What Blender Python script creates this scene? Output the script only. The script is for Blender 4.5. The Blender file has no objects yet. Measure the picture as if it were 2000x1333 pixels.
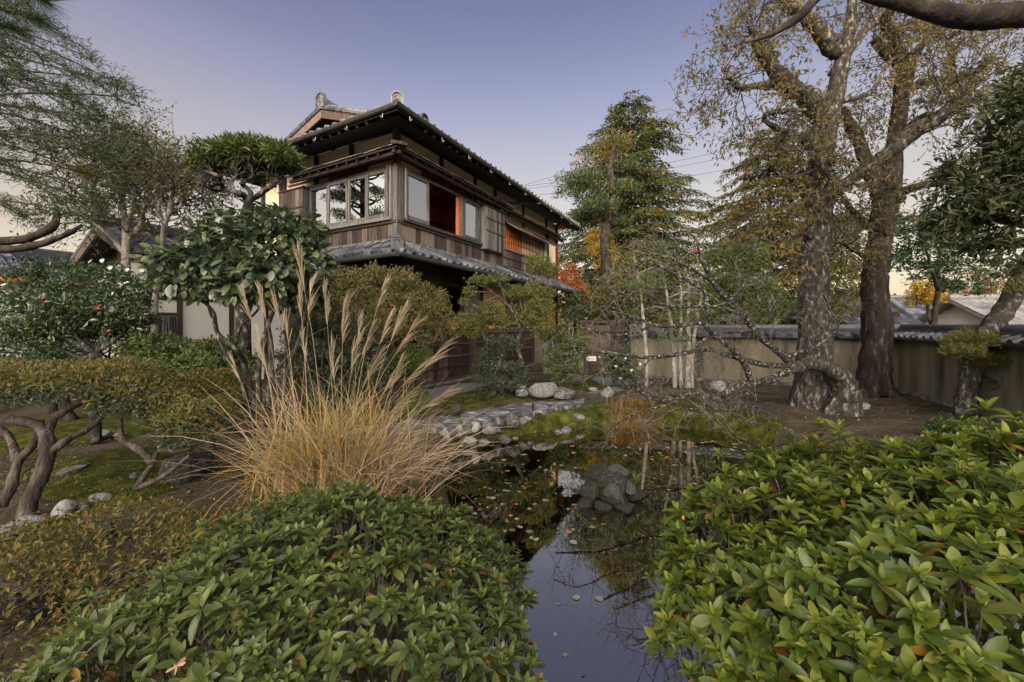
import bpy, math, random
import numpy as np
from mathutils import Vector, Matrix

S = bpy.context.scene
C = S.collection
# ------------------------------------------------------------------ camera
F, CX, HY, CZ = 775.0, 1000.0, 635.0, 1.45
cam = bpy.data.cameras.new("camera")
cam_o = bpy.data.objects.new("camera", cam)
C.objects.link(cam_o)
S.camera = cam_o
cam.sensor_width = 36
cam.sensor_fit = 'HORIZONTAL'
cam.lens = 36 * F / 2000
cam.shift_y = (HY - 666.5) / 2000
cam.clip_start = 0.03
cam.clip_end = 3000
cam_o.location = (0, 0, CZ)
cam_o.rotation_euler = (math.pi / 2, 0, 0)

# ------------------------------------------------------------------ sky, sun, exposure
SUN_EL, SUN_AZ = math.radians(3.2), math.radians(-168.0)    # low sun behind the viewer's left shoulder
SKY_GLOW, SKY_GRAD, AFTERGLOW = 2.4, 9.3, 10.0
W = bpy.data.worlds.new("World")
S.world = W
W.use_nodes = True
nt = W.node_tree
bg = nt.nodes['Background']
sk = nt.nodes.new('ShaderNodeTexSky')
sk.sky_type = 'NISHITA'
sk.sun_disc = False
sk.sun_elevation = SUN_EL
sk.sun_rotation = SUN_AZ
sk.air_density, sk.dust_density, sk.ozone_density = 1.0, 2.5, 1.5
tc = nt.nodes.new('ShaderNodeTexCoord')
sx = nt.nodes.new('ShaderNodeSeparateXYZ')
nt.links.new(tc.outputs['Generated'], sx.inputs[0])
rp = nt.nodes.new('ShaderNodeValToRGB')
nt.links.new(sx.outputs['Z'], rp.inputs[0])
stops = [(0.0, (.62, .55, .42, 1)), (.05, (.58, .52, .42, 1)), (.172, (.416, .300, .178, 1)), (.29, (.371, .273, .166, 1)), (.397, (.274, .209, .182, 1)),
         (.489, (.173, .134, .175, 1)), (.546, (.11, .078, .118, 1)), (.62, (.064, .034, .082, 1)), (1.0, (.048, .026, .068, 1))]
while len(rp.color_ramp.elements) < len(stops):
    rp.color_ramp.elements.new(0.5)
for e, (p, c) in zip(rp.color_ramp.elements, stops):
    e.position = p
    e.color = c
sc_ = nt.nodes.new('ShaderNodeVectorMath'); sc_.operation = 'SCALE'
nt.links.new(rp.outputs[0], sc_.inputs[0])
sc_.inputs['Scale'].default_value = SKY_GRAD
nz = nt.nodes.new('ShaderNodeVectorMath'); nz.operation = 'SCALE'
tn = nt.nodes.new('ShaderNodeVectorMath'); tn.operation = 'MULTIPLY'
nt.links.new(sk.outputs[0], tn.inputs[0]); tn.inputs[1].default_value = (1, .86, .98)
nt.links.new(tn.outputs[0], nz.inputs[0]); nz.inputs['Scale'].default_value = SKY_GLOW
mx = nt.nodes.new('ShaderNodeVectorMath'); mx.operation = 'ADD'
nt.links.new(nz.outputs[0], mx.inputs[0])
nt.links.new(sc_.outputs[0], mx.inputs[1])
# broad afterglow on the side of the low sun, behind the viewer
gv = nt.nodes.new('ShaderNodeVectorMath'); gv.operation = 'DOT_PRODUCT'
nt.links.new(tc.outputs['Generated'], gv.inputs[0])
gv.inputs[1].default_value = (math.sin(SUN_AZ), math.cos(SUN_AZ), 0.25)
g1 = nt.nodes.new('ShaderNodeMath'); g1.operation = 'MULTIPLY_ADD'; g1.use_clamp = True
nt.links.new(gv.outputs['Value'], g1.inputs[0]); g1.inputs[1].default_value = 0.5; g1.inputs[2].default_value = 0.5
g2_ = nt.nodes.new('ShaderNodeMath'); g2_.operation = 'POWER'
nt.links.new(g1.outputs[0], g2_.inputs[0]); g2_.inputs[1].default_value = 8.0
g3 = nt.nodes.new('ShaderNodeVectorMath'); g3.operation = 'SCALE'
g3.inputs[0].default_value = (10.0, 8.9, 7.4); nt.links.new(g2_.outputs[0], g3.inputs['Scale'])
g4 = nt.nodes.new('ShaderNodeVectorMath'); g4.operation = 'SCALE'
nt.links.new(g3.outputs[0], g4.inputs[0]); g4.inputs['Scale'].default_value = AFTERGLOW
ml = nt.nodes.new('ShaderNodeVectorMath'); ml.operation = 'ADD'
nt.links.new(mx.outputs[0], ml.inputs[0]); nt.links.new(g4.outputs[0], ml.inputs[1])
nt.links.new(ml.outputs[0], bg.inputs[0])
bg.inputs[1].default_value = 0.10

sun = bpy.data.lights.new("sun", 'SUN')
sun_o = bpy.data.objects.new("sun", sun)
C.objects.link(sun_o)
sun.energy = 2.0
sun.angle = math.radians(0.5)
sun.color = (1.0, 0.62, 0.28)
sd = Vector((math.sin(SUN_AZ) * math.cos(SUN_EL), math.cos(SUN_AZ) * math.cos(SUN_EL), math.sin(SUN_EL)))
sun_o.rotation_euler = sd.to_track_quat('Z', 'Y').to_euler()
S.view_settings.view_transform = 'Standard'
S.view_settings.look = 'None'
S.view_settings.gamma = 1
S.view_settings.exposure = 0.24
S.render.engine = 'CYCLES'
S.cycles.use_denoising = True
S.cycles.max_bounces = 7
S.cycles.transparent_max_bounces = 12
S.cycles.sample_clamp_indirect = 6

# ------------------------------------------------------------------ helpers
def at(px, py, Y):
    """world point seen at photo pixel (px, py) at distance Y ahead"""
    return np.array([(px - CX) / F * Y, Y, CZ + (HY - py) / F * Y])
def gnd(px, py, z=0.0):
    return at(px, py, (CZ - z) * F / (py - HY))
def nrm(v):
    v = np.asarray(v, float)
    return v / np.maximum(np.linalg.norm(v, axis=-1, keepdims=True), 1e-9)

class MB:
    """collects vertices and faces, then links them as ONE mesh object"""
    def __init__(s):
        s.V, s.F, s.M, s.n = [], [], [], 0
    def add(s, V, Fs, mi=0):
        V = np.asarray(V, np.float32).reshape(-1, 3)
        for f in Fs:
            f = np.asarray(f, np.int32)
            if f.size == 0: continue
            s.F.append(f + s.n)
            s.M.append(np.full(len(f), mi, np.int32))
        s.V.append(V)
        s.n += len(V)
        return s
    def mesh(s, name, mats, org=(0, 0, 0), smooth=False):
        me = bpy.data.meshes.new(name)
        V = np.concatenate(s.V) - np.asarray(org, np.float32)
        me.vertices.add(len(V))
        me.vertices.foreach_set('co', V.ravel())
        lv = np.concatenate([f.ravel() for f in s.F])
        cnt = np.concatenate([np.full(len(f), f.shape[1], np.int32) for f in s.F])
        me.loops.add(len(lv))
        me.loops.foreach_set('vertex_index', lv)
        me.polygons.add(len(cnt))
        me.polygons.foreach_set('loop_start', np.concatenate([[0], np.cumsum(cnt)[:-1]]).astype(np.int32))
        me.polygons.foreach_set('material_index', np.concatenate(s.M))
        me.polygons.foreach_set('use_smooth', np.full(len(cnt), bool(smooth)))
        me.update(calc_edges=True)
        for m in (mats if isinstance(mats, (list, tuple)) else [mats]):
            me.materials.append(m)
        return me
    def build(s, name, mats, parent=None, org=None, smooth=False):
        if org is None:
            org = tuple(parent.location) if (parent is not None and parent.get('worldparts')) else (0, 0, 0)
        o = bpy.data.objects.new(name, s.mesh(name, mats, org, smooth))
        C.objects.link(o)
        if parent is not None: o.parent = parent
        return o
    def box(s, lo, hi, mi=0, R=None, c=None):
        x0, y0, z0 = lo; x1, y1, z1 = hi
        V = np.array([[x0,y0,z0],[x1,y0,z0],[x1,y1,z0],[x0,y1,z0],[x0,y0,z1],[x1,y0,z1],[x1,y1,z1],[x0,y1,z1]], float)
        if R is not None:
            V = V @ np.asarray(R).T
        if c is not None:
            V = V + np.asarray(c)
        return s.add(V, [[[0,3,2,1],[4,5,6,7],[0,1,5,4],[1,2,6,5],[2,3,7,6],[3,0,4,7]]], mi)
    def hexa(s, V, mi=0):
        return s.add(V, [[[0,3,2,1],[4,5,6,7],[0,1,5,4],[1,2,6,5],[2,3,7,6],[3,0,4,7]]], mi)
    def tube(s, P, R, k=6, mi=0, cap=True):
        P = np.asarray(P, float); n = len(P)
        R = np.broadcast_to(np.asarray(R, float), (n,))
        T = np.gradient(P, axis=0); T = nrm(T)
        a = np.array([0, 0, 1.0]) if abs(T[0][2]) < 0.9 else np.array([1.0, 0, 0])
        X = nrm(np.cross(T[0], a)); XS = [X]
        for i in range(1, n):
            X = X - T[i] * X.dot(T[i]); X = nrm(X); XS.append(X)
        XS = np.array(XS); YS = np.cross(T, XS)
        th = np.arange(k) * 2 * math.pi / k
        V = P[:, None] + R[:, None, None] * (np.cos(th)[None, :, None] * XS[:, None] + np.sin(th)[None, :, None] * YS[:, None])
        V = V.reshape(-1, 3)
        i = np.arange(n - 1)[:, None] * k; j = np.arange(k)[None]
        q = np.stack([i + j, i + (j + 1) % k, i + k + (j + 1) % k, i + k + j], -1).reshape(-1, 4)
        fs = [q]
        if cap:
            V = np.concatenate([V, P[:1], P[-1:]])
            t1 = np.stack([np.full(k, n * k), (np.arange(k) + 1) % k, np.arange(k)], -1)
            t2 = np.stack([np.full(k, n * k + 1), (n - 1) * k + np.arange(k), (n - 1) * k + (np.arange(k) + 1) % k], -1)
            fs += [t1, t2]
        return s.add(V, fs, mi)

def tag(o, label=None, cat=None, group=None, kind=None):
    if label: o['label'] = label
    if cat: o['category'] = cat
    if group: o['group'] = group
    if kind: o['kind'] = kind
    return o
def thing(name, label, cat, loc=(0, 0, 0), rz=0.0, group=None, worldparts=True):
    o = bpy.data.objects.new(name, None)
    C.objects.link(o)
    o.location = [float(v) for v in loc]
    o.rotation_euler = (0, 0, rz)
    o.empty_display_size = 0.2
    if worldparts and rz == 0: o['worldparts'] = 1
    return tag(o, label, cat, group)
def smooth_pts(P, n=6):
    """Catmull-Rom through the points"""
    P = np.asarray(P, float)
    if len(P) < 3:
        t = np.linspace(0, 1, n * 2 + 1)[:, None]
        return P[0] * (1 - t) + P[-1] * t
    Q = np.concatenate([[2 * P[0] - P[1]], P, [2 * P[-1] - P[-2]]])
    out = []
    t = np.linspace(0, 1, n, endpoint=False)[:, None]
    for i in range(1, len(Q) - 2):
        a, b, c, d = Q[i - 1], Q[i], Q[i + 1], Q[i + 2]
        out.append(0.5 * (2 * b + (c - a) * t + (2 * a - 5 * b + 4 * c - d) * t ** 2 + (3 * b - a - 3 * c + d) * t ** 3))
    out.append(P[-1:])
    return np.concatenate(out)
def perp(rng, T):
    v = rng.normal(size=3)
    v -= T * v.dot(T)
    return nrm(v)

# ------------------------------------------------------------------ materials
MATS = {}
def _new(name):
    m = bpy.data.materials.new(name)
    m.use_nodes = True
    MATS[name] = m
    return m, m.node_tree, m.node_tree.nodes['Principled BSDF']
def ramp(t, cols, pos=None):
    r = t.nodes.new('ShaderNodeValToRGB')
    el = r.color_ramp.elements
    while len(el) < len(cols): el.new(0.5)
    for i, c in enumerate(cols):
        el[i].position = pos[i] if pos else i / max(1, len(cols) - 1)
        el[i].color = (*c, 1)
    return r
def mat(name, cols, scale=6, detail=6, rough=0.75, bump=0.25, bscale=None, stretch=(1, 1, 1), pos=None, spec=0.3, rand=0.0, coord='Object', dist=0.03, wave=None):
    """noise-coloured surface; rand adds a tone change per object"""
    m, t, b = _new(name)
    L = t.links.new
    co = t.nodes.new('ShaderNodeTexCoord')
    mp = t.nodes.new('ShaderNodeMapping')
    mp.inputs['Scale'].default_value = stretch
    L(co.outputs[coord], mp.inputs[0])
    vec = mp.outputs[0]
    if rand:
        oi = t.nodes.new('ShaderNodeObjectInfo')
        ad = t.nodes.new('ShaderNodeVectorMath'); ad.operation = 'ADD'
        cmb = t.nodes.new('ShaderNodeVectorMath'); cmb.operation = 'SCALE'
        L(oi.outputs['Random'], cmb.inputs[0]); cmb.inputs['Scale'].default_value = 37.0
        L(vec, ad.inputs[0]); L(cmb.outputs[0], ad.inputs[1])
        vec = ad.outputs[0]
    no = t.nodes.new('ShaderNodeTexNoise')
    no.inputs['Scale'].default_value = scale
    no.inputs['Detail'].default_value = detail
    no.inputs['Roughness'].default_value = 0.62
    L(vec, no.inputs[0])
    fac = no.outputs[0]
    if rand:
        mr = t.nodes.new('ShaderNodeMath'); mr.operation = 'MULTIPLY_ADD'
        L(oi.outputs['Random'], mr.inputs[0]); mr.inputs[1].default_value = rand; 
        s2 = t.nodes.new('ShaderNodeMath'); s2.operation = 'SUBTRACT'
        L(fac, s2.inputs[0]); s2.inputs[1].default_value = rand / 2
        L(s2.outputs[0], mr.inputs[2])
        fac = mr.outputs[0]
    r = ramp(t, cols, pos or [0.3 + 0.4 * i / max(1, len(cols) - 1) for i in range(len(cols))])
    L(fac, r.inputs[0])
    L(r.outputs[0], b.inputs['Base Color'])
    b.inputs['Roughness'].default_value = rough
    b.inputs['Specular IOR Level'].default_value = spec
    if bump:
        n2 = t.nodes.new('ShaderNodeTexNoise')
        n2.inputs['Scale'].default_value = bscale or scale * 2.5
        n2.inputs['Detail'].default_value = 6
        L(vec, n2.inputs[0])
        bp = t.nodes.new('ShaderNodeBump')
        bp.inputs['Strength'].default_value = bump
        bp.inputs['Distance'].default_value = dist
        L(n2.outputs[0], bp.inputs['Height'])
        L(bp.outputs[0], b.inputs['Normal'])
    return m
def leafmat(name, cols, pos=None, tr=0.35, rough=0.5, spec=0.35, trc=1.3, spots=0.0):
    """leaf colour picked per leaf (per mesh island and per object), with light coming through"""
    m, t, b = _new(name)
    L = t.links.new
    ge = t.nodes.new('ShaderNodeNewGeometry')
    oi = t.nodes.new('ShaderNodeObjectInfo')
    a = t.nodes.new('ShaderNodeMath'); a.operation = 'ADD'
    L(ge.outputs['Random Per Island'], a.inputs[0]); L(oi.outputs['Random'], a.inputs[1])
    f = t.nodes.new('ShaderNodeMath'); f.operation = 'FRACT'
    L(a.outputs[0], f.inputs[0])
    r = ramp(t, cols, pos)
    L(f.outputs[0], r.inputs[0])
    if spots:                                  # blemishes: brown flecks and paler streaks
        no = t.nodes.new('ShaderNodeTexNoise'); no.inputs['Scale'].default_value = 85; no.inputs['Detail'].default_value = 3
        L(ge.outputs['Position'], no.inputs[0])
        sp_ = ramp(t, [(1, 1, 1), (1, 1, 1), (1.5, .95, .55)], [0, .62, .74]); sp_.color_ramp.elements[0].color = (.72, .76, .8, 1); sp_.color_ramp.elements[0].position = .30
        L(no.outputs[0], sp_.inputs[0])
        mu = t.nodes.new('ShaderNodeVectorMath'); mu.operation = 'MULTIPLY'
        L(r.outputs[0], mu.inputs[0]); L(sp_.outputs[0], mu.inputs[1])
        r = mu
    L(r.outputs[0], b.inputs['Base Color'])
    b.inputs['Roughness'].default_value = rough
    b.inputs['Specular IOR Level'].default_value = spec
    if tr > 0:
        tl = t.nodes.new('ShaderNodeBsdfTranslucent')
        g = t.nodes.new('ShaderNodeVectorMath'); g.operation = 'SCALE'
        L(r.outputs[0], g.inputs[0]); g.inputs['Scale'].default_value = trc
        L(g.outputs[0], tl.inputs[0])
        ms = t.nodes.new('ShaderNodeMixShader'); ms.inputs[0].default_value = tr
        L(b.outputs[0], ms.inputs[1]); L(tl.outputs[0], ms.inputs[2])
        L(ms.outputs[0], t.nodes['Material Output'].inputs[0])
    return m

# ------------------------------------------------------------------ leaves
def T_leaf(w=0.42, fold=0.10, droop=0.14):
    V = np.array([[0,0,0],[-.36*w,.28,fold*.7],[0,.28,0],[.36*w,.28,fold*.7],[-.5*w,.62,fold*.8-droop*.4],[0,.62,-droop*.4],[.5*w,.62,fold*.8-droop*.4],[0,1,-droop]])
    return V, [np.array([[0,2,1],[0,3,2],[4,5,7],[5,6,7]]), np.array([[1,2,5,4],[2,3,6,5]])]
def T_fine(w=0.42, fold=0.10, droop=0.14):
    """rounder leaf with a bent midrib, for plants close to the viewer"""
    V = [[0, 0, 0]]
    for t, k in ((.14, .50), (.36, .92), (.60, 1.0), (.82, .68), (.94, .30)):
        z = -droop * t * t
        V += [[-.5 * w * k, t, z + fold * k], [0, t, z], [.5 * w * k, t, z + fold * k]]
    V += [[0, 1, -droop]]
    tri = [[0, 2, 1], [0, 3, 2], [13, 14, 16], [14, 15, 16]]
    quad = []
    for r in range(4):
        a, b = 1 + 3 * r, 4 + 3 * r
        quad += [[a, a + 1, b + 1, b], [a + 1, a + 2, b + 2, b + 1]]
    return np.array(V, float), [np.array(tri), np.array(quad)]
def T_mid(w=0.45, fold=0.12, droop=0.1):
    V = np.array([[0,0,0],[-.5*w,.5,fold],[0,.5,0],[.5*w,.5,fold],[0,1,-droop]])
    return V, [np.array([[0,2,1],[0,3,2],[1,2,4],[2,3,4]])]
def T_lo(w=0.5, fold=0.12):
    V = np.array([[0,0,0],[-.5*w,.5,fold],[.5*w,.5,fold],[0,1,0]])
    return V, [np.array([[0,2,1],[1,2,3]])]
def T_needle(w=0.06):
    V = np.array([[-.5*w,0,0],[.5*w,0,0],[0,1,0]])
    return V, [np.array([[0,1,2]])]
def basis(D, N):
    D = nrm(D)
    X = np.cross(D, N); X = nrm(X)
    return X, D, np.cross(X, D)
def scatter(mb, T, P, D, N, L, Wd=None, mi=0):
    V, Fs = T
    P = np.asarray(P); n = len(P)
    if n == 0: return
    L = np.broadcast_to(np.asarray(L, float), (n,)); Wd = L if Wd is None else np.broadcast_to(np.asarray(Wd, float), (n,))
    X, D, Nn = basis(D, N)
    k = len(V)
    out = P[:, None] + V[None, :, 0:1] * (Wd[:, None, None] * X[:, None]) + V[None, :, 1:2] * (L[:, None, None] * D[:, None]) + V[None, :, 2:3] * (L[:, None, None] * Nn[:, None])
    off = (np.arange(n) * k)[:, None, None]
    mb.add(out.reshape(-1, 3), [(f[None] + off).reshape(-1, f.shape[1]) for f in Fs], mi)
def rdir(rng, n):
    return nrm(rng.normal(size=(n, 3)))
def clump(rng, c, r, n, shell=0.55, rough=0.25, flat_bottom=None):
    """points in an uneven ellipsoid; returns positions and outward directions"""
    c = np.asarray(c, float); r = np.asarray(r, float)
    d = rdir(rng, n)
    ph = rng.uniform(0, 6.28, 6); fr = rng.uniform(2, 6, (6, 3))
    bump = sum(np.sin(d @ fr[i] + ph[i]) for i in range(6)) / 6
    rad = (shell + (1 - shell) * rng.random(n) ** 0.6) * (1 + rough * 1.6 * bump)
    P = c + d * r * rad[:, None]
    if flat_bottom is not None:
        lo = c[2] - r[2] * flat_bottom
        m = P[:, 2] < lo
        P[m, 2] = lo + rng.random(m.sum()) * r[2] * 0.25
    return P, d
def leaf_objects(parent, mesh, name, P, D, N, L, Wd):
    """single leaves as parts sharing one mesh"""
    X, D, Nn = basis(D, N)
    org = np.array(parent.location)
    for i in range(len(P)):
        o = bpy.data.objects.new(name, mesh)
        C.objects.link(o)
        o.parent = parent
        M = np.eye(4)
        M[:3, 0] = X[i] * Wd[i]; M[:3, 1] = D[i] * L[i]; M[:3, 2] = Nn[i] * L[i]; M[:3, 3] = P[i] - org
        o.matrix_local = Matrix(M.tolist())
def project(P):
    P = np.asarray(P)
    return CX + P[:, 0] / P[:, 1] * F, HY - (P[:, 2] - CZ) / P[:, 1] * F

# ------------------------------------------------------------------ branches
def limb(mb, pts, rad, k=8, n=6, knob=0.0, rng=None, mi=0):
    """smooth limb through points; rad = list of radii at the points"""
    P = smooth_pts(pts, n)
    R = np.interp(np.linspace(0, 1, len(P)), np.linspace(0, 1, len(rad)), rad)
    if knob and rng is not None:
        R = R * (1 + knob * np.convolve(rng.normal(size=len(P)), [0.3, 0.5, 0.3], 'same'))
        P = P + rng.normal(size=P.shape) * R[:, None] * knob * 0.5
    mb.tube(P, np.maximum(R, 0.002), k, mi)
    return P, R
def twig(mb, rng, p, d, L, r, lev, tips, curl=0.35, grav=0.0, kids=3, shrink=0.6, steps=5, k=3, spread=0.8, mi=0, start=0.25):
    P = [np.asarray(p, float)]
    d = nrm(d)
    D = [d]
    for i in range(steps):
        d = nrm(d + rng.normal(size=3) * curl * 0.5 + np.array([0, 0, grav]))
        P.append(P[-1] + d * L / steps)
        D.append(d)
    P = np.array(P)
    mb.tube(P, np.linspace(r, max(r * 0.45, 0.0015), len(P)), k, mi, cap=False)
    if lev <= 0:
        for i in range(max(1, steps // 2), steps + 1):
            tips.append((P[i], D[i]))
        return
    for j in range(kids):
        t = rng.uniform(start, 1.0) * steps
        i = min(int(t), steps - 1)
        q = P[i] + (P[i + 1] - P[i]) * (t - i)
        nd = nrm(D[i] * (1 - spread * 0.5) + perp(rng, D[i]) * spread)
        twig(mb, rng, q, nd, L * shrink * rng.uniform(0.7, 1.25), r * 0.6, lev - 1, tips, curl, grav, kids, shrink, max(3, steps - 1), k, spread, mi, start)
    tips.append((P[-1], D[-1]))
def twigs_along(mb, rng, P, n, L, r, lev, tips, lo=0.2, up=0.3, **kw):
    T = nrm(np.gradient(P, axis=0))
    for _ in range(n):
        i = int(rng.uniform(lo, 1) * (len(P) - 1))
        d = nrm(T[i] * 0.5 + perp(rng, T[i]) + np.array([0, 0, up]))
        twig(mb, rng, P[i], d, L * rng.uniform(0.6, 1.3), r, lev, tips, **kw)
def leaves_at(mb, rng, tips, T, n, L, jit=0.05, up=0.5, mi=0, droop=0.0, along=0.5):
    if not tips: return
    P = np.array([t[0] for t in tips]); D = np.array([t[1] for t in tips])
    P = np.repeat(P, n, 0) + rng.normal(size=(len(P) * n, 3)) * jit
    D = nrm(np.repeat(D, n, 0) * along + rdir(rng, len(P)) * 0.8 + np.array([0, 0, -droop]))
    N = nrm(rdir(rng, len(P)) + np.array([0, 0, up]))
    scatter(mb, T, P, D, N, L * rng.uniform(0.7, 1.2, len(P)), mi=mi)
def fbm(x, y, seed=0, oct=4):
    r = np.random.default_rng(seed)
    out = 0; a = 1.0; f = 1.0
    for o in range(oct):
        for _ in range(3):
            k = r.normal(size=2) * f; p = r.uniform(0, 6.28)
            out = out + a * np.sin(x * k[0] + y * k[1] + p) / 3
        a *= 0.5; f *= 2.1
    return out
# ------------------------------------------------------------------ shared materials
m_plaster = mat('cream_plaster', [(.80,.66,.45), (.88,.75,.54)], scale=1.6, rough=.9, bump=.06, stretch=(1,1,.5))
m_white = mat('white_plaster', [(.52,.515,.50), (.66,.655,.64)], scale=1.2, rough=.9, bump=.05, stretch=(1,1,.4))
m_ochre = mat('ochre_plaster', [(.38,.21,.085), (.52,.31,.14)], scale=1.5, rough=.9, bump=.08)
m_greywood = mat('weathered_wood', [(.028,.027,.028), (.078,.076,.077), (.18,.175,.17)], scale=2.6, stretch=(17,17,.7), rough=.8, bump=.35, rand=.45)
m_board = mat('brown_boards', [(.022,.017,.015), (.070,.050,.042), (.18,.14,.12)], scale=2.6, stretch=(24,24,.8), rough=.8, bump=.35, rand=.4)
m_dark = mat('dark_wood', [(.022,.016,.014), (.06,.042,.034)], scale=3, stretch=(8,8,1), rough=.7, bump=.2, rand=.3)
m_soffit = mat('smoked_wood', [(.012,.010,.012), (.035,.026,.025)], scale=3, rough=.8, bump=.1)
m_redwood = mat('red_wood', [(.10,.018,.012), (.20,.04,.024)], scale=2, stretch=(1,1,6), rough=.5, bump=.1)
m_room = mat('room_wall', [(.50,.15,.06), (.60,.21,.09)], scale=1, rough=.8, bump=0)  # sunset warmth inside the room put into a saturated wall colour
m_fusuma_and_sunlit = mat('orange_panel_and_sunlit_wood', [(.62,.20,.05), (.70,.26,.08)], scale=1, rough=.7, bump=0)
m_tile = mat('roof_tile_clay', [(.030,.033,.044), (.065,.070,.088), (.125,.13,.15)], scale=6, rough=.45, bump=.12, spec=.5, rand=.6)
m_tilepale = mat('pale_roof_tile', [(.10,.10,.105), (.24,.24,.235)], scale=7, rough=.55, bump=.15, rand=.4)
m_gutter = mat('aged_gutter', [(.018,.02,.019), (.04,.043,.039)], scale=8, rough=.5, bump=.1)
m_metal = mat('grey_metal', [(.25,.25,.25), (.4,.4,.4)], scale=8, rough=.4, bump=0)
m_paper = mat('shoji_paper', [(.72,.60,.44), (.8,.68,.52)], scale=2, rough=.9, bump=0)
m_fence = mat('fence_boards', [(.022,.014,.012), (.052,.034,.030), (.095,.064,.055)], scale=2, stretch=(10,10,1), rough=.75, bump=.3, rand=.5)
m_earthwall = mat('earthen_wall', [(.035,.034,.028), (.125,.113,.082), (.155,.138,.098), (.21,.185,.13)], scale=2.2, detail=12, rough=.95, bump=.4, bscale=24, stretch=(1.3,1.3,.2), pos=[.32,.45,.56,.68])
m_stone = mat('grey_stone', [(.025,.025,.026), (.085,.085,.085), (.30,.30,.295)], scale=5, detail=10, rough=.85, bump=.8, bscale=14, rand=.35, pos=[.33,.5,.7])
m_stonelight = mat('light_stone', [(.07,.07,.07), (.20,.205,.205), (.46,.46,.45)], scale=9, detail=10, rough=.85, bump=.6, bscale=22, rand=.2, pos=[.3,.5,.75])
m_path = mat('path_stone', [(.025,.026,.03), (.08,.083,.09), (.30,.305,.31)], scale=5.5, detail=12, rough=.8, bump=1.0, bscale=10, stretch=(1,2.4,1), pos=[.36,.5,.68])
m_moss = mat('moss', [(.012,.013,.004), (.040,.046,.008), (.095,.105,.015)], scale=6, detail=12, rough=.95, bump=1.0, bscale=60, spec=.1, pos=[.3,.5,.68])
m_bark = mat('grey_bark', [(.014,.013,.012), (.048,.043,.037), (.28,.28,.265)], scale=17, detail=12, rough=.9, bump=1.0, bscale=16, stretch=(1,1,.5), pos=[.34,.54,.72], spec=.15)
m_barkdark = mat('dark_bark', [(.010,.008,.007), (.030,.025,.021), (.075,.064,.054)], scale=8, detail=8, rough=.9, bump=1.0, bscale=18, stretch=(1,1,.5), spec=.15)
m_barkpale = mat('pale_bark', [(.12,.11,.095), (.26,.24,.215), (.42,.40,.37)], scale=9, detail=8, rough=.9, bump=.7, bscale=20, stretch=(1,1,.5), spec=.15)
m_barkbrown = mat('brown_bark', [(.010,.008,.007), (.034,.027,.021), (.15,.155,.14)], scale=12, detail=12, rough=.9, bump=1.0, bscale=22, stretch=(1,1,.3), pos=[.34,.57,.76], spec=.15)
m_whitedim = mat('white_plaster_dimmed', [(.22,.22,.215), (.34,.335,.33)], scale=1.5, rough=.95, bump=.05)  # white plaster darkened to hold back the glow on the wing gable
m_lichen = mat('lichen_bark', [(.014,.012,.011), (.05,.045,.04), (.36,.36,.35)], scale=26, detail=9, rough=.9, bump=1.0, bscale=20, pos=[.42,.56,.70], spec=.15)
m_reddish = mat('reddish_bark', [(.016,.013,.011), (.055,.044,.038), (.13,.112,.10)], scale=12, detail=11, rough=.9, bump=1.0, bscale=34, stretch=(1,1,.3), spec=.15)

def glass(name, tint, refl, rough=0.01):
    m, t, b = _new(name)
    g = t.nodes.new('ShaderNodeBsdfGlossy'); g.inputs['Roughness'].default_value = rough
    g.inputs['Color'].default_value = (.86, .90, .93, 1)
    no = t.nodes.new('ShaderNodeTexNoise'); no.inputs['Scale'].default_value = 1.3
    co = t.nodes.new('ShaderNodeTexCoord'); t.links.new(co.outputs['Object'], no.inputs[0])
    bp = t.nodes.new('ShaderNodeBump'); bp.inputs['Strength'].default_value = .05; bp.inputs['Distance'].default_value = .004
    t.links.new(no.outputs[0], bp.inputs['Height']); t.links.new(bp.outputs[0], g.inputs['Normal'])
    tr = t.nodes.new('ShaderNodeBsdfTransparent'); tr.inputs[0].default_value = (*tint, 1)
    fr = t.nodes.new('ShaderNodeFresnel'); fr.inputs['IOR'].default_value = 1.5
    mr = t.nodes.new('ShaderNodeMath'); mr.operation = 'MULTIPLY_ADD'; mr.use_clamp = True
    t.links.new(fr.outputs[0], mr.inputs[0]); mr.inputs[1].default_value = 1.0; mr.inputs[2].default_value = refl
    ms = t.nodes.new('ShaderNodeMixShader')
    t.links.new(mr.outputs[0], ms.inputs[0]); t.links.new(tr.outputs[0], ms.inputs[1]); t.links.new(g.outputs[0], ms.inputs[2])
    t.links.new(ms.outputs[0], t.nodes['Material Output'].inputs[0])
    return m
m_glass = glass('window_glass', (.9, .92, .92), .50)

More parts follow.
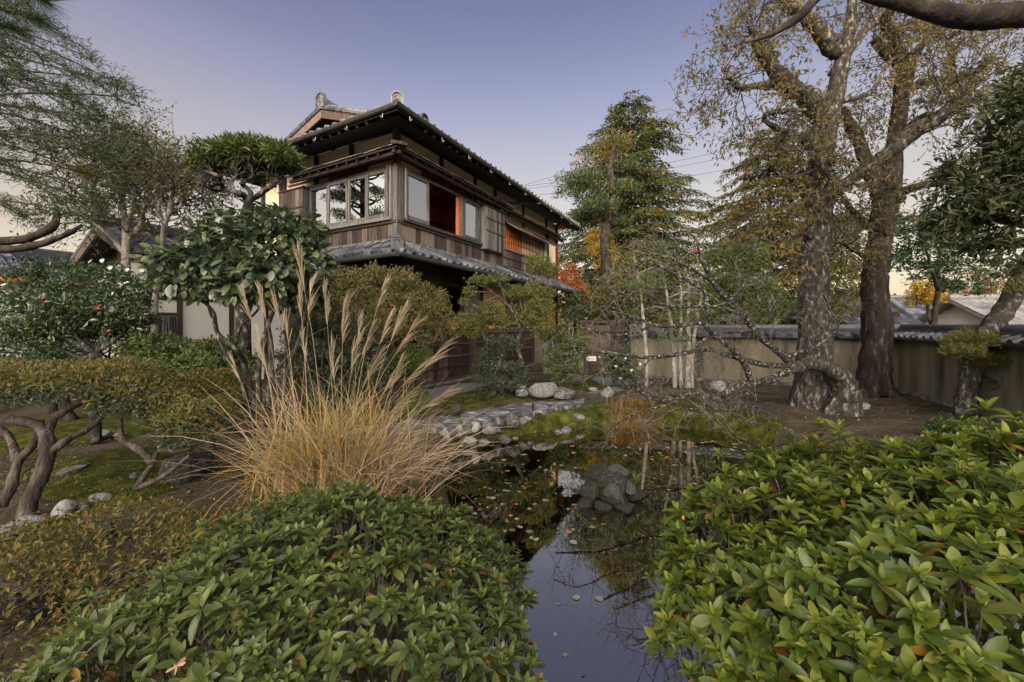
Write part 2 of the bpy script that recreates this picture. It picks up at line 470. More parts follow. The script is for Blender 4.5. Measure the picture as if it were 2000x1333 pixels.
def water_mat():
    m, t, b = _new('pond_water')
    g = t.nodes.new('ShaderNodeBsdfGlossy'); g.inputs['Roughness'].default_value = .02; g.inputs['Color'].default_value = (1, .95, .84, 1)
    co = t.nodes.new('ShaderNodeTexCoord')
    no = t.nodes.new('ShaderNodeTexNoise'); no.inputs['Scale'].default_value = 2.2; no.inputs['Detail'].default_value = 3
    t.links.new(co.outputs['Object'], no.inputs[0])
    bp = t.nodes.new('ShaderNodeBump'); bp.inputs['Strength'].default_value = .05; bp.inputs['Distance'].default_value = .02
    t.links.new(no.outputs[0], bp.inputs['Height']); t.links.new(bp.outputs[0], g.inputs['Normal'])
    tr = t.nodes.new('ShaderNodeBsdfTransparent'); tr.inputs[0].default_value = (.42, .40, .28, 1)
    fr = t.nodes.new('ShaderNodeFresnel'); fr.inputs['IOR'].default_value = 1.33
    mr = t.nodes.new('ShaderNodeMath'); mr.operation = 'MULTIPLY_ADD'; mr.use_clamp = True
    t.links.new(fr.outputs[0], mr.inputs[0]); mr.inputs[1].default_value = 1.0; mr.inputs[2].default_value = WATER_REFL
    ms = t.nodes.new('ShaderNodeMixShader')
    t.links.new(mr.outputs[0], ms.inputs[0]); t.links.new(tr.outputs[0], ms.inputs[1]); t.links.new(g.outputs[0], ms.inputs[2])
    t.links.new(ms.outputs[0], t.nodes['Material Output'].inputs[0])
    return m
WATER_REFL = 0.34
m_water = water_mat()

# ------------------------------------------------------------------ ground with the pond basin
WZ = -0.25
pond = [gnd(*p, WZ)[:2] for p in [(893,1005),(880,930),(884,900),(930,872),(1000,856),(1100,842),(1200,836),(1300,836),(1380,843),(1440,856),(1500,884)]]
pond += [np.array(p) for p in [(3.5,4.2),(3.5,3.2),(3.3,2.0),(2.4,1.2),(1.3,.9),(.3,1.0),(-.25,1.5),(-.46,2.3),(-.52,2.9)]]
pond = np.array(pond)
pc = smooth_pts(np.concatenate([np.c_[pond, np.zeros(len(pond))], [[*pond[0], 0]]]), 4)[:-1, :2]
def pond_sd(x, y):
    """signed distance to the pond's edge, negative over the water"""
    p = np.stack([x, y], -1)
    d = np.full(x.shape, 1e9); inside = np.zeros(x.shape, bool)
    n = len(pc)
    for i in range(n):
        a, b = pc[i], pc[(i + 1) % n]
        e = b - a; w = p - a
        t = np.clip((w @ e) / (e @ e), 0, 1)
        d = np.minimum(d, np.linalg.norm(w - t[..., None] * e, axis=-1))
        c = (a[1] > y) != (b[1] > y)
        with np.errstate(divide='ignore', invalid='ignore'):
            xi = (b[0] - a[0]) * (y - a[1]) / (b[1] - a[1]) + a[0]
        inside ^= c & (x < xi)
    return np.where(inside, -d, d)
def hgt(x, y):
    x = np.asarray(x, float); y = np.asarray(y, float)
    sdv = pond_sd(x, y)
    out = np.clip(sdv / 0.32, 0, 1); out = out * out * (3 - 2 * out)
    z = (WZ - .04) * (1 - out)
    z = np.where(sdv < 0, WZ - .04 - np.minimum(0.45, -sdv * 0.8), z)
    near = np.exp(-((np.hypot(x, y)) / 25) ** 2)
    z = z + near * (0.035 * fbm(x * 1.3, y * 1.3, 3) * np.clip(sdv * 2, 0, 1))
    # a raised mossy bed between the stone walk and the fence
    z = z + 0.13 * np.exp(-(((x - .25) / 1.5) ** 2 + ((y - 8.1) / .75) ** 2)) 
    return z
gx = np.unique(np.concatenate([-np.geomspace(14, 900, 16)[::-1], np.linspace(-14, -5, 50), np.linspace(-5, 10, 200), np.linspace(10, 16, 25), np.geomspace(16, 900, 16)]))
gy = np.unique(np.concatenate([-np.geomspace(3, 300, 10)[::-1], np.linspace(-3, 0, 12), np.linspace(0, 12, 170), np.linspace(12, 22, 30), np.geomspace(22, 1500, 18)]))
GX, GY = np.meshgrid(gx, gy)
GZ = hgt(GX, GY)
nx, ny = len(gx), len(gy)
ii = (np.arange(ny - 1)[:, None] * nx + np.arange(nx - 1)[None])
quads = np.stack([ii, ii + 1, ii + nx + 1, ii + nx], -1).reshape(-1, 4)
m_ground = mat('garden_soil', [(.018,.016,.010), (.045,.038,.026), (.075,.062,.044), (.05,.055,.016)], scale=1.4, detail=12, rough=.95, bump=1.0, bscale=26, spec=.1, pos=[.3,.45,.58,.7])
tag(MB().add(np.stack([GX, GY, GZ], -1).reshape(-1, 3), [quads]).build('ground', m_ground, smooth=True), kind='structure')
wv = np.array([[-2.2, .2, WZ], [5.2, .2, WZ], [5.2, 9.0, WZ], [-2.2, 9.0, WZ]])
tag(MB().add(wv, [[[0, 1, 2, 3]]]).build('pond_water', m_water), kind='structure')

def moss_sheet(name, poly, lift=0.012, bulge=0.05, step=.07, seed=0, m=None):
    """a thin uneven cushion lying over the ground inside a polygon"""
    poly = np.array(poly)
    lo, hi = poly.min(0), poly.max(0)
    xs = np.arange(lo[0], hi[0] + step, step); ys = np.arange(lo[1], hi[1] + step, step)
    X, Y = np.meshgrid(xs, ys)
    d = np.full(X.shape, 1e9); ins = np.zeros(X.shape, bool); n = len(poly)
    for i in range(n):
        a, b = poly[i], poly[(i + 1) % n]; e = b - a
        w = np.stack([X, Y], -1) - a
        t = np.clip((w @ e) / (e @ e), 0, 1)
        d = np.minimum(d, np.linalg.norm(w - t[..., None] * e, axis=-1))
        c = (a[1] > Y) != (b[1] > Y)
        with np.errstate(divide='ignore', invalid='ignore'):
            ins ^= c & (X < (b[0] - a[0]) * (Y - a[1]) / (b[1] - a[1]) + a[0])
    dd = np.where(ins, d, -d) + 0.10 * fbm(X * 5, Y * 5, seed)
    Z = hgt(X, Y) + np.clip(dd * .5, -.06, 1) .clip(-.06, lift) + bulge * np.clip(dd / .5, 0, 1) * (0.6 + .4 * fbm(X * 3, Y * 3, seed + 1)) + .006 * fbm(X * 20, Y * 20, seed + 2)
    nx = len(xs); ny = len(ys)
    i0 = np.arange(ny - 1)[:, None] * nx + np.arange(nx - 1)[None]
    q = np.stack([i0, i0 + 1, i0 + nx + 1, i0 + nx], -1).reshape(-1, 4)
    keep = (dd > -.12).reshape(-1)[q].any(1)
    return tag(MB().add(np.stack([X, Y, Z], -1).reshape(-1, 3), [q[keep]]).build(name, m or m_moss, smooth=True), kind='structure')
g2 = lambda px, py, z=0: gnd(px, py, z)[:2]
moss_sheet('moss_bed', [g2(830,790), g2(900,800), g2(1000,788), g2(1100,776), g2(1180,768), g2(1210,755), g2(1150,744), g2(1080,738), g2(1000,750), g2(940,765), g2(880,780)], seed=5)
moss_sheet('moss_bed', [g2(880,878,-.2), g2(935,858,-.2), g2(1000,846,-.2), g2(1110,834,-.2), g2(1190,826,-.2), g2(1200,800,-.05), g2(1120,806,-.05), g2(1000,816,-.05), g2(900,838,-.05), g2(860,860,-.05)], seed=17, bulge=.03)
moss_sheet('moss_bed', [g2(60,900), g2(200,850), g2(380,850), g2(420,820), g2(300,800), g2(100,810), g2(-60,860)], seed=19, bulge=.03)
moss_sheet('moss_bed', [g2(120,1010), g2(250,980), g2(330,960), g2(420,900), g2(380,870), g2(240,880), g2(130,900), g2(60,960)], seed=9)
moss_sheet('moss_bed', [g2(1100,800), g2(1180,785), g2(1330,778), g2(1420,790), g2(1530,830), g2(1520,850), g2(1440,825), g2(1330,806), g2(1150,815)], seed=13, bulge=.03)

# fallen leaves and bits of litter lying on the soil
rng = np.random.default_rng(77)
n = 11000
x = rng.uniform(-7, 9.5, n); y = rng.uniform(2.2, 12, n)
k = pond_sd(x, y) > .12
x, y = x[k], y[k]
P = np.stack([x, y, hgt(x, y) + .012], -1)
m_litter = leafmat('fallen_leaf_litter', [(.06,.035,.018), (.13,.085,.045), (.22,.16,.10), (.20,.10,.03), (.09,.07,.05)], tr=0, rough=.8, spec=.1)
mb = MB()
scatter(mb, T_mid(.6, .2, -.1), P, rdir(rng, len(P)) * [1, 1, .15], rdir(rng, len(P)) * .35 + [0, 0, 1], rng.uniform(.018, .05, len(P)))
tag(mb.build('fallen_leaves', m_litter), 'small dry brown leaves littering the garden soil', 'fallen leaves', kind='stuff')
# ------------------------------------------------------------------ the two-storey wooden house
HO = np.array([-2.613, 9.0, 0.0])
HR = math.atan2(.8792, .4764)
du = np.array([math.cos(HR), math.sin(HR), 0]); dv = np.array([-math.sin(HR), math.cos(HR), 0])
def hw(u, v, z): return HO + du * u + dv * v + np.array([0, 0, z])
def U_of(px, v=0.0):
    r = (px - CX) / F
    o = HO + dv * v
    return (r * o[1] - o[0]) / (du[0] - r * du[1])
def V_of(px, u=0.0):
    r = (px - CX) / F
    o = HO + du * u
    return (r * o[1] - o[0]) / (dv[0] - r * dv[1])
house = thing('wooden_house', 'two storey old wooden house with grey tiled hip and gable roof', 'house', HO, HR, worldparts=False)
HL, HWD = 9.6, 5.2
def part(name, lo, hi, m, parent=None):
    lo, hi = np.minimum(lo, hi), np.maximum(lo, hi)
    c = (lo + hi) / 2
    o = MB().box(lo - c, hi - c).build(name, m)
    o.parent = parent or house
    if parent is not None and parent.type == 'MESH':
        c = c - np.array(parent.location)
    o.location = c
    return o
def rep(name, mesh, parent, locs, rot=None):
    out = []
    for l in locs:
        o = bpy.data.objects.new(name, mesh)
        C.objects.link(o); o.parent = parent; o.location = l
        if rot: o.rotation_euler = rot
        out.append(o)
    return out
rng = np.random.default_rng(5)
Z0, Z1 = 3.42, 5.86          # foot and head of the upper storey walls
# plaster body of the upper storey: four walls round the rooms, open behind the windows
part('plaster_wall', (0.02, 0.03, 5.10), (4.6, 0.11, Z1), m_plaster)
part('plaster_wall', (4.6, 0.03, Z0), (HL, 0.11, Z1), m_plaster)
part('plaster_wall', (0.03, 0.13, 5.10), (0.11, HWD, Z1), m_plaster)
part('plaster_wall', (0.03, 4.05, Z0), (0.11, HWD, 5.10), m_plaster)
part('plaster_wall', (0.02, HWD - .08, Z0), (HL, HWD, Z1), m_plaster)
part('plaster_wall', (HL - .08, 0.12, Z0), (HL, HWD - .09, Z1), m_plaster)
# room seen through the open window
part('room_floor', (0.12, 0.12, 3.80), (4.6, 3.2, 3.86), m_redwood)
part('room_ceiling', (0.12, 0.12, 5.55), (4.6, 3.2, 5.6), m_redwood)
part('room_wall', (0.3, 2.3, 3.87), (4.55, 2.36, 5.54), m_room)
part('room_wall', (4.55, .12, 3.87), (4.6, 3.2, 5.54), m_room)
part('sliding_panel', (1.55, 2.22, 3.87), (2.35, 2.28, 4.75), m_fusuma_and_sunlit)
part('room_post', (2.36, 2.17, 3.87), (2.48, 2.29, 5.54), m_redwood)
part('room_beam', (0.3, 2.2, 4.9), (4.54, 2.29, 4.98), m_redwood)
part('room_post', (3.5, 2.17, 3.87), (3.6, 2.29, 5.54), m_redwood)
# boarding under the windows: single upright boards
bm_ = MB().box((-.083, -.012, -.175), (.083, .012, .175)).mesh('board', m_board)
bl_ = MB().box((-.012, -.083, -.175), (.012, .083, .175)).mesh('board', m_board)
rep('wall_board', bm_, house, [(0.17 + i * .17, -.012 - .004 * rng.random(), 3.595) for i in range(27)])
rep('wall_board', bl_, house, [(-.012 - .004 * rng.random(), 0.17 + i * .17, 3.595) for i in range(24)])
b2 = MB().box((-.083, -.012, -.27), (.083, .012, .27)).mesh('board', m_board)
rep('wall_board', b2, house, [(4.92 + i * .17, -.004 - .005 * rng.random(), 3.72) for i in range(27)])
part('rail', (4.84, -.045, 3.70), (HL, -.018, 3.725), m_dark)
part('rail', (4.84, -.075, 3.985), (8.75, -.005, 4.04), m_greywood)
part('sill_beam', (-.03, -.07, 3.765), (4.6, .03, 3.825), m_dark)
part('sill_beam', (-.07, -.03, 3.765), (.03, 4.1, 3.825), m_dark)
part('window_sill', (0.1, -.13, 3.83), (4.62, .02, 3.90), m_greywood)
part('window_sill', (-.13, 0.1, 3.83), (.02, 4.1, 3.90), m_greywood)
part('foot_beam', (-.04, -.045, 3.37), (HL, .02, 3.415), m_greywood)
part('foot_beam', (-.045, -.04, 3.37), (.02, HWD, 3.415), m_greywood)
# corner post, and the grooved shutter boards to each side of it
part('post', (-.05, -.05, Z0), (.08, .08, 5.9), m_greywood)
for i, (a, b, d) in enumerate([(.085, .14, .10), (.145, .19, .135), (.195, .23, .10)]):
    part('corner_board', (a, -d, 3.86), (b, -.01, 5.06 - .01 * i), m_greywood)
    part('corner_board', (-d, a, 3.86), (-.01, b, 5.06 + .015 * i), m_greywood)
# head beams, upper rails, small posts on the right front
part('head_beam', (.23, -.06, 5.015), (4.62, .02, 5.085), m_greywood)
part('head_beam', (-.06, .23, 5.015), (.02, 4.1, 5.085), m_greywood)
part('rail', (.08, -.02, 5.235), (4.6, .028, 5.275), m_redwood)
part('rail', (-.02, .08, 5.235), (.028, 4.0, 5.275), m_redwood)
for px in (862, 928, 967):
    u = U_of(px); part('post', (u - .05, -.035, 5.09), (u + .05, .028, Z1), m_dark)
for px in (1022, 1067):
    u = U_of(px); part('post', (u - .05, -.03, 5.03), (u + .05, .028, Z1), m_redwood)
part('post', (HL - .07, -.06, Z0), (HL + .05, .028, Z1), m_redwood)
u = U_of(1024); part('post', (u - .06, -.035, Z0), (u + .06, -.005, 4.0), m_greywood)
part('post', (4.64, -.05, Z0), (4.76, .02, 5.1), m_dark)
part('transom_panel', (.85, -.008, 5.09), (3.05, .026, 5.232), m_redwood)
part('transom_panel', (-.008, .95, 5.09), (.026, 2.35, 5.232), m_redwood)
for px in (618, 687):
    v = V_of(px); part('post', (-.035, v - .06, 5.09), (.028, v + .06, Z1), m_dark)
for px in (556, 549):
    v = V_of(px); part('post', (-.035, v - .05, Z0), (.028, v + .05, Z1), m_dark)
part('post', (-.05, HWD - .06, Z0), (.028, HWD + .05, Z1), m_dark)

# windows: each a sash frame with one pane, sub-part
def window(a, b, side, z0=3.905, z1=5.01, depth=.05, stile=.055, bars=(), fm=None, paper=False, off=-.05):
    fm = fm or m_greywood
    def M(s, t, z): return (s, t, z) if side == 'R' else (t, s, z)
    mb = MB()
    def bx(s0, s1, za, zb, t0=off - depth / 2, t1=off + depth / 2):
        p, q = np.array(M(s0, t0, za)), np.array(M(s1, t1, zb))
        mb.box(np.minimum(p, q), np.maximum(p, q))
    bx(a, a + stile, z0, z1); bx(b - stile, b, z0, z1)
    bx(a + stile, b - stile, z0, z0 + .10); bx(a + stile, b - stile, z1 - .06, z1)
    for zb_ in bars:
        bx(a + stile, b - stile, zb_ - .012, zb_ + .012, off - .012, off + .012)
    w = mb.build('window', fm, house)
    g = MB()
    p, q = np.array(M(a + stile, off - .003, z0 + .10)), np.array(M(b - stile, off + .003, z1 - .06))
    g.box(np.minimum(p, q), np.maximum(p, q))
    g.build('pane', m_paper if paper else m_glass, w)
    return w
ue = [U_of(px) for px in (790, 834, 893, 902, 935, 972)]
window(ue[0], ue[1], 'R')
window(ue[3] + .02, ue[4], 'R')
part('door_jamb', (ue[2] + .08, -.05, 3.905), (ue[3], .05, 5.01), m_board)
part('door_edge', (ue[2], .0, 3.905), (ue[2] + .075, .05, 5.01), m_room)
ve = [V_of(px) for px in (759, 719.5, 683, 644, 608)]
for i in range(4):
    window(ve[i], ve[i + 1] - .005, 'L', off=-.05 + .02 * (i % 2), bars=(4.45,) if i == 0 else ())
# shutter boxes with upright boards and two battens
sb = part('shutter_box', (ue[4] + .03, -.22, 3.74), (4.55, -.02, 5.02), m_greywood)
bmz = MB().box((-.058, -.012, -.63), (.058, .012, .63)).mesh('board', m_greywood)
nb = 9; wdt = (4.55 - ue[4] - .03) / nb
bmz = MB().box((-wdt / 2 + .004, -.01, -.63), (wdt / 2 - .004, .01, .63)).mesh('board', m_greywood)
for i in range(nb):
    rep('board', bmz, sb, [Vector((ue[4] + .03 + wdt * (i + .5), -.231 - .008 * rng.random(), 4.38)) - sb.location])
for z in (4.28, 4.66):
    part('batten', (ue[4] + .02, -.262, z), (4.56, -.246, z + .03), m_dark, sb)
part('lid_board', (ue[4], -.27, 5.025), (4.6, -.01, 5.06), m_dark, sb)
sb = part('shutter_box', (-.20, ve[4] + .02, 3.74), (-.02, 4.04, 5.0), m_greywood)
nb = 6; wdt = (4.04 - ve[4] - .02) / nb
bmz = MB().box((-.01, -wdt / 2 + .004, -.62), (.01, wdt / 2 - .004, .62)).mesh('board', m_board)
for i in range(nb):
    rep('board', bmz, sb, [Vector((-.211 - .008 * rng.random(), ve[4] + .02 + wdt * (i + .5), 4.37)) - sb.location])
part('batten', (-.24, ve[4], 4.5), (-.225, 4.05, 4.53), m_dark, sb)
part('lid_board', (-.25, ve[4] - .02, 5.005), (-.01, 4.1, 5.04), m_dark, sb)
# far part of the right front: papered lattice window under two propped reed awnings
u0, u1 = 4.85, U_of(1062)
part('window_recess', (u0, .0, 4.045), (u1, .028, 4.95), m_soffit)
for i in range(5):
    a = u0 + .05 + (u1 - u0 - .1) * i / 5; b = u0 + .05 + (u1 - u0 - .1) * (i + 1) / 5
    mb = MB()
    for k in range(6):
        s = a + (b - a) * k / 5; mb.box((s - .012, -.025, 4.06), (s + .012, -.005, 4.94))
    for z in (4.06, 4.28, 4.5, 4.72, 4.93): mb.box((a, -.022, z - .009), (b, -.008, z + .009))
    w = mb.build('window', m_redwood, house)
    MB().box((a + .01, -.004, 4.06), (b - .01, -.001, 4.93)).build('pane', m_paper if i > 1 else m_fusuma_and_sunlit, w)
part('curtain', (u1 + .01, -.03, 4.0), (u1 + .30, -.004, 4.92), m_white)
part('post', (u1 + .35, -.04, 3.95), (u1 + .45, .028, 5.2), m_dark)
part('rail', (u0, -.04, 4.95), (HL, .028, 5.0), m_redwood)
for a, b in ((4.86, U_of(1036)), (U_of(1036) + .03, U_of(1067))):
    mb = MB(); ns = 22; L_ = .62; ang = math.radians(33)
    p0 = np.array([0, -.03, 4.93])
    aw = MB().hexa([[a, -.03, 4.915], [b, -.03, 4.915], [b, -.03 - .52, 4.575], [a, -.03 - .52, 4.575], [a, -.03, 4.93], [b, -.03, 4.93], [b, -.55, 4.59], [a, -.55, 4.59]]).build('reed_awning', m_greywood, house)
    for i in range(ns):
        s = a + (b - a) * (i + .5) / ns
        mb.hexa([[s - .03, -.03, 4.932], [s + .03, -.03, 4.932], [s + .03, -.55, 4.592], [s - .03, -.55, 4.592], [s - .03, -.03, 4.945], [s + .03, -.03, 4.945], [s + .03, -.55, 4.605], [s - .03, -.55, 4.605]])
    mb.build('slat', m_greywood, aw)
    MB().box((a - .02, -.575, 4.57), (b + .02, -.552, 4.61)).build('edge_batten', m_greywood, aw)

# small shingled pent roofs over the windows
def pent(side, s0, s1, o, zt, zb, ext0=0.0):
    def M(s, t, z): return np.array((s, t, z) if side == 'R' else (t, s, z))
    a0, a1 = s0, s1
    V = [M(s0, 0.0, zt - .05), M(s1, 0.0, zt - .05), M(s1, -o, zb - .04), M(s0 - ext0, -o, zb - .04), M(s0, 0.0, zt), M(s1, 0.0, zt), M(s1, -o, zb), M(s0 - ext0, -o, zb)]
    if side == 'L':
        V = [V[i] for i in (1, 0, 3, 2, 5, 4, 7, 6)]
    r = MB().hexa(V).build('pent_roof', m_soffit, house)
    n = int((s1 - s0 + ext0) / .19)
    mb = MB(); rb = MB()
    for i in range(n):
        c = s0 - ext0 + (s1 - s0 + ext0) * (i + .5) / n
        ex = .03 * rng.random()
        zj = .012 * rng.random()
        w_ = .088
        ct = max(c, s0 + w_)
        Q = [M(ct - w_, -.0, zt + .004), M(ct + w_, -.0, zt + .004), M(c + w_, -o - .03 - ex, zb + zj), M(c - w_, -o - .03 - ex, zb + zj), M(ct - w_, -.0, zt + .018), M(ct + w_, -.0, zt + .018), M(c + w_, -o - .03 - ex, zb + .016 + zj), M(c - w_, -o - .03 - ex, zb + .016 + zj)]
        if side == 'L': Q = [Q[k] for k in (1, 0, 3, 2, 5, 4, 7, 6)]
        s_ = MB().hexa(Q).build('shingle', m_greywood, r)
    for i in range(0, n, 2):
        c = s0 + (s1 - s0) * (i + .5) / n
        p, q = M(c - .025, -o + .04, zb - .085), M(c + .025, -.0, zt - .12)
        Q = [M(c - .02, 0, zt - .12), M(c + .02, 0, zt - .12), M(c + .02, -o + .03, zb - .09), M(c - .02, -o + .03, zb - .09), M(c - .02, 0, zt - .053), M(c + .02, 0, zt - .053), M(c + .02, -o + .03, zb - .043), M(c - .02, -o + .03, zb - .043)]
        if side == 'L': Q = [Q[k] for k in (1, 0, 3, 2, 5, 4, 7, 6)]
        MB().hexa(Q).build('rafter', m_soffit, r)
    p, q = M(s0 - ext0, -o + .10, zb - .12), M(s1, -o + .17, zb - .05)
    MB().box(np.minimum(p, q), np.maximum(p, q)).build('purlin', m_soffit, r)
    return r
pent('R', .02, 4.72, .50, 5.50, 5.23, .5)
pent('L', .02, 3.35, .50, 5.50, 5.23, .5)
pent('R', 4.82, HL + .15, .34, 5.40, 5.21)
MB().hexa([[-.62, -.45, 5.235], [-.45, -.62, 5.235], [.02, -.02, 5.47], [-.02, .02, 5.47], [-.62, -.45, 5.30], [-.45, -.62, 5.30], [.02, -.02, 5.54], [-.02, .02, 5.54]]).build('hip_board', m_board, house)
MB().hexa([[-.52, -.70, 5.18], [-.44, -.74, 5.18], [-.2, -.40, 5.28], [-.28, -.36, 5.28], [-.52, -.70, 5.24], [-.44, -.74, 5.24], [-.2, -.40, 5.34], [-.28, -.36, 5.34]]).build('hip_board', m_board, house)

# tiled roofs
def tile_mesh(name, w, l, eave, m):
    """curved pan with a roll on one side; an eave tile also carries a round end"""
    prof = [(-.5, .035), (-.44, .052), (-.38, .052), (-.32, .030), (-.2, .006), (0, 0), (.2, .006), (.38, .022), (.5, .036)]
    mb = MB(); k = len(prof)
    V = [(x * w, -.0, z) for x, z in prof] + [(x * w, l, z - .012) for x, z in prof] + [(x * w, 0, z - .024) for x, z in prof]
    f = [[i, i + 1, k + i + 1, k + i] for i in range(k - 1)] + [[2 * k + i, 2 * k + i + 1, i + 1, i] for i in range(k - 1)]
    mb.add(V, [f])
    if eave:
        c = np.array([-.41 * w, -.012, .018]); r = .056; n = 12
        th = np.arange(n) * 2 * math.pi / n
        A = np.stack([c[0] + r * np.cos(th), np.full(n, -.014), c[2] + r * np.sin(th)], -1)
        B = A + [0, .10, 0]
        Cc = np.stack([c[0] + r * .62 * np.cos(th), np.full(n, -.014), c[2] + r * .62 * np.sin(th)], -1)
        D = Cc + [0, .012, 0]
        q = lambda a, b: [[a + i, a + (i + 1) % n, b + (i + 1) % n, b + i] for i in range(n)]
        mb.add(np.concatenate([A, B, Cc, D]), [q(n, 0), q(0, 2 * n), q(2 * n, 3 * n), [[3 * n + i for i in range(n)]]])
        mb.box((-.34 * w, -.008, -.045), (.48 * w, .012, .004))
    return mb.mesh(name, m)
TW = .265
t_eave = tile_mesh('eave_tile', TW, .42, True, m_tile)
t_eavep = tile_mesh('eave_tile_pale', TW, .42, True, m_tilepale)
t_pan = tile_mesh('roof_tile', TW, .30, False, m_tile)
def roof_map(side, o, z0, sl):
    if side == 'R': return lambda s, w, h=0.0: np.array([-o + s, -o + w, z0 + sl * w + h])
    return lambda s, w, h=0.0: np.array([-o + w, -o + s, z0 + sl * w + h])
def tile_rot(side, sl):
    a = math.atan(sl)
    y = np.array([0, math.cos(a), math.sin(a)]) if side == 'R' else np.array([math.cos(a), 0, math.sin(a)])
    x = np.array([1, 0, 0]) if side == 'R' else np.array([0, -1, 0])
    n = np.cross(x, y)
    M = np.eye(4); M[:3, 0] = x; M[:3, 1] = y; M[:3, 2] = n
    return M
def lay_tiles(parent, side, o, z0, sl, s0, s1, rows, em, pm, lift=.0, hip=True):
    f = roof_map(side, o, z0, sl); R = tile_rot(side, sl)
    n = int((s1 - s0) / TW)
    for j in range(rows):
        for i in range(n):
            s = s0 + (i + .5) * TW
            w = j * .235 - .03
            if hip and s < w + .06: continue
            o_ = bpy.data.objects.new('eave_tile' if j == 0 else 'roof_tile', em if j == 0 else pm)
            C.objects.link(o_); o_.parent = parent
            M = R.copy(); M[:3, 3] = f(s, w, lift + .012 * j * 0 + rng.uniform(-.004, .004))
            o_.matrix_local = Matrix(M.tolist())
def oni(mb, w, h, t, c, R):
    """arched ridge-end tile: rim, recessed face, a ring of beads and a boss; faces local -y"""
    n = 14; th = np.linspace(0, math.pi, n)
    def arch(s, y): 
        top = np.stack([s * w / 2 * np.cos(th), np.full(n, y), h - w / 2 + s * w / 2 * np.sin(th)], -1)
        return np.concatenate([[[s * w / 2, y, 0]], top, [[-s * w / 2, y, 0]]])
    m_ = n + 2
    V = np.concatenate([arch(1, 0), arch(1, t), arch(.74, 0), arch(.74, t * .35)])
    q = lambda a, b: [[a + i, a + i + 1, b + i + 1, b + i] for i in range(m_ - 1)]
    Fs = [q(m_, 0), q(0, 2 * m_), q(2 * m_, 3 * m_), [[3 * m_ + i for i in range(m_)]], [[m_ + i for i in range(m_)][::-1]]]
    T = lambda X: np.asarray(X) @ np.asarray(R).T + c
    for f_ in Fs: mb.add(T(V), [f_])
    for a in np.linspace(.15, math.pi - .15, 9):
        p = np.array([w * .435 * math.cos(a), -.008, h - w / 2 + w * .435 * math.sin(a)])
        s = w * .035
        mb.add(T(np.array([[s,0,0],[-s,0,0],[0,0,s],[0,0,-s],[0,-s*1.4,0]]) + p), [[[0,2,4],[2,1,4],[1,3,4],[3,0,4]]])
    for rr, zc in ((.20, .55), (.12, .36)):
        P = np.stack([w * rr * np.cos(th), np.full(n, t * .3), h * zc + w * rr * np.sin(th)], -1)
        mb.tube(T(P), w * .05, 5)
R_R = np.eye(3)                                                    # faces -v
R_L = np.array([[0, 1, 0], [-1, 0, 0], [0, 0, 1.0]])               # faces -u
R_C = np.array([[math.cos(-math.pi/4), -math.sin(-math.pi/4), 0], [math.sin(-math.pi/4), math.cos(-math.pi/4), 0], [0, 0, 1.0]])

# upper roof
UO, UZ, US = .85, 5.80, .35
GP = 1.09                                     # depth of the skirt below the gable
wr = UO + HWD / 2
fR, fL = roof_map('R', UO, UZ, US), roof_map('L', UO, UZ, US)
EL_ = HL + 2 * UO
up = MB()
def slab(mb, pts, t=.10):
    V = np.array(pts); n = len(V)
    B = V - [0, 0, t]
    mb.add(np.concatenate([V, B]), [[list(range(n))], [[2 * n - 1 - i for i in range(n)]], [[i, n + i, n + (i + 1) % n, (i + 1) % n] for i in range(n)]])
slab(up, [fR(0, 0), fR(EL_, 0), fR(EL_, wr), fR(GP - .25, wr), fR(GP - .25, GP - .25)])
slab(up, [fL(0, 0), fL(GP, GP), fL(2 * UO + HWD - GP, GP), fL(2 * UO + HWD, 0)])
b_ = lambda s, w, h=0.0: fR(s, w, h) * [1, -1, 1] + [0, HWD, 0]
slab(up, [b_(0, 0), b_(GP - .25, GP - .25), b_(GP - .25, wr), b_(EL_, wr), b_(EL_, 0)])
uproof = up.build('upper_roof', m_soffit, house)
lay_tiles(uproof, 'R', UO, UZ + .02, US, .25, EL_, 1, t_eavep, t_pan)
lay_tiles(uproof, 'L', UO, UZ + .02, US, .25, 2 * UO + HWD, 2, t_eavep, t_pan)
tf = MB()                                     # tile courses out of sight from the garden: one corrugated field
for sgn in (0, 1):
    ss = np.arange(GP - .2, EL_, TW / 6); hh = .03 * (1 + np.sin(np.arange(len(ss)) * math.pi / 3))
    for j in range(10):
        w0, w1 = .37 + j * (wr - .37) / 10, .37 + (j + 1.05) * (wr - .37) / 10
        A = np.array([fR(s, w0, h + .03) for s, h in zip(ss, hh)]); B = np.array([fR(s, w1, h + .012) for s, h in zip(ss, hh)])
        if sgn: A = A * [1, -1, 1] + [0, HWD, 0]; B = B * [1, -1, 1] + [0, HWD, 0]
        k = len(ss); q = [[i, i + 1, k + i + 1, k + i] for i in range(k - 1)]
        tf.add(np.concatenate([A, B]), [q if not sgn else [x[::-1] for x in q]])
tag(tf.build('tile_field', m_tile, uproof), kind='stuff')
zr = UZ + US * wr
mb = MB(); mb.box((GP - UO - .2, HWD / 2 - .12, zr - .05), (HL + UO, HWD / 2 + .12, zr + .22))
mb.tube([(GP - UO - .26, HWD / 2, zr + .24), (HL + UO, HWD / 2, zr + .24)], .09, 10)
mb.build('ridge', m_tile, uproof)
mb = MB(); oni(mb, .34, .42, .10, np.array([GP - UO - .33, HWD / 2, zr + .0]), R_L); mb.build('ridge_end_tile', m_tile, uproof)
mb = MB(); oni(mb, .25, .30, .10, np.array([-UO + .10, -UO + .10, UZ + .07]), R_C); mb.build('ridge_end_tile', m_tile, uproof)
mb = MB(); oni(mb, .24, .27, .10, np.array([GP - UO - .12, -UO + .12, UZ + .05]), R_R); mb.build('ridge_end_tile', m_tile, uproof)
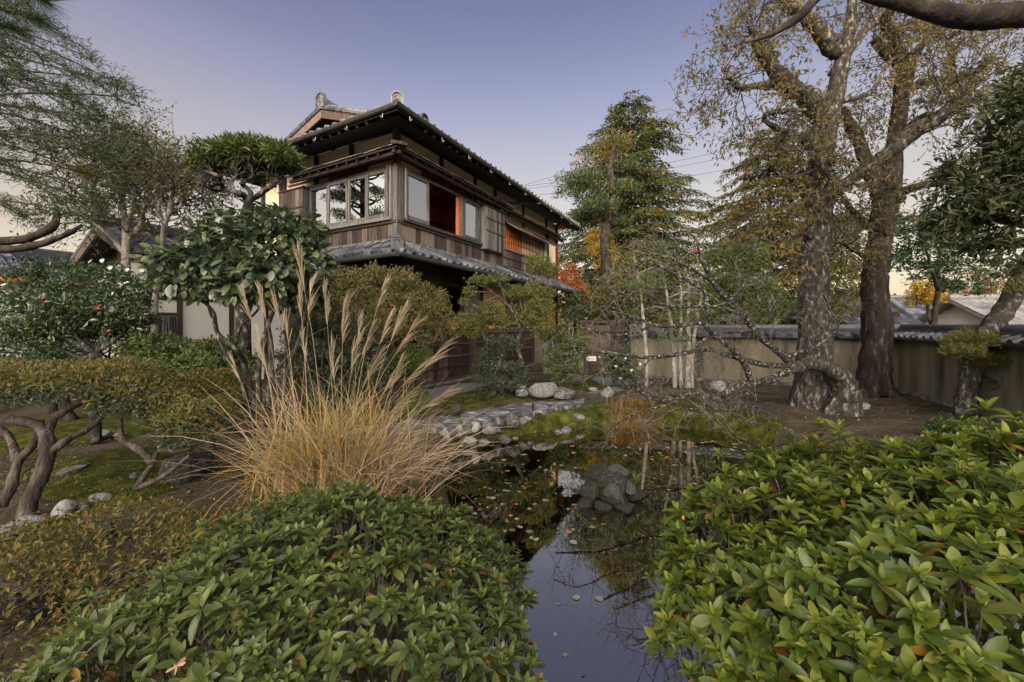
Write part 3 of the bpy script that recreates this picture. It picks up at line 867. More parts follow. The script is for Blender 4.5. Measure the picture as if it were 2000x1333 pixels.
hipP = [fR(.12, .12, .10), fR(GP * .5, GP * .5, .09), fR(GP, GP, .09)]
mb = MB(); mb.tube(hipP, .085, 8); mb.tube([p - [0, 0, .07] for p in hipP], .10, 8); mb.build('hip_ridge', m_tile, uproof)
dsc = [fR(GP - .12, .15, .08), fR(GP - .12, wr - .1, .10)]
mb = MB(); mb.tube(dsc, .09, 8); mb.build('descending_ridge', m_tile, uproof)
mb = MB(); mb.tube([p * [1, -1, 1] + [0, HWD, 0] for p in [fR(GP - .12, GP * .8, .08), fR(GP - .12, wr - .1, .10)]], .09, 8); mb.build('descending_ridge', m_tile, uproof)
ug = GP - UO
# gable: recessed dark wall, struts, barge boards and the pale verge tiles on them
MB().add([[ug + .12, -.4, UZ + .2], [ug + .12, HWD + .4, UZ + .2], [ug + .12, HWD / 2, zr - .02]], [[[0, 2, 1]]]).build('gable_wall', m_dark, uproof)
part('gable_strut', (ug + .04, HWD / 2 - .07, UZ + .3), (ug + .115, HWD / 2 + .07, zr - .05), m_greywood, uproof)
part('gable_tie', (ug + .02, HWD / 2 - 1.3, UZ + .62), (ug + .10, HWD / 2 + 1.3, UZ + .75), m_greywood, uproof)
for s in (-1, 1):
    c = HWD / 2
    y0, y1 = c + s * .0, c + s * 2.45
    z0_, z1_ = zr - .03, zr - .03 - US * 2.45
    MB().hexa([[ug - .27, y0, z0_ - .20], [ug - .22, y0, z0_ - .20], [ug - .22, y1, z1_ - .17], [ug - .27, y1, z1_ - .17], [ug - .27, y0, z0_], [ug - .22, y0, z0_], [ug - .22, y1, z1_], [ug - .27, y1, z1_]][::1] if s > 0 else
              [[ug - .27, y1, z1_ - .17], [ug - .22, y1, z1_ - .17], [ug - .22, y0, z0_ - .20], [ug - .27, y0, z0_ - .20], [ug - .27, y1, z1_], [ug - .22, y1, z1_], [ug - .22, y0, z0_], [ug - .27, y0, z0_]]).build('barge_board', m_board, uproof)
    n = 9
    for i in range(n):
        ya, yb = c + s * (.05 + 2.45 * i / n), c + s * (.05 + 2.45 * (i + 1.08) / n)
        mb = MB(); mb.tube([(ug - .25, ya, zr - US * abs(ya - c) + .045), (ug - .25, yb, zr - US * abs(yb - c) + .06)], .065, 8)
        mb.build('verge_tile', m_tile, uproof)
# rafters under the eaves
rf = MB().box((-.02, 0, -.03), (.02, .98, .03)).mesh('rafter', m_soffit)
M_ = tile_rot('R', US)
for i in range(36):
    o_ = bpy.data.objects.new('rafter', rf); C.objects.link(o_); o_.parent = uproof
    M = M_.copy(); M[:3, 3] = fR(.9 + i * .29, .03, -.135); o_.matrix_local = Matrix(M.tolist())
M_ = tile_rot('L', US)
for i in range(18):
    o_ = bpy.data.objects.new('rafter', rf); C.objects.link(o_); o_.parent = uproof
    M = M_.copy(); M[:3, 3] = fL(.9 + i * .29, .03, -.135); o_.matrix_local = Matrix(M.tolist())
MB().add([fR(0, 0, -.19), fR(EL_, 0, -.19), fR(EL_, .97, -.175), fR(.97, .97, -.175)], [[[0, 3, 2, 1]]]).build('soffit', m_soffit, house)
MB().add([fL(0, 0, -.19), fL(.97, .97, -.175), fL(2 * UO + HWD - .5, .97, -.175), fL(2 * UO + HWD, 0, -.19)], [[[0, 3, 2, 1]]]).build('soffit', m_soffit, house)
part('end_soffit', (HL + .06, -.3, 5.845), (HL + UO - .02, HWD + .3, 5.86), m_fusuma_and_sunlit)  # low sun on this soffit painted as an orange colour
# gutters and their hooks
def gutter(pts, r=.055):
    mb = MB(); mb.tube(smooth_pts(pts, 3), r, 8); return mb.build('gutter', m_gutter, house)
g0 = UO + .05
gutter([(-g0, HWD + UO, UZ - .03), (-g0, 2, UZ - .03), (-g0, -g0 + .25, UZ - .02), (-g0 - .02, -g0 - .02, UZ + .0)])
gutter([(-g0 - .02, -g0 - .02, UZ + .0), (-g0 + .25, -g0, UZ - .02), (2.5, -g0, UZ - .04), (6.0, -g0, UZ - .07)], .06)
gutter([(6.03, -g0 + .03, UZ - .09), (8, -g0 + .03, UZ - .09), (HL + UO, -g0 + .03, UZ - .09)])
hk = MB(); hk.tube([(0, 0, 0), (0, 0, -.07), (0, -.03, -.10), (0, -.06, -.07)], .008, 5)
hkm = hk.mesh('gutter_hook', m_metal)
rep('gutter_hook', hkm, house, [(-.55 + i * 1.05, -g0, UZ - .10) for i in range(10)])
rep('gutter_hook', hkm, house, [(-g0, -.5 + i * 1.05, UZ - .10) for i in range(6)], (0, 0, -math.pi / 2))
ud = U_of(976, -.06)
mb = MB(); mb.tube(smooth_pts([(5.9, -g0, UZ - .11), (5.7, -g0 + .1, UZ - .18), (5.0, -.25, UZ - .28), (ud, -.08, UZ - .38), (ud, -.06, UZ - .6), (ud, -.06, 4.4), (ud, -.06, 3.5), (ud + .05, -.2, 3.36), (ud + .9, -.95, 2.98)], 4), .035, 7)
mb.build('downpipe', m_gutter, house)

# lower roof skirt with its tiles
LO, LZ = 1.0, 2.86
LS = .50
lR, lL = roof_map('R', LO, LZ, LS), roof_map('L', LO, LZ, LS)
lw = MB()
LE = HL + LO + 1.0
slab(lw, [lR(0, 0), lR(LE, 0), lR(LE, LO), lR(LO, LO)], .08)
slab(lw, [lL(0, 0), lL(LO, LO), lL(LO + HWD, LO), lL(LO + HWD, 0)], .08)
lowroof = lw.build('lower_roof', m_soffit, house)
lay_tiles(lowroof, 'R', LO, LZ + .02, LS, .12, LE, 5, t_eave, t_pan)
lay_tiles(lowroof, 'L', LO, LZ + .02, LS, .12, LO + 4.2, 5, t_eave, t_pan)
part('flashing', (-.02, -.10, 3.33), (HL + .5, -.02, 3.368), m_tilepale, lowroof)
part('flashing', (-.10, -.10, 3.33), (-.02, HWD, 3.368), m_tilepale, lowroof)
hipP = [lR(.10, .10, .09), lR(.5, .5, .09), lR(.98, .98, .10)]
mb = MB(); mb.tube(hipP, .075, 8); mb.tube([p - [0, 0, .06] for p in hipP], .09, 8); mb.build('hip_ridge', m_tile, lowroof)
mb = MB(); oni(mb, .23, .27, .09, lR(.10, .10, .03), R_C); mb.build('ridge_end_tile', m_tile, lowroof)
gutter([(-LO - .05, HWD, LZ - .06), (-LO - .05, 1, LZ - .06), (-LO - .05, -LO - .05, LZ - .05)], .05)
gutter([(-LO - .05, -LO - .05, LZ - .05), (2, -LO - .05, LZ - .06), (LE - LO, -LO - .05, LZ - .08)], .05)
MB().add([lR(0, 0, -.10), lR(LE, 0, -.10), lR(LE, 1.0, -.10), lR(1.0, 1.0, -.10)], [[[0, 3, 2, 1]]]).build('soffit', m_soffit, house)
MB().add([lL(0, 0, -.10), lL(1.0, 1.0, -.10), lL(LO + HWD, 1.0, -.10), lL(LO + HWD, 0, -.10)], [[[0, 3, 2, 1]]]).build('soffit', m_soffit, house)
# ground floor
part('ground_floor_wall', (0.0, .02, 0), (U_of(865), .12, 3.35), m_dark)
part('ground_floor_wall', (0.02, .14, 0), (.12, HWD, 3.35), m_dark)
part('lintel_boards', (U_of(865), .03, 2.48), (U_of(941), .10, 3.35), m_dark)
part('ochre_wall', (U_of(865), .03, 0.0), (U_of(1020), .12, 1.60), m_ochre)
part('sliding_door', (U_of(903), .05, 1.62), (U_of(940), .09, 2.47), m_board)
part('veranda_floor', (U_of(865), .13, 1.52), (U_of(903), 2.5, 1.58), m_dark)
part('back_wall', (.13, 2.5, 0), (HL - .12, 2.6, 3.3), m_soffit)
part('ground_ceiling', (.13, .13, 3.3), (HL - .12, 2.6, 3.34), m_soffit)
part('ochre_wall', (U_of(943), .025, 1.605), (U_of(990), .12, 3.35), m_ochre)
part('ochre_wall', (U_of(1020), .03, 0), (HL, .12, 3.35), m_ochre)
part('ochre_wall', (HL - .1, .13, 0), (HL, HWD, 3.35), m_ochre)
part('dark_window', (U_of(992), .04, 1.605), (U_of(1019), .10, 2.9), m_soffit)
part('lintel_boards', (U_of(992), .03, 2.905), (U_of(1019), .11, 3.35), m_dark)
for px in (903, 941, 991, 1020, 1066):
    u = U_of(px); part('post', (u - .06, -.02, 0), (u + .06, .024, 3.3), m_dark)
part('post', (HL - .05, -.03, 0), (HL + .08, .024, 3.3), m_board)
part('sill', (U_of(865), -.03, 1.30), (U_of(1040), .028, 1.34), m_dark)

# ------------------------------------------------------------------ dark board fence along the house
fo = -.30
fence = thing('board_fence', 'dark brown board fence with rails along the foot of the house', 'fence', hw(0, fo, 0), HR, worldparts=False)
fb = [MB().box((-.092, -.011, .10), (.092, .011, 1.22)).mesh('board', m_fence) for _ in range(1)][0]
ua, ub = -1.6, U_of(1003, fo)
i = 0; s = ua
while s < ub - .05:
    rep('board', fb, fence, [(s + .095, rng.uniform(-.004, .004), rng.uniform(-.005, .005))]); s += .192
def fpart(name, lo, hi, m=m_fence):
    o = MB().box(lo, hi).build(name, m); o.parent = fence; return o
uc = U_of(1041, fo)
for z in (.36, .62, .94): fpart('rail', (ua, -.036, z), (uc, -.013, z + .035))
fpart('cap_rail', (ua, -.05, 1.225), (uc, .04, 1.265), m_greywood)
fpart('base_rail', (ua, -.05, .02), (uc, .03, .095), m_dark)
for px in (1003, 1041):
    u = U_of(px, fo); fpart('post', (u - .05, -.045, 0), (u + .05, .05, 1.224), m_dark)
ul = U_of(1003, fo) + .055; ur = U_of(1041, fo) - .055
fpart('lattice_rail', (ul, -.012, .62), (ur, .012, .66)); fpart('lattice_rail', (ul, -.012, 1.0), (ur, .012, 1.04))
nb = 8
lb = MB().box((-.02, -.009, .661), (.02, .009, .999)).mesh('lattice_bar', m_dark)
rep('lattice_bar', lb, fence, [(ul + (ur - ul) * (i + .5) / nb, 0, 0) for i in range(nb)])
fpart('panel', (ul, -.01, .1), (ur, .01, .615)); fpart('panel', (ul, -.01, 1.045), (ur, .01, 1.224))
fpart('stone_footing', (ua, -.10, -.1), (uc, .06, .018), m_stonelight)
stub = MB().box((U_of(1043, fo), fo - .04, -.1), (U_of(1068, fo), fo + .1, 1.15)).build('stub_wall', m_earthwall)
stub.location = HO; stub.rotation_euler = (0, 0, HR)
tag(stub, 'short plain clay wall at the far end of the dark board fence', 'wall')
# ------------------------------------------------------------------ clay garden wall with tiled coping, gate
def garden_wall(name, label, p0, p1, h=1.12):
    p0, p1 = np.array([*p0, 0.]), np.array([*p1, 0.])
    L_ = np.linalg.norm(p1 - p0); rz = math.atan2(*(p1 - p0)[1::-1])
    w = thing(name, label, 'wall', p0, rz, 'clay garden walls', worldparts=False)
    def wp(nm, mb, m, smooth=False):
        o = mb.build(nm, m, smooth=smooth); o.parent = w; return o
    wp('wall_face', MB().box((0, -.11, -.35), (L_, .11, h)), m_earthwall)
    wp('stone_base', MB().box((0, -.15, -.4), (L_, .15, .06)), m_stone)
    wp('eave_board', MB().box((-.05, -.24, h + .003), (L_ + .05, .24, h + .04)), m_greywood)
    n = int(L_ / .235)
    tm = []
    for s in (-1, 1):
        t_ = tile_mesh('coping_tile', .235, .34, True, m_tile)
        for i in range(n):
            o = bpy.data.objects.new('coping_tile', t_); C.objects.link(o); o.parent = w
            a = .38
            x = np.array([1., 0, 0]) * (1 if s < 0 else -1); y = np.array([0, -s * math.cos(a), math.sin(a)]); nn = np.cross(x, y)
            M = np.eye(4); M[:3, 0] = x; M[:3, 1] = y; M[:3, 2] = nn
            M[:3, 3] = [(i + .5) * L_ / n, s * .31, h + .065 + rng.uniform(-.004, .004)]
            o.matrix_local = Matrix(M.tolist())
    mb = MB(); mb.box((0, -.09, h + .04), (L_, .09, h + .24)); wp('coping_core', mb, m_tile)
    mb = MB(); mb.tube([(-.05, 0, h + .27), (L_ / 2, 0, h + .265), (L_ + .05, 0, h + .27)], .075, 10); wp('ridge_tile', mb, m_tile, True)
    return w
W0, W1, W2 = (3.35, 11.15), (8.75, 8.9), (6.75, 4.3)
garden_wall('garden_wall', 'clay wall with tiled coping running across behind the leaning bare tree', W0, W1)
garden_wall('garden_wall', 'clay wall with stained face running toward the viewer at right', W1, W2)
# roofed gateway at the left end of the wall
gx0, gx1 = at(1150, 0, 11.9)[0], at(1212, 0, 11.9)[0]
gate = thing('garden_gate', 'dark brown plank gate in the gap between the house fence and the clay wall', 'gate', ((gx0 + gx1) / 2, 11.9, 0))
for nm, lo, hi in (('gate_post', (gx0 - .12, 11.84, -.1), (gx0, 11.96, 1.5)), ('gate_post', (gx1, 11.84, -.1), (gx1 + .12, 11.96, 1.5)), ('lintel', (gx0 - .3, 11.83, 1.501), (gx1 + .3, 11.97, 1.6))):
    MB().box(lo, hi).build(nm, m_dark, gate)
nb = 6; bw = (gx1 - gx0) / nb
gm = MB().box((-bw / 2 + .004, -.012, 0), (bw / 2 - .004, .012, 1.38)).mesh('plank', m_fence)
for i in range(nb):
    rep('plank', gm, gate, [(gx0 + bw * (i + .5) - (gx0 + gx1) / 2, 0, .06)])
for z in (.2, .72, 1.2): MB().box((gx0 + .01, 11.86, z), (gx1 - .01, 11.887, z + .07)).build('rail', m_dark, gate)
side = MB().box((at(1062, 0, 11.6)[0], 11.75, -.2), (gx0 - .16, 11.9, 1.05)).build('low_wall', m_earthwall)
tag(side, 'low bare clay wall beside the dark gate and its white notice', 'wall')
sg = at(1155, 701, 11.7)
sign = thing('notice_sign', 'small white notice plate on the post beside the dark gate', 'sign', sg)
MB().box(sg - [.14, .01, .07], sg + [.14, .008, .07]).build('plate', m_white, sign)
for dz, w_ in ((.022, .10), (-.024, .085)):
    mb = MB()
    for i in range(7): mb.box((sg[0] - w_ + i * w_ * .29, sg[1] - .0135, sg[2] + dz - .013), (sg[0] - w_ + i * w_ * .29 + w_ * .2, sg[1] - .0105, sg[2] + dz - .004))
    mb.build('print', m_dark, sign)
MB().box(sg + [-.03, .012, -1.0], sg + [.03, .05, .06]).build('stake', m_dark, sign)

# ------------------------------------------------------------------ white walled wing at the left, with its gable towards us
wing_o = at(245, 455, 9.0); wing_o[2] = 0
wing = thing('gabled_wing', 'low white walled wing with dark posts and a small tiled gable', 'building', wing_o, HR, worldparts=False)
def wpart(nm, lo, hi, m): 
    o = MB().box(lo, hi).build(nm, m); o.parent = wing; return o
wz = 3.60
wpart('white_wall', (.0, -1.18, -.2), (6.0, -1.1, 2.9), m_white)
wpart('white_wall', (.0, -1.09, -.2), (.08, 1.5, 2.85), m_whitedim)
wpart('white_wall', (.0, 1.51, -.2), (6, 1.6, 2.85), m_white)
def wu(px): 
    r = (px - CX) / F; o = wing_o + dv * -1.2
    return (r * o[1] - o[0]) / (du[0] - r * du[1])
for px in (293, 351, 452, 520): wpart('post', (wu(px) - .05, -1.22, -.2), (wu(px) + .05, -1.185, 2.9), m_dark)
wpart('rail', (0, -1.215, 2.0), (6, -1.186, 2.08), m_dark)
wpart('rail', (wu(293), -1.214, 1.66), (wu(351), -1.187, 1.72), m_dark)
wpart('rail', (0, -1.214, .55), (6, -1.187, .62), m_dark)
lu0, lu1 = wu(296) , wu(348)
lat = wpart('lattice_window', (lu0, -1.20, 1.0), (lu1, -1.183, 1.62), m_soffit)
for i in range(9):
    s = lu0 + (lu1 - lu0) * (i + .5) / 9
    MB().box((s - .016, -1.235, 1.0), (s + .016, -1.205, 1.64)).build('lattice_bar', m_greywood, lat)
wpart('lattice_rail', (lu0, -1.23, 1.1), (lu1, -1.202, 1.13), m_dark); wpart('lattice_rail', (lu0, -1.23, 1.5), (lu1, -1.202, 1.53), m_dark)
rl = MB()
sl = .42
for s in (-1, 1):
    V = [(-.45, 0, wz), (7, 0, wz), (7, s * 1.75, wz - sl * 1.75), (-.45, s * 1.75, wz - sl * 1.75)]
    slab(rl, V if s < 0 else V[::-1], .08)
wroof = rl.build('roof', m_soffit, wing)
t_w = tile_mesh('roof_tile', .28, .34, False, m_tile); t_we = tile_mesh('eave_tile', .28, .34, True, m_tile)
a = math.atan(sl)
for i in range(24):
    for j in range(6):
        o = bpy.data.objects.new('roof_tile' if j else 'eave_tile', t_w if j else t_we); C.objects.link(o); o.parent = wroof
        x = np.array([1., 0, 0]); y = np.array([0, math.cos(a), math.sin(a)]); M = np.eye(4)
        M[:3, 0] = x; M[:3, 1] = y; M[:3, 2] = np.cross(x, y)
        M[:3, 3] = [-.38 + i * .28, -1.78 + j * .29, wz - sl * (1.78 - j * .29) + .02]
        o.matrix_local = Matrix(M.tolist())
mb = MB(); mb.box((-.4, -.11, wz), (7, .11, wz + .16)); mb.tube([(-.45, 0, wz + .17), (3, 0, wz + .17), (7, 0, wz + .17)], .08, 8); mb.build('ridge', m_tile, wroof)
mb = MB(); oni(mb, .30, .36, .10, np.array([-.52, 0, wz - .02]), R_L); mb.build('ridge_end_tile', m_tilepale, wroof)
for s in (-1, 1):
    V = [[-.47, 0, wz - .2], [-.42, 0, wz - .2], [-.42, s * 1.75, wz - sl * 1.75 - .18], [-.47, s * 1.75, wz - sl * 1.75 - .18], [-.47, 0, wz - .02], [-.42, 0, wz - .02], [-.42, s * 1.75, wz - sl * 1.75], [-.47, s * 1.75, wz - sl * 1.75]]
    if s < 0: V = [V[i] for i in (3, 2, 1, 0, 7, 6, 5, 4)]
    MB().hexa(V).build('barge_board', m_board, wroof)
    mb = MB(); mb.tube([(-.44, s * .1, wz - sl * .1 + .05), (-.44, s * 1.0, wz - sl * 1.0 + .05), (-.44, s * 1.78, wz - sl * 1.78 + .05)], .055, 8); mb.build('verge_tile', m_tile, wroof)
MB().add([[.04, -1.2, 2.86], [.04, 1.6, 2.86], [.04, 0.1, wz - .06]], [[[0, 2, 1]]]).build('gable_wall', m_dark, wroof)

# low tiled building further left behind the pines
lo_o = at(-60, 480, 12.0); lo_o[2] = 0
low = thing('tiled_outbuilding', 'low tiled outbuilding behind the trees at the left edge', 'building', lo_o, HR, worldparts=False)
def lpart(nm, lo, hi, m):
    o = MB().box(lo, hi).build(nm, m); o.parent = low; return o
lpart('wall', (0, -.05, 0), (9, .05, 2.9), m_white); lpart('wall', (0, 3.0, 0), (9, 3.1, 2.9), m_white)
lpart('wall', (0, .06, 0), (.1, 2.99, 2.9), m_white); lpart('fascia', (-.4, -.62, 2.80), (9, -.56, 2.95), m_fusuma_and_sunlit)  # orange fascia colour stands in for sunlight on the board
rl = MB()
slab(rl, [(-.4, -.6, 3.0), (9, -.6, 3.0), (9, 1.5, 3.9), (-.4, 1.5, 3.9)], .08); slab(rl, [(-.4, 1.5, 3.9), (9, 1.5, 3.9), (9, 3.6, 3.0), (-.4, 3.6, 3.0)], .08)
lroof = rl.build('roof', m_soffit, low)
a = math.atan(.43)
for i in range(32):
    for j in range(8):
        o = bpy.data.objects.new('roof_tile' if j else 'eave_tile', t_w if j else t_we); C.objects.link(o); o.parent = lroof
        x = np.array([1., 0, 0]); y = np.array([0, math.cos(a), math.sin(a)]); M = np.eye(4)
        M[:3, 0] = x; M[:3, 1] = y; M[:3, 2] = np.cross(x, y)
        M[:3, 3] = [-.3 + i * .29, -.65 + j * .29, 3.0 + .43 * (j * .29 - .05) + .02]
        o.matrix_local = Matrix(M.tolist())
mb = MB(); mb.box((-.4, 1.38, 3.85), (9, 1.62, 4.08)); mb.tube([(-.45, 1.5, 4.1), (4, 1.5, 4.1), (9, 1.5, 4.1)], .09, 8); mb.build('ridge', m_tile, lroof)

# ------------------------------------------------------------------ neighbouring roofs beyond the clay wall
def far_house(label, px, pyr, Y, w, d, rz, zw, zr_, wm, rm, name='neighbour_house'):
    p = at(px, 600, Y); p[2] = 0
    h = thing(name, label, 'house', p, rz, worldparts=False)
    def q(nm, mb, m, par=h):
        o = mb.build(nm, m); o.parent = par; return o
    mb = MB(); mb.box((-w / 2, -d / 2, 0), (w / 2, d / 2, zw)); mb.add([[-w / 2, -d / 2, zw], [-w / 2, d / 2, zw], [-w / 2, 0, zr_ - .1], [w / 2, -d / 2, zw], [w / 2, d / 2, zw], [w / 2, 0, zr_ - .1]], [[[0, 2, 1], [3, 4, 5]]])
    q('wall', mb, wm)
    rm_ = MB(); o_ = .5; k = (zr_ - zw) / (d / 2)
    for s in (-1, 1):
        V = [(-w / 2 - o_, 0, zr_), (w / 2 + o_, 0, zr_), (w / 2 + o_, s * (d / 2 + o_), zw - k * o_), (-w / 2 - o_, s * (d / 2 + o_), zw - k * o_)]
        slab(rm_, V if s < 0 else V[::-1], .1)
    r = q('roof', rm_, rm)
    a = math.atan(k); Lr = math.hypot(d / 2 + o_, (d / 2 + o_) * k)
    nc, nr = int((w + 2 * o_) / .3), int(Lr / .32)
    tm_ = tile_mesh('roof_tile', .30, .36, False, rm); mbf = []
    ncap = 0
    for i in range(nc):
        for j in range(nr):
            if ncap >= 300: break
            ncap += 1
            o = bpy.data.objects.new('roof_tile', tm_); C.objects.link(o); o.parent = r
            x = np.array([1., 0, 0]); y = np.array([0, math.cos(a), math.sin(a)]); M = np.eye(4)
            M[:3, 0] = x; M[:3, 1] = y; M[:3, 2] = np.cross(x, y)
            M[:3, 3] = [-w / 2 - o_ + (i + .5) * .3, -d / 2 - o_ + j * .32 * math.cos(a), zw - k * o_ + j * .32 * math.sin(a) + .02]
            o.matrix_local = Matrix(M.tolist())
    mb = MB(); mb.tube([(-w / 2 - o_, 0, zr_ + .08), (0, 0, zr_ + .08), (w / 2 + o_, 0, zr_ + .08)], .12, 8); q('ridge', mb, rm, r)
    for xx in (-w / 4, w / 4):
        ww = q('window', MB().box((xx - .45, -d / 2 - .03, .9), (xx + .45, -d / 2 - .002, 1.9)), m_dark)
    return h
far_house('neighbour house with grey tiled roof between the two big trunks', 1648, 600, 14.5, 2.0, 2.2, .15, 1.7, 2.55, m_board, m_tile)
far_house('pale neighbour house with light grey gabled roof at the right edge', 2020, 600, 16.0, 5.2, 3.6, -.12, 1.55, 2.5, m_white, m_tilepale)
far_house('distant small house with a grey roof between the big tree and the yellow maple', 1765, 590, 26, 4, 3.4, -.1, 2.1, 3.2, m_board, m_tile)

# overhead cables
m_cable = mat('cable', [(.02, .02, .02), (.03, .03, .03)], bump=0)
for i, (a, b, sag) in enumerate([((900, 396), (1420, 222), .5), ((1200, 338), (2150, 70), 1.2), ((1200, 347), (2150, 92), 1.3), ((1200, 366), (2150, 128), 1.4)]):
    p, q = at(*a, 40), at(*b, 36)
    t_ = np.linspace(-.25, 1.25, 24)[:, None]
    P = p * (1 - t_) + q * t_; P[:, 2] -= sag * 4 * (t_[:, 0] * (1 - t_[:, 0]))
    mb = MB(); mb.tube(P, .018, 5)
    lb_ = ['thin single cable sloping over the house eave toward the tall conifer', 'topmost of three cables crossing behind the big gnarled trees', 'middle one of three cables crossing behind the big gnarled trees', 'lowest of three cables crossing behind the big gnarled trees'][i]
    tag(mb.build('overhead_cable', m_cable), lb_, 'cable', 'overhead cables')
# ------------------------------------------------------------------ leaf colours
l_ever = leafmat('dull_evergreen_leaf', [(.022,.032,.016), (.04,.054,.024), (.065,.08,.032), (.10,.105,.04)], rough=.42, spec=.4)
l_dark = leafmat('dark_evergreen_leaf', [(0.0156,0.0364,0.0182), (0.0338,0.0676,0.0286), (0.0585,0.0975,0.0364), (0.091,0.13,0.0455)], rough=.38, spec=.5)
l_camellia = leafmat('camellia_leaf', [(.016,.030,.015), (.032,.053,.024), (.055,.08,.034), (.11,.125,.045)], rough=.26, spec=.7, tr=.25)
l_mid = leafmat('mid_green_leaf', [(0.0375,0.0625,0.02), (0.0688,0.106,0.0275), (0.106,0.144,0.0375), (0.15,0.163,0.05)])
l_olive = leafmat('olive_leaf', [(0.0455,0.0585,0.0182), (0.091,0.104,0.0286), (0.143,0.137,0.039), (0.195,0.156,0.0455)])
l_maple = leafmat('turning_leaf', [(.06,.085,.028), (.10,.13,.035), (.13,.145,.042), (.17,.12,.05), (.20,.09,.05)])
l_bronze = leafmat('bronze_leaf', [(.05,.065,.018), (.085,.10,.024), (.125,.12,.03), (.17,.125,.03), (.14,.085,.025)])
l_under = leafmat('grey_green_leaf', [(0.0297,0.0432,0.027), (0.0607,0.081,0.0473), (0.101,0.121,0.0743)])
l_conifer = leafmat('conifer_needles', [(0.0272,0.051,0.0238), (0.051,0.0816,0.0306), (0.085,0.112,0.0408), (0.145,0.145,0.0476)], tr=.3)
l_sunlit = leafmat('sunlit_gold_leaf', [(.06,.06,.016), (.13,.10,.018), (.22,.13,.016), (.32,.17,.016)], tr=.5)  # gold of the low sun put into the leaf colour
l_pine = leafmat('pine_needles', [(0.0182,0.0364,0.0156), (0.0338,0.0585,0.0234), (0.0585,0.0845,0.0286)], tr=.25)
l_orange = leafmat('orange_autumn_leaf', [(.30,.07,.015), (.42,.13,.02), (.5,.2,.03), (.35,.05,.02)], tr=.5)
l_yellow = leafmat('yellow_autumn_leaf', [(.30,.20,.03), (.45,.30,.03), (.55,.38,.05), (.2,.2,.04)], tr=.5)
l_sparse = leafmat('brown_green_leaf', [(.055,.065,.032), (.095,.10,.042), (.14,.125,.05), (.22,.13,.04)], tr=.45)
l_pod = leafmat('clipped_leaf', [(.03,.05,.016), (.055,.085,.022), (.085,.115,.028), (.13,.14,.036)], rough=.4)
l_topiary = leafmat('topiary_leaf', [(0.03,0.06,0.012), (0.066,0.108,0.0168), (0.108,0.156,0.024)])
l_flower = leafmat('white_petal', [(.55,.55,.53), (.68,.67,.64)], tr=.3)
l_red = leafmat('red_petal', [(.30,.02,.03), (.42,.035,.05)], tr=.3)
LF, LM, LL = T_leaf(), T_mid(), T_lo()

def plant(name, label, cat, base, group=None):
    return thing(name, label, cat, base, 0.0, group)
def px_clump(px, py, Y, rx, ry, rd=None):
    s = Y / F
    return at(px, py, Y), np.array([rx * s, (rd if rd is not None else (rx + ry) / 2) * s, ry * s])
def crown(mb, rng, clumps, n, L, T=None, shell=.5, rough=.3, up=.5, out=.5, flat=None, sub=0, mi=0, droop=0.0):
    """foliage spread through the clumps; sub = small secondary tufts so light and gaps break it up"""
    vol = np.array([np.prod(r) ** (2 / 3) for c, r in clumps]); vol /= vol.sum()
    for (c, r), w in zip(clumps, vol):
        k = max(8, int(n * w))
        if sub:
            ns = max(5, k // sub)
            Cc, d0 = clump(rng, c, r, ns, shell, rough, flat)
            idx = rng.integers(0, ns, k)
            rr = min(r) * .26
            e = rdir(rng, k) * (rng.random(k) ** .5)[:, None] * rr * np.array([1.25, 1.25, .7])
            P = Cc[idx] + e; d = nrm(d0[idx] * .6 + e / max(rr, 1e-6))
        else:
            P, d = clump(rng, c, r, k, shell, rough, flat)
        D = nrm(d * out + rdir(rng, len(P)) * .75 + np.array([0, 0, .1 - droop]))
        N = nrm(d * .5 + rdir(rng, len(P)) * .55 + np.array([0, 0, up]))
        scatter(mb, T or LM, P, D, N, L * rng.uniform(.65, 1.25, len(P)), mi=mi)
def skeleton(mb, rng, base, fork, clumps, r0, k=7, wob=.06, per=3):
    """trunk to a fork, then limbs into every clump"""
    base, fork = np.asarray(base, float), np.asarray(fork, float)
    H = np.linalg.norm(fork - base)
    P = [base + (fork - base) * t + rng.normal(size=3) * [wob * H, wob * H, 0] * (0 < t < 1) for t in np.linspace(0, 1, 5)]
    limb(mb, P, [r0 * 1.25, r0, r0 * .9, r0 * .8, r0 * .75], k, 5, .06, rng)
    for c, r in clumps:
        mid = (fork + c) / 2 + rng.normal(size=3) * .12 * np.linalg.norm(c - fork)
        Q, _ = limb(mb, [fork, mid, c], [r0 * .6, r0 * .4, r0 * .15], 5, 5, .08, rng)
        for _ in range(per):
            i = rng.integers(len(Q) // 2, len(Q))
            e = c + rdir(rng, 1)[0] * r * .8
            m2 = (Q[i] + e) / 2 + rng.normal(size=3) * .12 * np.linalg.norm(e - Q[i])
            limb(mb, [Q[i], m2, e], [r0 * .22, r0 * .15, r0 * .05], 4, 4)
def broad_tree(name, label, cat, base, fork, clumps, n, L, lm, bark, seed, r0=.12, group=None, T=None, **kw):
    rng = np.random.default_rng(seed)
    t = plant(name, label, cat, base, group)
    mb = MB(); skeleton(mb, rng, base, fork, clumps, r0); mb.build('trunk', bark, t, smooth=True)
    mb = MB(); crown(mb, rng, clumps, n, L, T, **kw); mb.build('crown', lm, t)
    return t
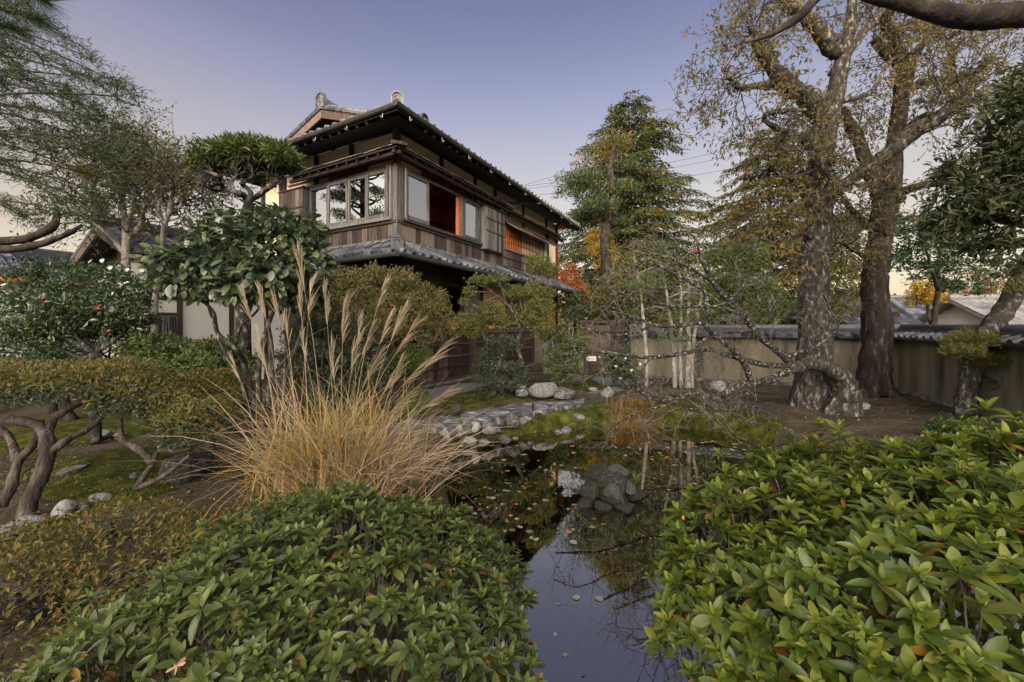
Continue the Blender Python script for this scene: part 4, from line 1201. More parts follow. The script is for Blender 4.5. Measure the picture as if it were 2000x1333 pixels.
def conifer(name, label, base, H, R, seed, lm, bark, nb=80, low=.18, droop=.35, spray=.34, gold=0.0, dens=1.0, cone=.9, group='conifers beyond the garden', arms=None):
    """trunk with tiers of boughs; each bough a flat fan of drooping sprays"""
    rng = np.random.default_rng(seed)
    t = plant(name, label, 'tree', base, group)
    mb = MB(); tips = MB()
    top = np.array(base) + [0, 0, H]
    limb(mb, [base, np.array(base) + [.1, 0, H * .5], top], [H * .018, H * .012, .03], 8, 6, .05, rng)
    PP, DD, NN, GG = [], [], [], []
    for b in range(nb):
        tiers = max(8, nb // 8)
        f = low + (1 - low) * min(1, (math.floor(b / nb * tiers) + rng.normal() * .13 + .3) / tiers)
        z = base[2] + H * f
        g = 1 - (f - low) / (1 - low)
        Lb = R * (g ** cone * .92 + .10) * rng.uniform(.62, 1.12)
        az = b * 2.399 + rng.normal() * .3
        h = np.array([math.cos(az), math.sin(az), 0])
        rise = rng.uniform(.0, .22)
        P = [np.array([base[0], base[1], z])]
        for k in range(1, 7):
            u = k / 6
            P.append(P[0] + h * Lb * u + np.array([0, 0, Lb * (rise * u - droop * u ** 2.2 + rng.normal() * .015)]) + perp(rng, h) * Lb * .02)
        Q = smooth_pts(P, 4)
        mb.tube(Q, np.linspace(.012 * H * .35 * (Lb / R + .3), .008, len(Q)), 4, cap=False)
        m = int(15 * dens * (Lb / R * 1.5 + .5))
        side = np.cross(h, [0, 0, 1.0])
        for k in range(m):
            u = .12 + .88 * (k + rng.random()) / m
            i = min(int(u * (len(Q) - 1)), len(Q) - 2)
            q = Q[i]
            s = 1 if k % 2 else -1
            ln = Lb * .34 * (1.15 - u) * rng.uniform(.6, 1.2) + .18
            d = nrm(h * .75 + side * s * rng.uniform(.45, 1.0) + np.array([0, 0, -.12 + rng.normal() * .1]))
            ns = max(4, int(ln / .075))
            tt = (np.arange(ns) + rng.random(ns) * .6) / ns
            pts = q + d * (tt * ln)[:, None] + np.array([0, 0, -1.0]) * (ln * .28 * tt ** 2)[:, None] + rng.normal(size=(ns, 3)) * .03
            sd_ = np.where(np.arange(ns) % 2 == 0, 1, -1)[:, None]
            dn = nrm(d * .8 + np.cross(d, [0, 0, 1.0]) * sd_ * rng.uniform(.3, .9, (ns, 1)) + np.array([0, 0, -.35]) + rng.normal(size=(ns, 3)) * .22)
            PP.append(pts); DD.append(dn); NN.append(np.tile([0, 0, 1.0], (ns, 1)) + rng.normal(size=(ns, 3)) * .4)
            gl = 1.0 if rng.random() < gold else 0.0
            GG.append(np.full(ns, gl))
    PP, DD, NN, GG = np.concatenate(PP), np.concatenate(DD), np.concatenate(NN), np.concatenate(GG)
    sz = spray * rng.uniform(.6, 1.2, len(PP))
    Tn = T_lo(.26, .08)
    tips = MB()
    a = GG < .5
    scatter(tips, Tn, PP[a], DD[a], NN[a], sz[a], mi=0)
    if (~a).any(): scatter(tips, Tn, PP[~a], DD[~a], NN[~a], sz[~a], mi=1)
    mb.build('trunk', bark, t, smooth=True)
    tips.build('crown', [lm, l_sunlit], t)
    return t

# ------------------------------------------------------------------ far wood closing the view, and the trees beyond the garden
rng = np.random.default_rng(21)
mb = MB(); tk = MB()
for i in range(150):
    a_ = rng.uniform(-1.05, 1.05); d_ = rng.uniform(55, 95)
    c = np.array([math.sin(a_) * d_, math.cos(a_) * d_, rng.uniform(1.0, 2.2)])
    r_ = np.array([rng.uniform(2.5, 5), rng.uniform(2.5, 5), rng.uniform(1.6, 3.4)])
    crown(mb, rng, [(c, r_)], 420, .75, LL, shell=.6, rough=.4)
tag(mb.build('far_wood', l_olive), 'low far off wood closing the view behind the garden trees', 'wood', kind='stuff')

conifer('cedar_tree', 'tall conifer with tiers of drooping boughs just right of the house', at(1228, 0, 30) * [1, 1, 0], 18.6, 8.8, 31, l_conifer, m_barkdark, nb=132, droop=.24, spray=.40, gold=.14, dens=1.5, cone=.62)
conifer('cedar_tree', 'conifer with golden lit boughs partly hidden behind the big gnarled trunk', at(1500, 0, 25) * [1, 1, 0], 13.8, 5.6, 37, l_conifer, m_barkdark, nb=100, droop=.34, spray=.38, gold=.45, dens=1.4, cone=.5)
# clipped pine standing in front of the tall conifer
rng = np.random.default_rng(41)
Yp = 20.0
pine = plant('cloud_pine', 'clipped pine with dark needle pads in front of the tall conifer', 'tree', at(1184, 0, Yp) * [1, 1, 0])
tb = MB(); nd = MB()
P, R = limb(tb, [at(1184, 690, Yp), at(1186, 560, Yp), at(1182, 480, Yp), at(1186, 430, Yp), at(1198, 380, Yp), at(1192, 330, Yp), at(1200, 285, Yp)], [.34, .30, .27, .24, .2, .15, .08], 8, 5, .06, rng)
pads = [(1140, 352, 46, 20), (1168, 405, 40, 17), (1150, 378, 52, 18), (1215, 372, 38, 16), (1225, 330, 34, 14), (1170, 315, 48, 22), (1200, 282, 40, 20), (1140, 425, 30, 13), (1210, 440, 26, 10)]
for px, py, rx, ry in pads:
    c, r = px_clump(px, py, Yp + rng.uniform(-1.2, 1.2), rx, ry)
    i = int(np.argmin(np.abs(P[:, 2] - c[2] + .3)))
    limb(tb, [P[i], (P[i] + c) / 2 + [0, 0, -.15], c - [0, 0, r[2] * .3]], [.11, .08, .03], 5, 4, .1, rng)
    Q, d = clump(rng, c, r, 1000, .2, .5, .5)
    g = (rng.random(1000) < (.5 if py < 335 and px < 1215 else .06)).astype(int)
    D = nrm(d * .5 + np.array([0, 0, .7]) + rdir(rng, len(Q)) * .6)
    NQ = rdir(rng, len(Q)); SQ = .22 * rng.uniform(.7, 1.2, len(Q))
    for gi in (0, 1): scatter(nd, T_lo(.22, .05), Q[g == gi], D[g == gi], NQ[g == gi], SQ[g == gi], mi=gi)
tb.build('trunk', m_barkdark, pine, smooth=True); nd.build('crown', [l_pine, l_sunlit], pine)

bg_trees = [
 ('small autumn maple glowing orange beyond the far end of the house', l_orange, [(1112,545,18,24,30),(1105,585,18,26,20),(1138,570,18,20,24)], 2600, .13, 'maple_tree'),
 ('yellow leaved tree rising behind the orange maple', l_yellow, [(1180,500,22,30,34),(1165,465,22,24,20),(1205,525,22,28,26)], 3000, .15, 'maple_tree'),
 ('olive green tree behind the thin pale trunks', l_olive, [(1235,560,15,62,52),(1180,590,15,48,46),(1285,600,15,50,50),(1250,510,15,50,34),(1320,545,15,52,46)], 9500, .14, 'broadleaf_tree'),
 ('dull green tree filling the space left of the gnarled trunk', l_mid, [(1400,560,14,70,52),(1350,610,14,56,42),(1450,510,14,56,40),(1480,590,14,60,50),(1390,500,14,40,26)], 9500, .13, 'broadleaf_tree'),
 ('leafy tree showing between the two gnarled trunks', l_olive, [(1640,560,13,56,48),(1660,500,13,50,40),(1600,610,13,46,34),(1650,440,13,40,30)], 5200, .12, 'broadleaf_tree'),
 ('dark green tree right of the second gnarled trunk', l_dark, [(1800,500,12,70,42),(1860,455,12,60,44),(1790,440,12,54,34),(1880,540,12,54,36)], 6500, .12, 'broadleaf_tree'),
 ('yellow autumn maple above the clay wall at right', l_yellow, [(1808,560,17,28,22),(1795,585,17,26,14),(1830,580,17,24,16)], 2200, .13, 'maple_tree'),
 ('red tinged shrub top peeping over the wall at far right', l_orange, [(1958,585,17,14,10)], 300, .12, 'shrub'),
 ('low dark trees closing the gap above the gate', l_dark, [(1130,600,16,40,36),(1185,625,16,50,30),(1240,640,16,50,26)], 3500, .13, 'broadleaf_tree'),
]
for i, (lb, lm, cl, n, L, nm) in enumerate(bg_trees):
    cl2 = [px_clump(a, b, Y + .4 * math.sin(j * 2.1), rx, ry) for j, (a, b, Y, rx, ry) in enumerate(cl)]
    Y = cl[0][2]; xm = np.mean([c[0] for c in cl])
    base = at(xm, 0, Y) * [1, 1, 0]
    fork = base + [0, 0, max(.6, min(c[2] - .8 * r[2] for c, r in cl2))]
    broad_tree(nm, lb, 'tree' if nm != 'shrub' else 'shrub', base, fork, cl2, n, L, lm, m_barkdark, 100 + i, r0=.09, group='trees beyond the garden', sub=14, shell=.35)
# bare brown tree far right
rng = np.random.default_rng(60)
bt = plant('bare_tree', 'bare brown twiggy tree rising beyond the pale roof at right', 'tree', at(1930, 0, 24) * [1, 1, 0])
mb = MB(); tips = []
b0 = at(1930, 640, 24)
for k in range(9):
    twig(mb, rng, b0 * [1, 1, 0] + [0, 0, .8 + .12 * k], [rng.normal() * .35, rng.normal() * .3, 1], 2.4, .05, 3, tips, curl=.25, grav=.06, kids=4, shrink=.62, steps=5, spread=.55)
mb.tube([b0 * [1, 1, 0], b0 * [1, 1, 0] + [0, 0, 1], b0 * [1, 1, 0] + [0, 0, 2]], [.13, .11, .08], 6)
mb.build('branches', mat('brown_twig', [(.10,.055,.03), (.2,.115,.065)], bump=0), bt)

# slender pale trunks in front of the clay wall
rng = np.random.default_rng(63)
mt = plant('multi_stem_tree', 'clump of slender pale stems in front of the clay wall', 'tree', gnd(1345, 757))
tb = MB(); lv = MB(); cls = []
Ys = gnd(1345, 757)[1]
for px, pb, pt_, w in ((1262, 752, 1250, .05), (1318, 755, 1300, .06), (1331, 758, 1330, .045), (1343, 762, 1345, .07), (1352, 760, 1372, .05)):
    P, R = limb(tb, [at(px, pb + 8, Ys), at(px - 3 + 6 * rng.random(), 690, Ys), at((px + pt_) / 2, 620, Ys), at(pt_, 560, Ys + .3), at(pt_ - 12, 500, Ys + .3)], [w, w * .85, w * .7, w * .45, w * .2], 7, 5, .08, rng)
    for k in range(5):
        i = rng.integers(len(P) // 2, len(P))
        c = P[i] + rng.normal(size=3) * [.5, .4, .2]
        limb(tb, [P[i], (P[i] + c) / 2 + [0, 0, .1], c], [w * .4, w * .25, w * .1], 5, 4)
        cls.append((c, np.array([.42, .4, .16]) * rng.uniform(.7, 1.2)))
tb.build('stems', m_barkpale, mt, smooth=True)
crown(lv, rng, cls, 7500, .075, LM, shell=.3, sub=12); lv.build('crown', l_mid, mt)

# ------------------------------------------------------------------ the two big gnarled trees on the right
def gnarled(label, base, trunk, trad, limbs, seed, Y, bark, ntw=26, lm=l_sparse):
    rng = np.random.default_rng(seed)
    t = plant('gnarled_tree', label, 'tree', base, 'gnarled trees by the clay wall')
    f = lambda p, dy=0.0: at(p[0], p[1], Y + dy)
    mb = MB(); P, R = limb(mb, [f(p) for p in trunk], trad, 14, 7, .07, rng)
    for k in range(7):                                     # root flare
        a_ = k * 6.283 / 7 + rng.random()
        q = P[0] + np.array([math.cos(a_), math.sin(a_), 0]) * trad[0] * 1.55
        limb(mb, [P[3] + (P[0] - P[3]) * .2 + np.array([math.cos(a_), math.sin(a_), 0]) * trad[0] * .45, (P[0] + q) / 2 + [0, 0, .12], q - [0, 0, .12]], [trad[0] * .42, trad[0] * .34, trad[0] * .16], 7, 4, .1, rng)
    for k in range(9):                                     # burls
        i = rng.integers(len(P) // 3, len(P)); d = perp(rng, np.array([0, 0, 1.]))
        s = R[i] * rng.uniform(.45, .8)
        mb.tube([P[i] + d * R[i] * .2, P[i] + d * R[i] * .75, P[i] + d * (R[i] * .85 + s * .45), P[i] + d * (R[i] * .9 + s * .8)], [s * .9, s * .85, s * .6, s * .15], 8)
    mb.build('trunk', bark, t, smooth=True)
    tw = MB(); tips = []
    for li, (pts, rad, dy) in enumerate(limbs):
        lb_ = MB()
        n_ = len(pts)
        Q, R2 = limb(lb_, [f(p, dy * (j / max(1, n_ - 1))) for j, p in enumerate(pts)], [x * .82 for x in rad], 9, 6, .13, rng)
        for k in range(3):
            i = rng.integers(2, len(Q)); d = perp(rng, nrm(Q[i] - Q[i - 1])); s = R2[i] * .9
            lb_.tube([Q[i], Q[i] + d * R2[i] * .7, Q[i] + d * (R2[i] + s * .5)], [s * .8, s * .75, s * .2], 7)
        lb_.build('limb', bark, t, smooth=True)
        twigs_along(tw, rng, Q, ntw, .75, .010, 2, tips, lo=.62, up=.15, curl=.55, kids=3, shrink=.62, spread=.9, k=3)
    twigs_along(tw, rng, P, 7, .8, .014, 2, tips, lo=.8, up=.2, curl=.55, kids=3, shrink=.62, spread=.9, k=3)
    tw.build('twigs', m_bark, t)
    lv = MB(); leaves_at(lv, rng, tips, T_mid(.36, .12, .18), 2, .085, jit=.02, up=.2, droop=.55)
    # clumps of leaves in painted sunlit gold, sprouting straight from the old wood
    PP = []
    for pts, rad, dy in limbs + [(trunk[len(trunk) // 2:], trad[len(trunk) // 2:], 0)]:
        Q = smooth_pts([f(p, dy * .5) for p in pts], 6)
        for _ in range(3):
            c = Q[rng.integers(len(Q))]
            PP.append(clump(rng, c + rng.normal(size=3) * .08, (.17, .17, .15), 26, .3)[0])
    PP = np.concatenate(PP)
    scatter(lv, T_mid(.4, .12, .18), PP, nrm(rdir(rng, len(PP)) + [0, 0, -.2]), rdir(rng, len(PP)), .085 * rng.uniform(.7, 1.2, len(PP)), mi=1)
    lv.build('crown', [lm, l_sunlit], t)
    return t
YA, YB = 6.9, 8.2
gnarled('nearer gnarled tree with mottled trunk and knobby limbs behind the leaning bare tree', at(1582, 805, YA),
 [(1582,812),(1586,740),(1592,640),(1590,519),(1602,430),(1592,365),(1606,305),(1618,242),(1632,187),(1641,137),(1655,78),(1663,23),(1668,-50)],
 [.34,.27,.245,.222,.20,.185,.172,.145,.13,.135,.095,.075,.05],
 [([(1612,240),(1581,199),(1550,172),(1518,144),(1495,113),(1475,82),(1462,40)], [.17,.20,.17,.14,.11,.09,.04], -.9),
  ([(1550,172),(1495,166),(1448,172),(1420,150)], [.12,.08,.06,.02], -1.2),
  ([(1640,234),(1596,248),(1583,272),(1586,302),(1604,322),(1628,346)], [.08,.085,.08,.075,.07,.06], -.5),
  ([(1586,285),(1560,270),(1525,255),(1495,236),(1500,222),(1540,216),(1575,216)], [.07,.06,.055,.05,.05,.045,.03], -.6),
  ([(1636,110),(1600,60),(1570,28),(1535,14),(1510,-20)], [.16,.15,.11,.07,.05], -.4),
  ([(1606,400),(1650,360),(1690,332),(1729,304),(1788,257),(1823,238),(1854,211),(1885,165)], [.11,.12,.12,.13,.14,.15,.10,.05], -1.0),
  ([(1590,470),(1560,455),(1520,470),(1495,450)], [.07,.06,.045,.02], -.8),
  ([(1645,120),(1690,60),(1730,10),(1760,-40)], [.09,.08,.06,.04], .4),
  ([(1600,390),(1560,365),(1545,345),(1570,330)], [.06,.05,.04,.03], -.4),
  ([(1640,200),(1700,180),(1740,120),(1800,100)], [.06,.05,.04,.02], .5)], 71, YA, m_bark, ntw=15)
gnarled('further gnarled tree with pale blotched lower trunk near the wall corner', at(1706, 770, YB),
 [(1706,776),(1708,720),(1712,640),(1708,560),(1712,510),(1722,449),(1734,371),(1746,293),(1756,218),(1764,164),(1768,129),(1729,101),(1706,78)],
 [.34,.285,.245,.225,.21,.205,.21,.15,.13,.15,.145,.105,.07],
 [([(1764,130),(1748,78),(1729,43),(1741,10),(1752,-50)], [.14,.13,.11,.09,.05], -.5),
  ([(1720,380),(1706,345),(1690,312),(1678,273),(1663,250),(1647,211)], [.18,.18,.16,.15,.13,.07], .4),
  ([(1738,385),(1799,362),(1838,359),(1880,345)], [.11,.09,.07,.03], -.5),
  ([(1772,176),(1807,160),(1854,157),(1897,148),(1940,110)], [.10,.09,.09,.08,.04], -.5),
  ([(1716,452),(1690,440),(1672,420),(1650,394)], [.10,.09,.08,.05], -.5),
  ([(1750,270),(1800,228),(1850,220),(1900,195)], [.07,.06,.05,.03], -1.0),
  ([(1765,150),(1800,90),(1840,60),(1880,20)], [.09,.08,.06,.03], .3),
  ([(1715,470),(1700,500),(1665,490),(1640,470)], [.06,.05,.04,.02], -.4),
  ([(1855,157),(1862,120),(1850,90),(1865,60)], [.05,.045,.04,.02], -.6)], 73, YB, m_barkbrown, ntw=15)

m_twig = mat('grey_twig', [(.03,.028,.026), (.085,.08,.075), (.22,.215,.205)], scale=14, bump=0, rough=.9)
# ------------------------------------------------------------------ leaning bare tree over the pond
rng = np.random.default_rng(81)
bare = plant('leaning_bare_tree', 'leafless lichened tree leaning from the right bank out over the pond', 'tree', at(1652, 815, 6.4))
tb = MB()
tr_ = [(1648,826,6.45),(1652,795,6.45),(1652,765,6.42),(1646,742,6.4),(1630,727,6.35),(1604,715,6.3),(1573,713,6.2),(1541,724,6.1)]
Pt, Rt = limb(tb, [at(*p) for p in tr_], [.24,.20,.175,.15,.125,.105,.09,.075], 12, 6, .12, rng)
limb(tb, [at(1610,825,6.45), at(1622,800,6.4), at(1640,775,6.42)], [.10,.08,.06], 8, 5, .1, rng)
for a_ in range(5):
    d = np.array([math.cos(a_ * 1.3), math.sin(a_ * 1.3), 0])
    limb(tb, [Pt[4] + d * .06, Pt[1] + d * .16, Pt[0] + d * .26 - [0, 0, .1]], [.08,.07,.035], 6, 4, .1, rng)
tb.build('trunk', m_bark, bare, smooth=True)
bl = [
 ([(1541,724,6.1),(1510,741,6.0),(1475,749,5.9),(1434,754,5.8),(1415,770,5.75),(1380,778,5.7),(1352,767,5.65),(1302,784,5.6),(1264,773,5.55),(1245,759,5.5)], .075),
 ([(1544,713,6.15),(1532,697,6.1),(1478,653,5.9),(1456,619,5.85),(1425,590,5.8),(1393,552,5.75),(1377,521,5.7),(1360,480,5.7)], .07),
 ([(1467,744,5.85),(1453,710,5.8),(1421,675,5.7),(1390,650,5.65),(1368,631,5.6),(1320,637,5.5),(1276,634,5.4),(1232,618,5.3),(1179,606,5.2)], .055),
 ([(1467,744,5.85),(1459,770,5.8),(1455,804,5.8)], .035),
 ([(1541,715,6.1),(1494,713,6.0),(1431,697,5.85),(1383,683,5.75),(1333,691,5.6),(1270,699,5.5),(1226,694,5.4),(1163,688,5.3),(1085,696,5.2)], .05),
 ([(1361,676,5.7),(1378,662,5.7),(1393,653,5.68)], .035),
 ([(1535,697,6.1),(1560,690,6.1),(1588,678,6.15),(1623,656,6.2),(1636,634,6.2),(1620,600,6.25),(1604,571,6.3)], .045),
 ([(1387,626,5.62),(1380,590,5.6),(1371,565,5.6),(1320,537,5.5),(1276,515,5.4),(1242,508,5.4)], .038),
 ([(1320,537,5.5),(1318,505,5.5),(1317,475,5.5)], .02),
 ([(1478,647,5.9),(1456,647,5.85),(1415,650,5.8),(1393,653,5.75)], .035),
 ([(1352,767,5.65),(1308,789,5.5),(1235,811,5.3),(1182,847,5.1)], .022),
 ([(1446,804,5.8),(1383,798,5.6),(1317,802,5.4),(1260,815,5.3)], .018),
 ([(1540,850,5.6),(1510,840,5.6),(1437,820,5.5),(1380,840,5.4)], .012),
 ([(1425,590,5.8),(1450,560,5.8),(1500,530,5.9),(1560,500,6.0),(1610,480,6.0)], .03),
 ([(1393,552,5.75),(1340,520,5.6),(1290,500,5.5),(1250,490,5.4)], .025),
 ([(1456,619,5.85),(1400,600,5.7),(1330,600,5.5),(1260,590,5.4),(1200,575,5.3)], .03),
 ([(1276,634,5.4),(1240,650,5.3),(1190,655,5.2),(1130,640,5.1),(1080,655,5.1)], .022),
 ([(1270,699,5.5),(1250,730,5.4),(1235,760,5.4),(1200,785,5.3)], .016),
]
tw = MB(); tips = []
for pts, r in bl:
    lb_ = MB()
    Q, R2 = limb(lb_, [at(*p) for p in pts], [r * .9, r * .62, r * .25], 8, 6, .06, rng)
    lb_.build('branch', m_lichen, bare, smooth=True)
    ln = np.linalg.norm(np.diff(Q, axis=0), axis=1).sum()
    twigs_along(tw, rng, Q, int(4 * ln + 2), .52, .005, 2, tips, lo=.2, up=.1, curl=.32, kids=3, shrink=.62, spread=.75, k=3, grav=-.02)
tw.build('twigs', m_twig, bare)
rb = at(1357, 489, 5.7)
bloom_at = rb

# ------------------------------------------------------------------ right edge: leaning pine with pads, dark evergreen, overhead limb
rng = np.random.default_rng(91)
Yq = 6.1
rp_ = plant('leaning_pine', 'pine with trunk leaning right and low needle pads by the clay wall', 'tree', at(1888, 803, Yq))
tb = MB(); nd = MB()
P, R = limb(tb, [at(1886, 812, Yq), at(1890, 770, Yq), at(1900, 720, Yq), at(1925, 655, Yq), at(1962, 605, Yq), at(2000, 530, Yq), at(2050, 430, Yq)], [.15, .125, .125, .12, .12, .11, .08], 10, 6, .08, rng)
for px, py, rx, ry in [(1900,668,52,17),(1960,690,56,18),(1930,708,48,14),(1880,690,36,12),(2010,700,50,20),(1985,760,34,8),(1935,655,50,12),(2030,560,60,26),(2060,470,70,30)]:
    c, r = px_clump(px, py, Yq + rng.uniform(-.5, .3), rx, ry)
    i = int(np.argmin(np.linalg.norm(P - c - [0, 0, .1], axis=1)))
    limb(tb, [P[i], (P[i] + c) / 2 + rng.normal(size=3) * .04, c], [.04, .03, .012], 5, 4, .1, rng)
    Q, d = clump(rng, c, r, 1500, .3, .35, .45)
    D = nrm(d * .5 + np.array([0, 0, .75]) + rdir(rng, len(Q)) * .6)
    scatter(nd, T_lo(.16, .05), Q, D, rdir(rng, len(Q)), .085 * rng.uniform(.7, 1.2, len(Q)))
tb.build('trunk', m_bark, rp_, smooth=True); nd.build('crown', l_olive, rp_)

rng = np.random.default_rng(93)
Ye = 4.6
base = at(2110, 900, Ye); base[2] = 0
cl = [px_clump(*c) for c in [(1960,300,4.6,90,60),(2000,200,4.4,80,60),(1900,380,4.7,85,42),(1980,420,4.6,90,55),(1860,440,4.9,60,30),(2060,320,4.4,90,90),(1930,480,4.9,60,26),(2080,150,4.5,90,80),(1990,520,4.6,50,18),(1850,340,4.8,40,24)]]
ev = plant('evergreen_tree', 'dense dark evergreen spreading in from the right edge', 'tree', base)
mb = MB(); skeleton(mb, rng, base, base + [0, 0, 2.4], cl, .12, per=5); mb.build('trunk', m_barkdark, ev, smooth=True)
mb = MB(); crown(mb, rng, cl, 7600, .10, T_leaf(.30, .1, .2), shell=.1, sub=7, rough=.55, out=.8, droop=.1); mb.build('crown', l_ever, ev)

rng = np.random.default_rng(95)
Yo = 2.6
oh = plant('overhanging_tree', 'dark thick limb of a near tree crossing the top right corner', 'tree', (4.9, 2.5, 0))
tb = MB()
limb(tb, [np.array([4.9, 2.5, -.1]), np.array([4.95, 2.5, 1.5]), np.array([4.8, 2.55, 3.0]), np.array([4.6, 2.6, 4.2])], [.22, .19, .17, .15], 10, 5, .08, rng); tb.build('trunk', m_barkdark, oh, smooth=True)
lb_ = MB(); limb(lb_, [np.array([4.8, 2.55, 3.0]), at(2250, 25, Yo), at(2080, 26, Yo), at(2000, 28, Yo), at(1920, 34, Yo), at(1850, 30, Yo), at(1780, 10, Yo), at(1700, -12, Yo), at(1620, -40, Yo)], [.11, .085, .075, .072, .07, .06, .05, .045, .03], 12, 6, .06, rng); lb_.build('limb', m_barkdark, oh, smooth=True)
lb_ = MB(); limb(lb_, [np.array([4.6, 2.6, 4.2]), at(1900, -200, Yo), at(1700, -90, Yo), at(1600, -8, Yo), at(1572, 22, Yo), at(1545, 45, Yo), at(1500, 70, Yo), at(1452, 84, Yo)], [.09, .06, .04, .03, .028, .026, .016, .005], 8, 6, .06, rng); lb_.build('limb', m_barkdark, oh, smooth=True)
# ------------------------------------------------------------------ stones
def rock_mesh(name, seed, m, sub=3, flat=.0, rough=.35, top=None):
    import bmesh
    bm = bmesh.new(); bmesh.ops.create_icosphere(bm, subdivisions=sub, radius=1)
    r = np.random.default_rng(seed)
    V = np.array([v.co[:] for v in bm.verts])
    for _ in range(9):                                        # facets cut by random planes
        n_ = nrm(r.normal(size=3)); d = r.uniform(.55, .85)
        h = V @ n_; k = h > d
        V[k] -= np.outer(h[k] - d, n_) * .88
    ph = r.uniform(0, 6, (8, 3)); 
    for i in range(5):
        f = 1.8 * 1.9 ** i
        w_ = r.normal(size=3)
        V = V * (1 + rough * .28 / 1.75 ** i * np.sin(V @ (w_ * f) + ph[i, 0])[:, None] * np.cos(V @ np.roll(w_, 1) * f + ph[i, 1])[:, None])
    V[:, 2] = np.where(V[:, 2] < -.55, -.55, V[:, 2])
    if top: V[:, 2] = np.minimum(V[:, 2], top + .05 * np.sin(V[:, 0] * 7) * np.cos(V[:, 1] * 6))
    for v, c in zip(bm.verts, V): v.co = c
    me = bpy.data.meshes.new(name); bm.to_mesh(me); bm.free()
    me.polygons.foreach_set('use_smooth', np.ones(len(me.polygons), bool))
    me.materials.append(m)
    return me
def rock(name, label, pos, size, seed, m=m_stone, rz=0., parent=None, group=None, **kw):
    o = bpy.data.objects.new(name, rock_mesh(name, seed, m, **kw)); C.objects.link(o)
    o.location = [float(a) for a in pos]; o.scale = [float(a) for a in size]; o.rotation_euler = (0, 0, rz)
    if parent is not None:
        o.parent = parent; o.location = [float(a) for a in (np.array(pos) - np.array(parent.location))]
    else: tag(o, label, 'stone', group)
    return o
def rock_px(label, px, py, wpx, hpx, seed, m=m_stone, z=0.0, dep=.8, **kw):
    """stone whose foot is seen at (px, py) on ground height z, wpx by hpx in the picture"""
    p = gnd(px, py, z); Y = p[1]
    w, h = wpx * Y / F, hpx * Y / F
    rock('stone', label, p + [0, w * dep * .3, h * .36], (w / 2 * 1.1, w / 2 * dep, h / 1.5), seed, m, rz=seed * .7, **kw)
rock_px('grey boulder with a bright pale face in the moss before the dark fence', 1062, 778, 62, 34, 1, m_stonelight, z=.1)
rock_px('low dark boulder leaning against the pale faced boulder', 1022, 776, 40, 26, 2, z=.1)
rock_px('small broken stone at the right of the pale faced boulder', 1092, 780, 26, 14, 3, z=.08)
rock_px('wide low grey stone in the moss left of the path corner', 1108, 782, 46, 26, 4, z=.05)
rock_px('flat pale stone by the gravel at the path corner', 1160, 766, 22, 8, 5, m_stonelight, z=.03)
rock_px('dark rounded stone beside the grassy bank below the gate', 1190, 778, 34, 24, 6, z=.0)
rock_px('rounded grey stone standing at the joint of the stone walk', 890, 808, 28, 18, 7, z=.08)
rock_px('squared pale grey block in the wall above the water', 858, 868, 54, 36, 8, m_stonelight, z=-.17, rough=.12, dep=.6)
rock_px('small white flecked stone next to the squared pale block', 896, 850, 22, 20, 9, m_stonelight, z=-.1)
rock_px('white topped stone under the stone walk', 925, 846, 26, 22, 10, m_stonelight, z=-.1)
rock_px('dark stone wedged between the white topped stones', 955, 848, 36, 22, 11, z=-.12)
rock_px('broad grey stone under the middle of the stone walk', 1000, 836, 40, 24, 12, z=-.12)
rock_px('white lichened stone set in the bank below the walk', 1022, 826, 30, 20, 13, m_stonelight, z=-.12)
rock_px('jagged pale stone below the far part of the walk', 1050, 820, 34, 22, 14, m_stonelight, z=-.12)
rock_px('dark lichened stone at the far end of the bank wall', 1090, 818, 46, 22, 15, z=-.14)
rock_px('mossy stone at the waterline near the grass clump', 845, 890, 40, 24, 16, z=-.2)
rock_px('grey stone on the soil under the pale thin stems', 1412, 768, 40, 22, 17, z=.0)
rock_px('flat grey stone on the soil left of the leaning trunk', 1500, 800, 46, 10, 18, z=.0)
rock_px('pale flat stone at the foot of the gnarled trunk', 1690, 800, 44, 14, 19, m_stonelight, z=.0)
rock_px('large flat stepping stone in the moss under the clipped azalea', 128, 932, 48, 22, 20, m_stonelight, z=.0, top=.35)
rock_px('rounded stone in the left moss below the flat stepping stone', 112, 1012, 48, 28, 21, m_stonelight, z=.0)
rock_px('small rounded stone right of the round one in the moss', 156, 998, 28, 14, 22, m_stonelight, z=.0)
rock_px('third pale stone of the row in the moss at left', 183, 985, 42, 16, 23, m_stonelight, z=.0)
rock_px('pale slab at the foot of the cut trunk at left', 25, 1046, 66, 34, 24, m_stonelight, z=.0)
rock_px('small stone beside the old azalea stem', 262, 944, 26, 20, 25, z=.0)
rock_px('flat stone tucked under the azalea branches', 190, 858, 40, 14, 26, m_stonelight, z=.0)
rock_px('second flat stone under the azalea branches', 230, 856, 28, 12, 27, m_stonelight, z=.0)
rock_px('square stone in the shade of the low azalea', 315, 880, 24, 14, 28, m_stonelight, z=.0)
rock_px('dark grey boulder behind the grass clump at left', 350, 945, 90, 60, 29, z=-.02)
rock_px('grey stone half hidden by the lowest leaves at left', 205, 1050, 26, 30, 30, z=.0)

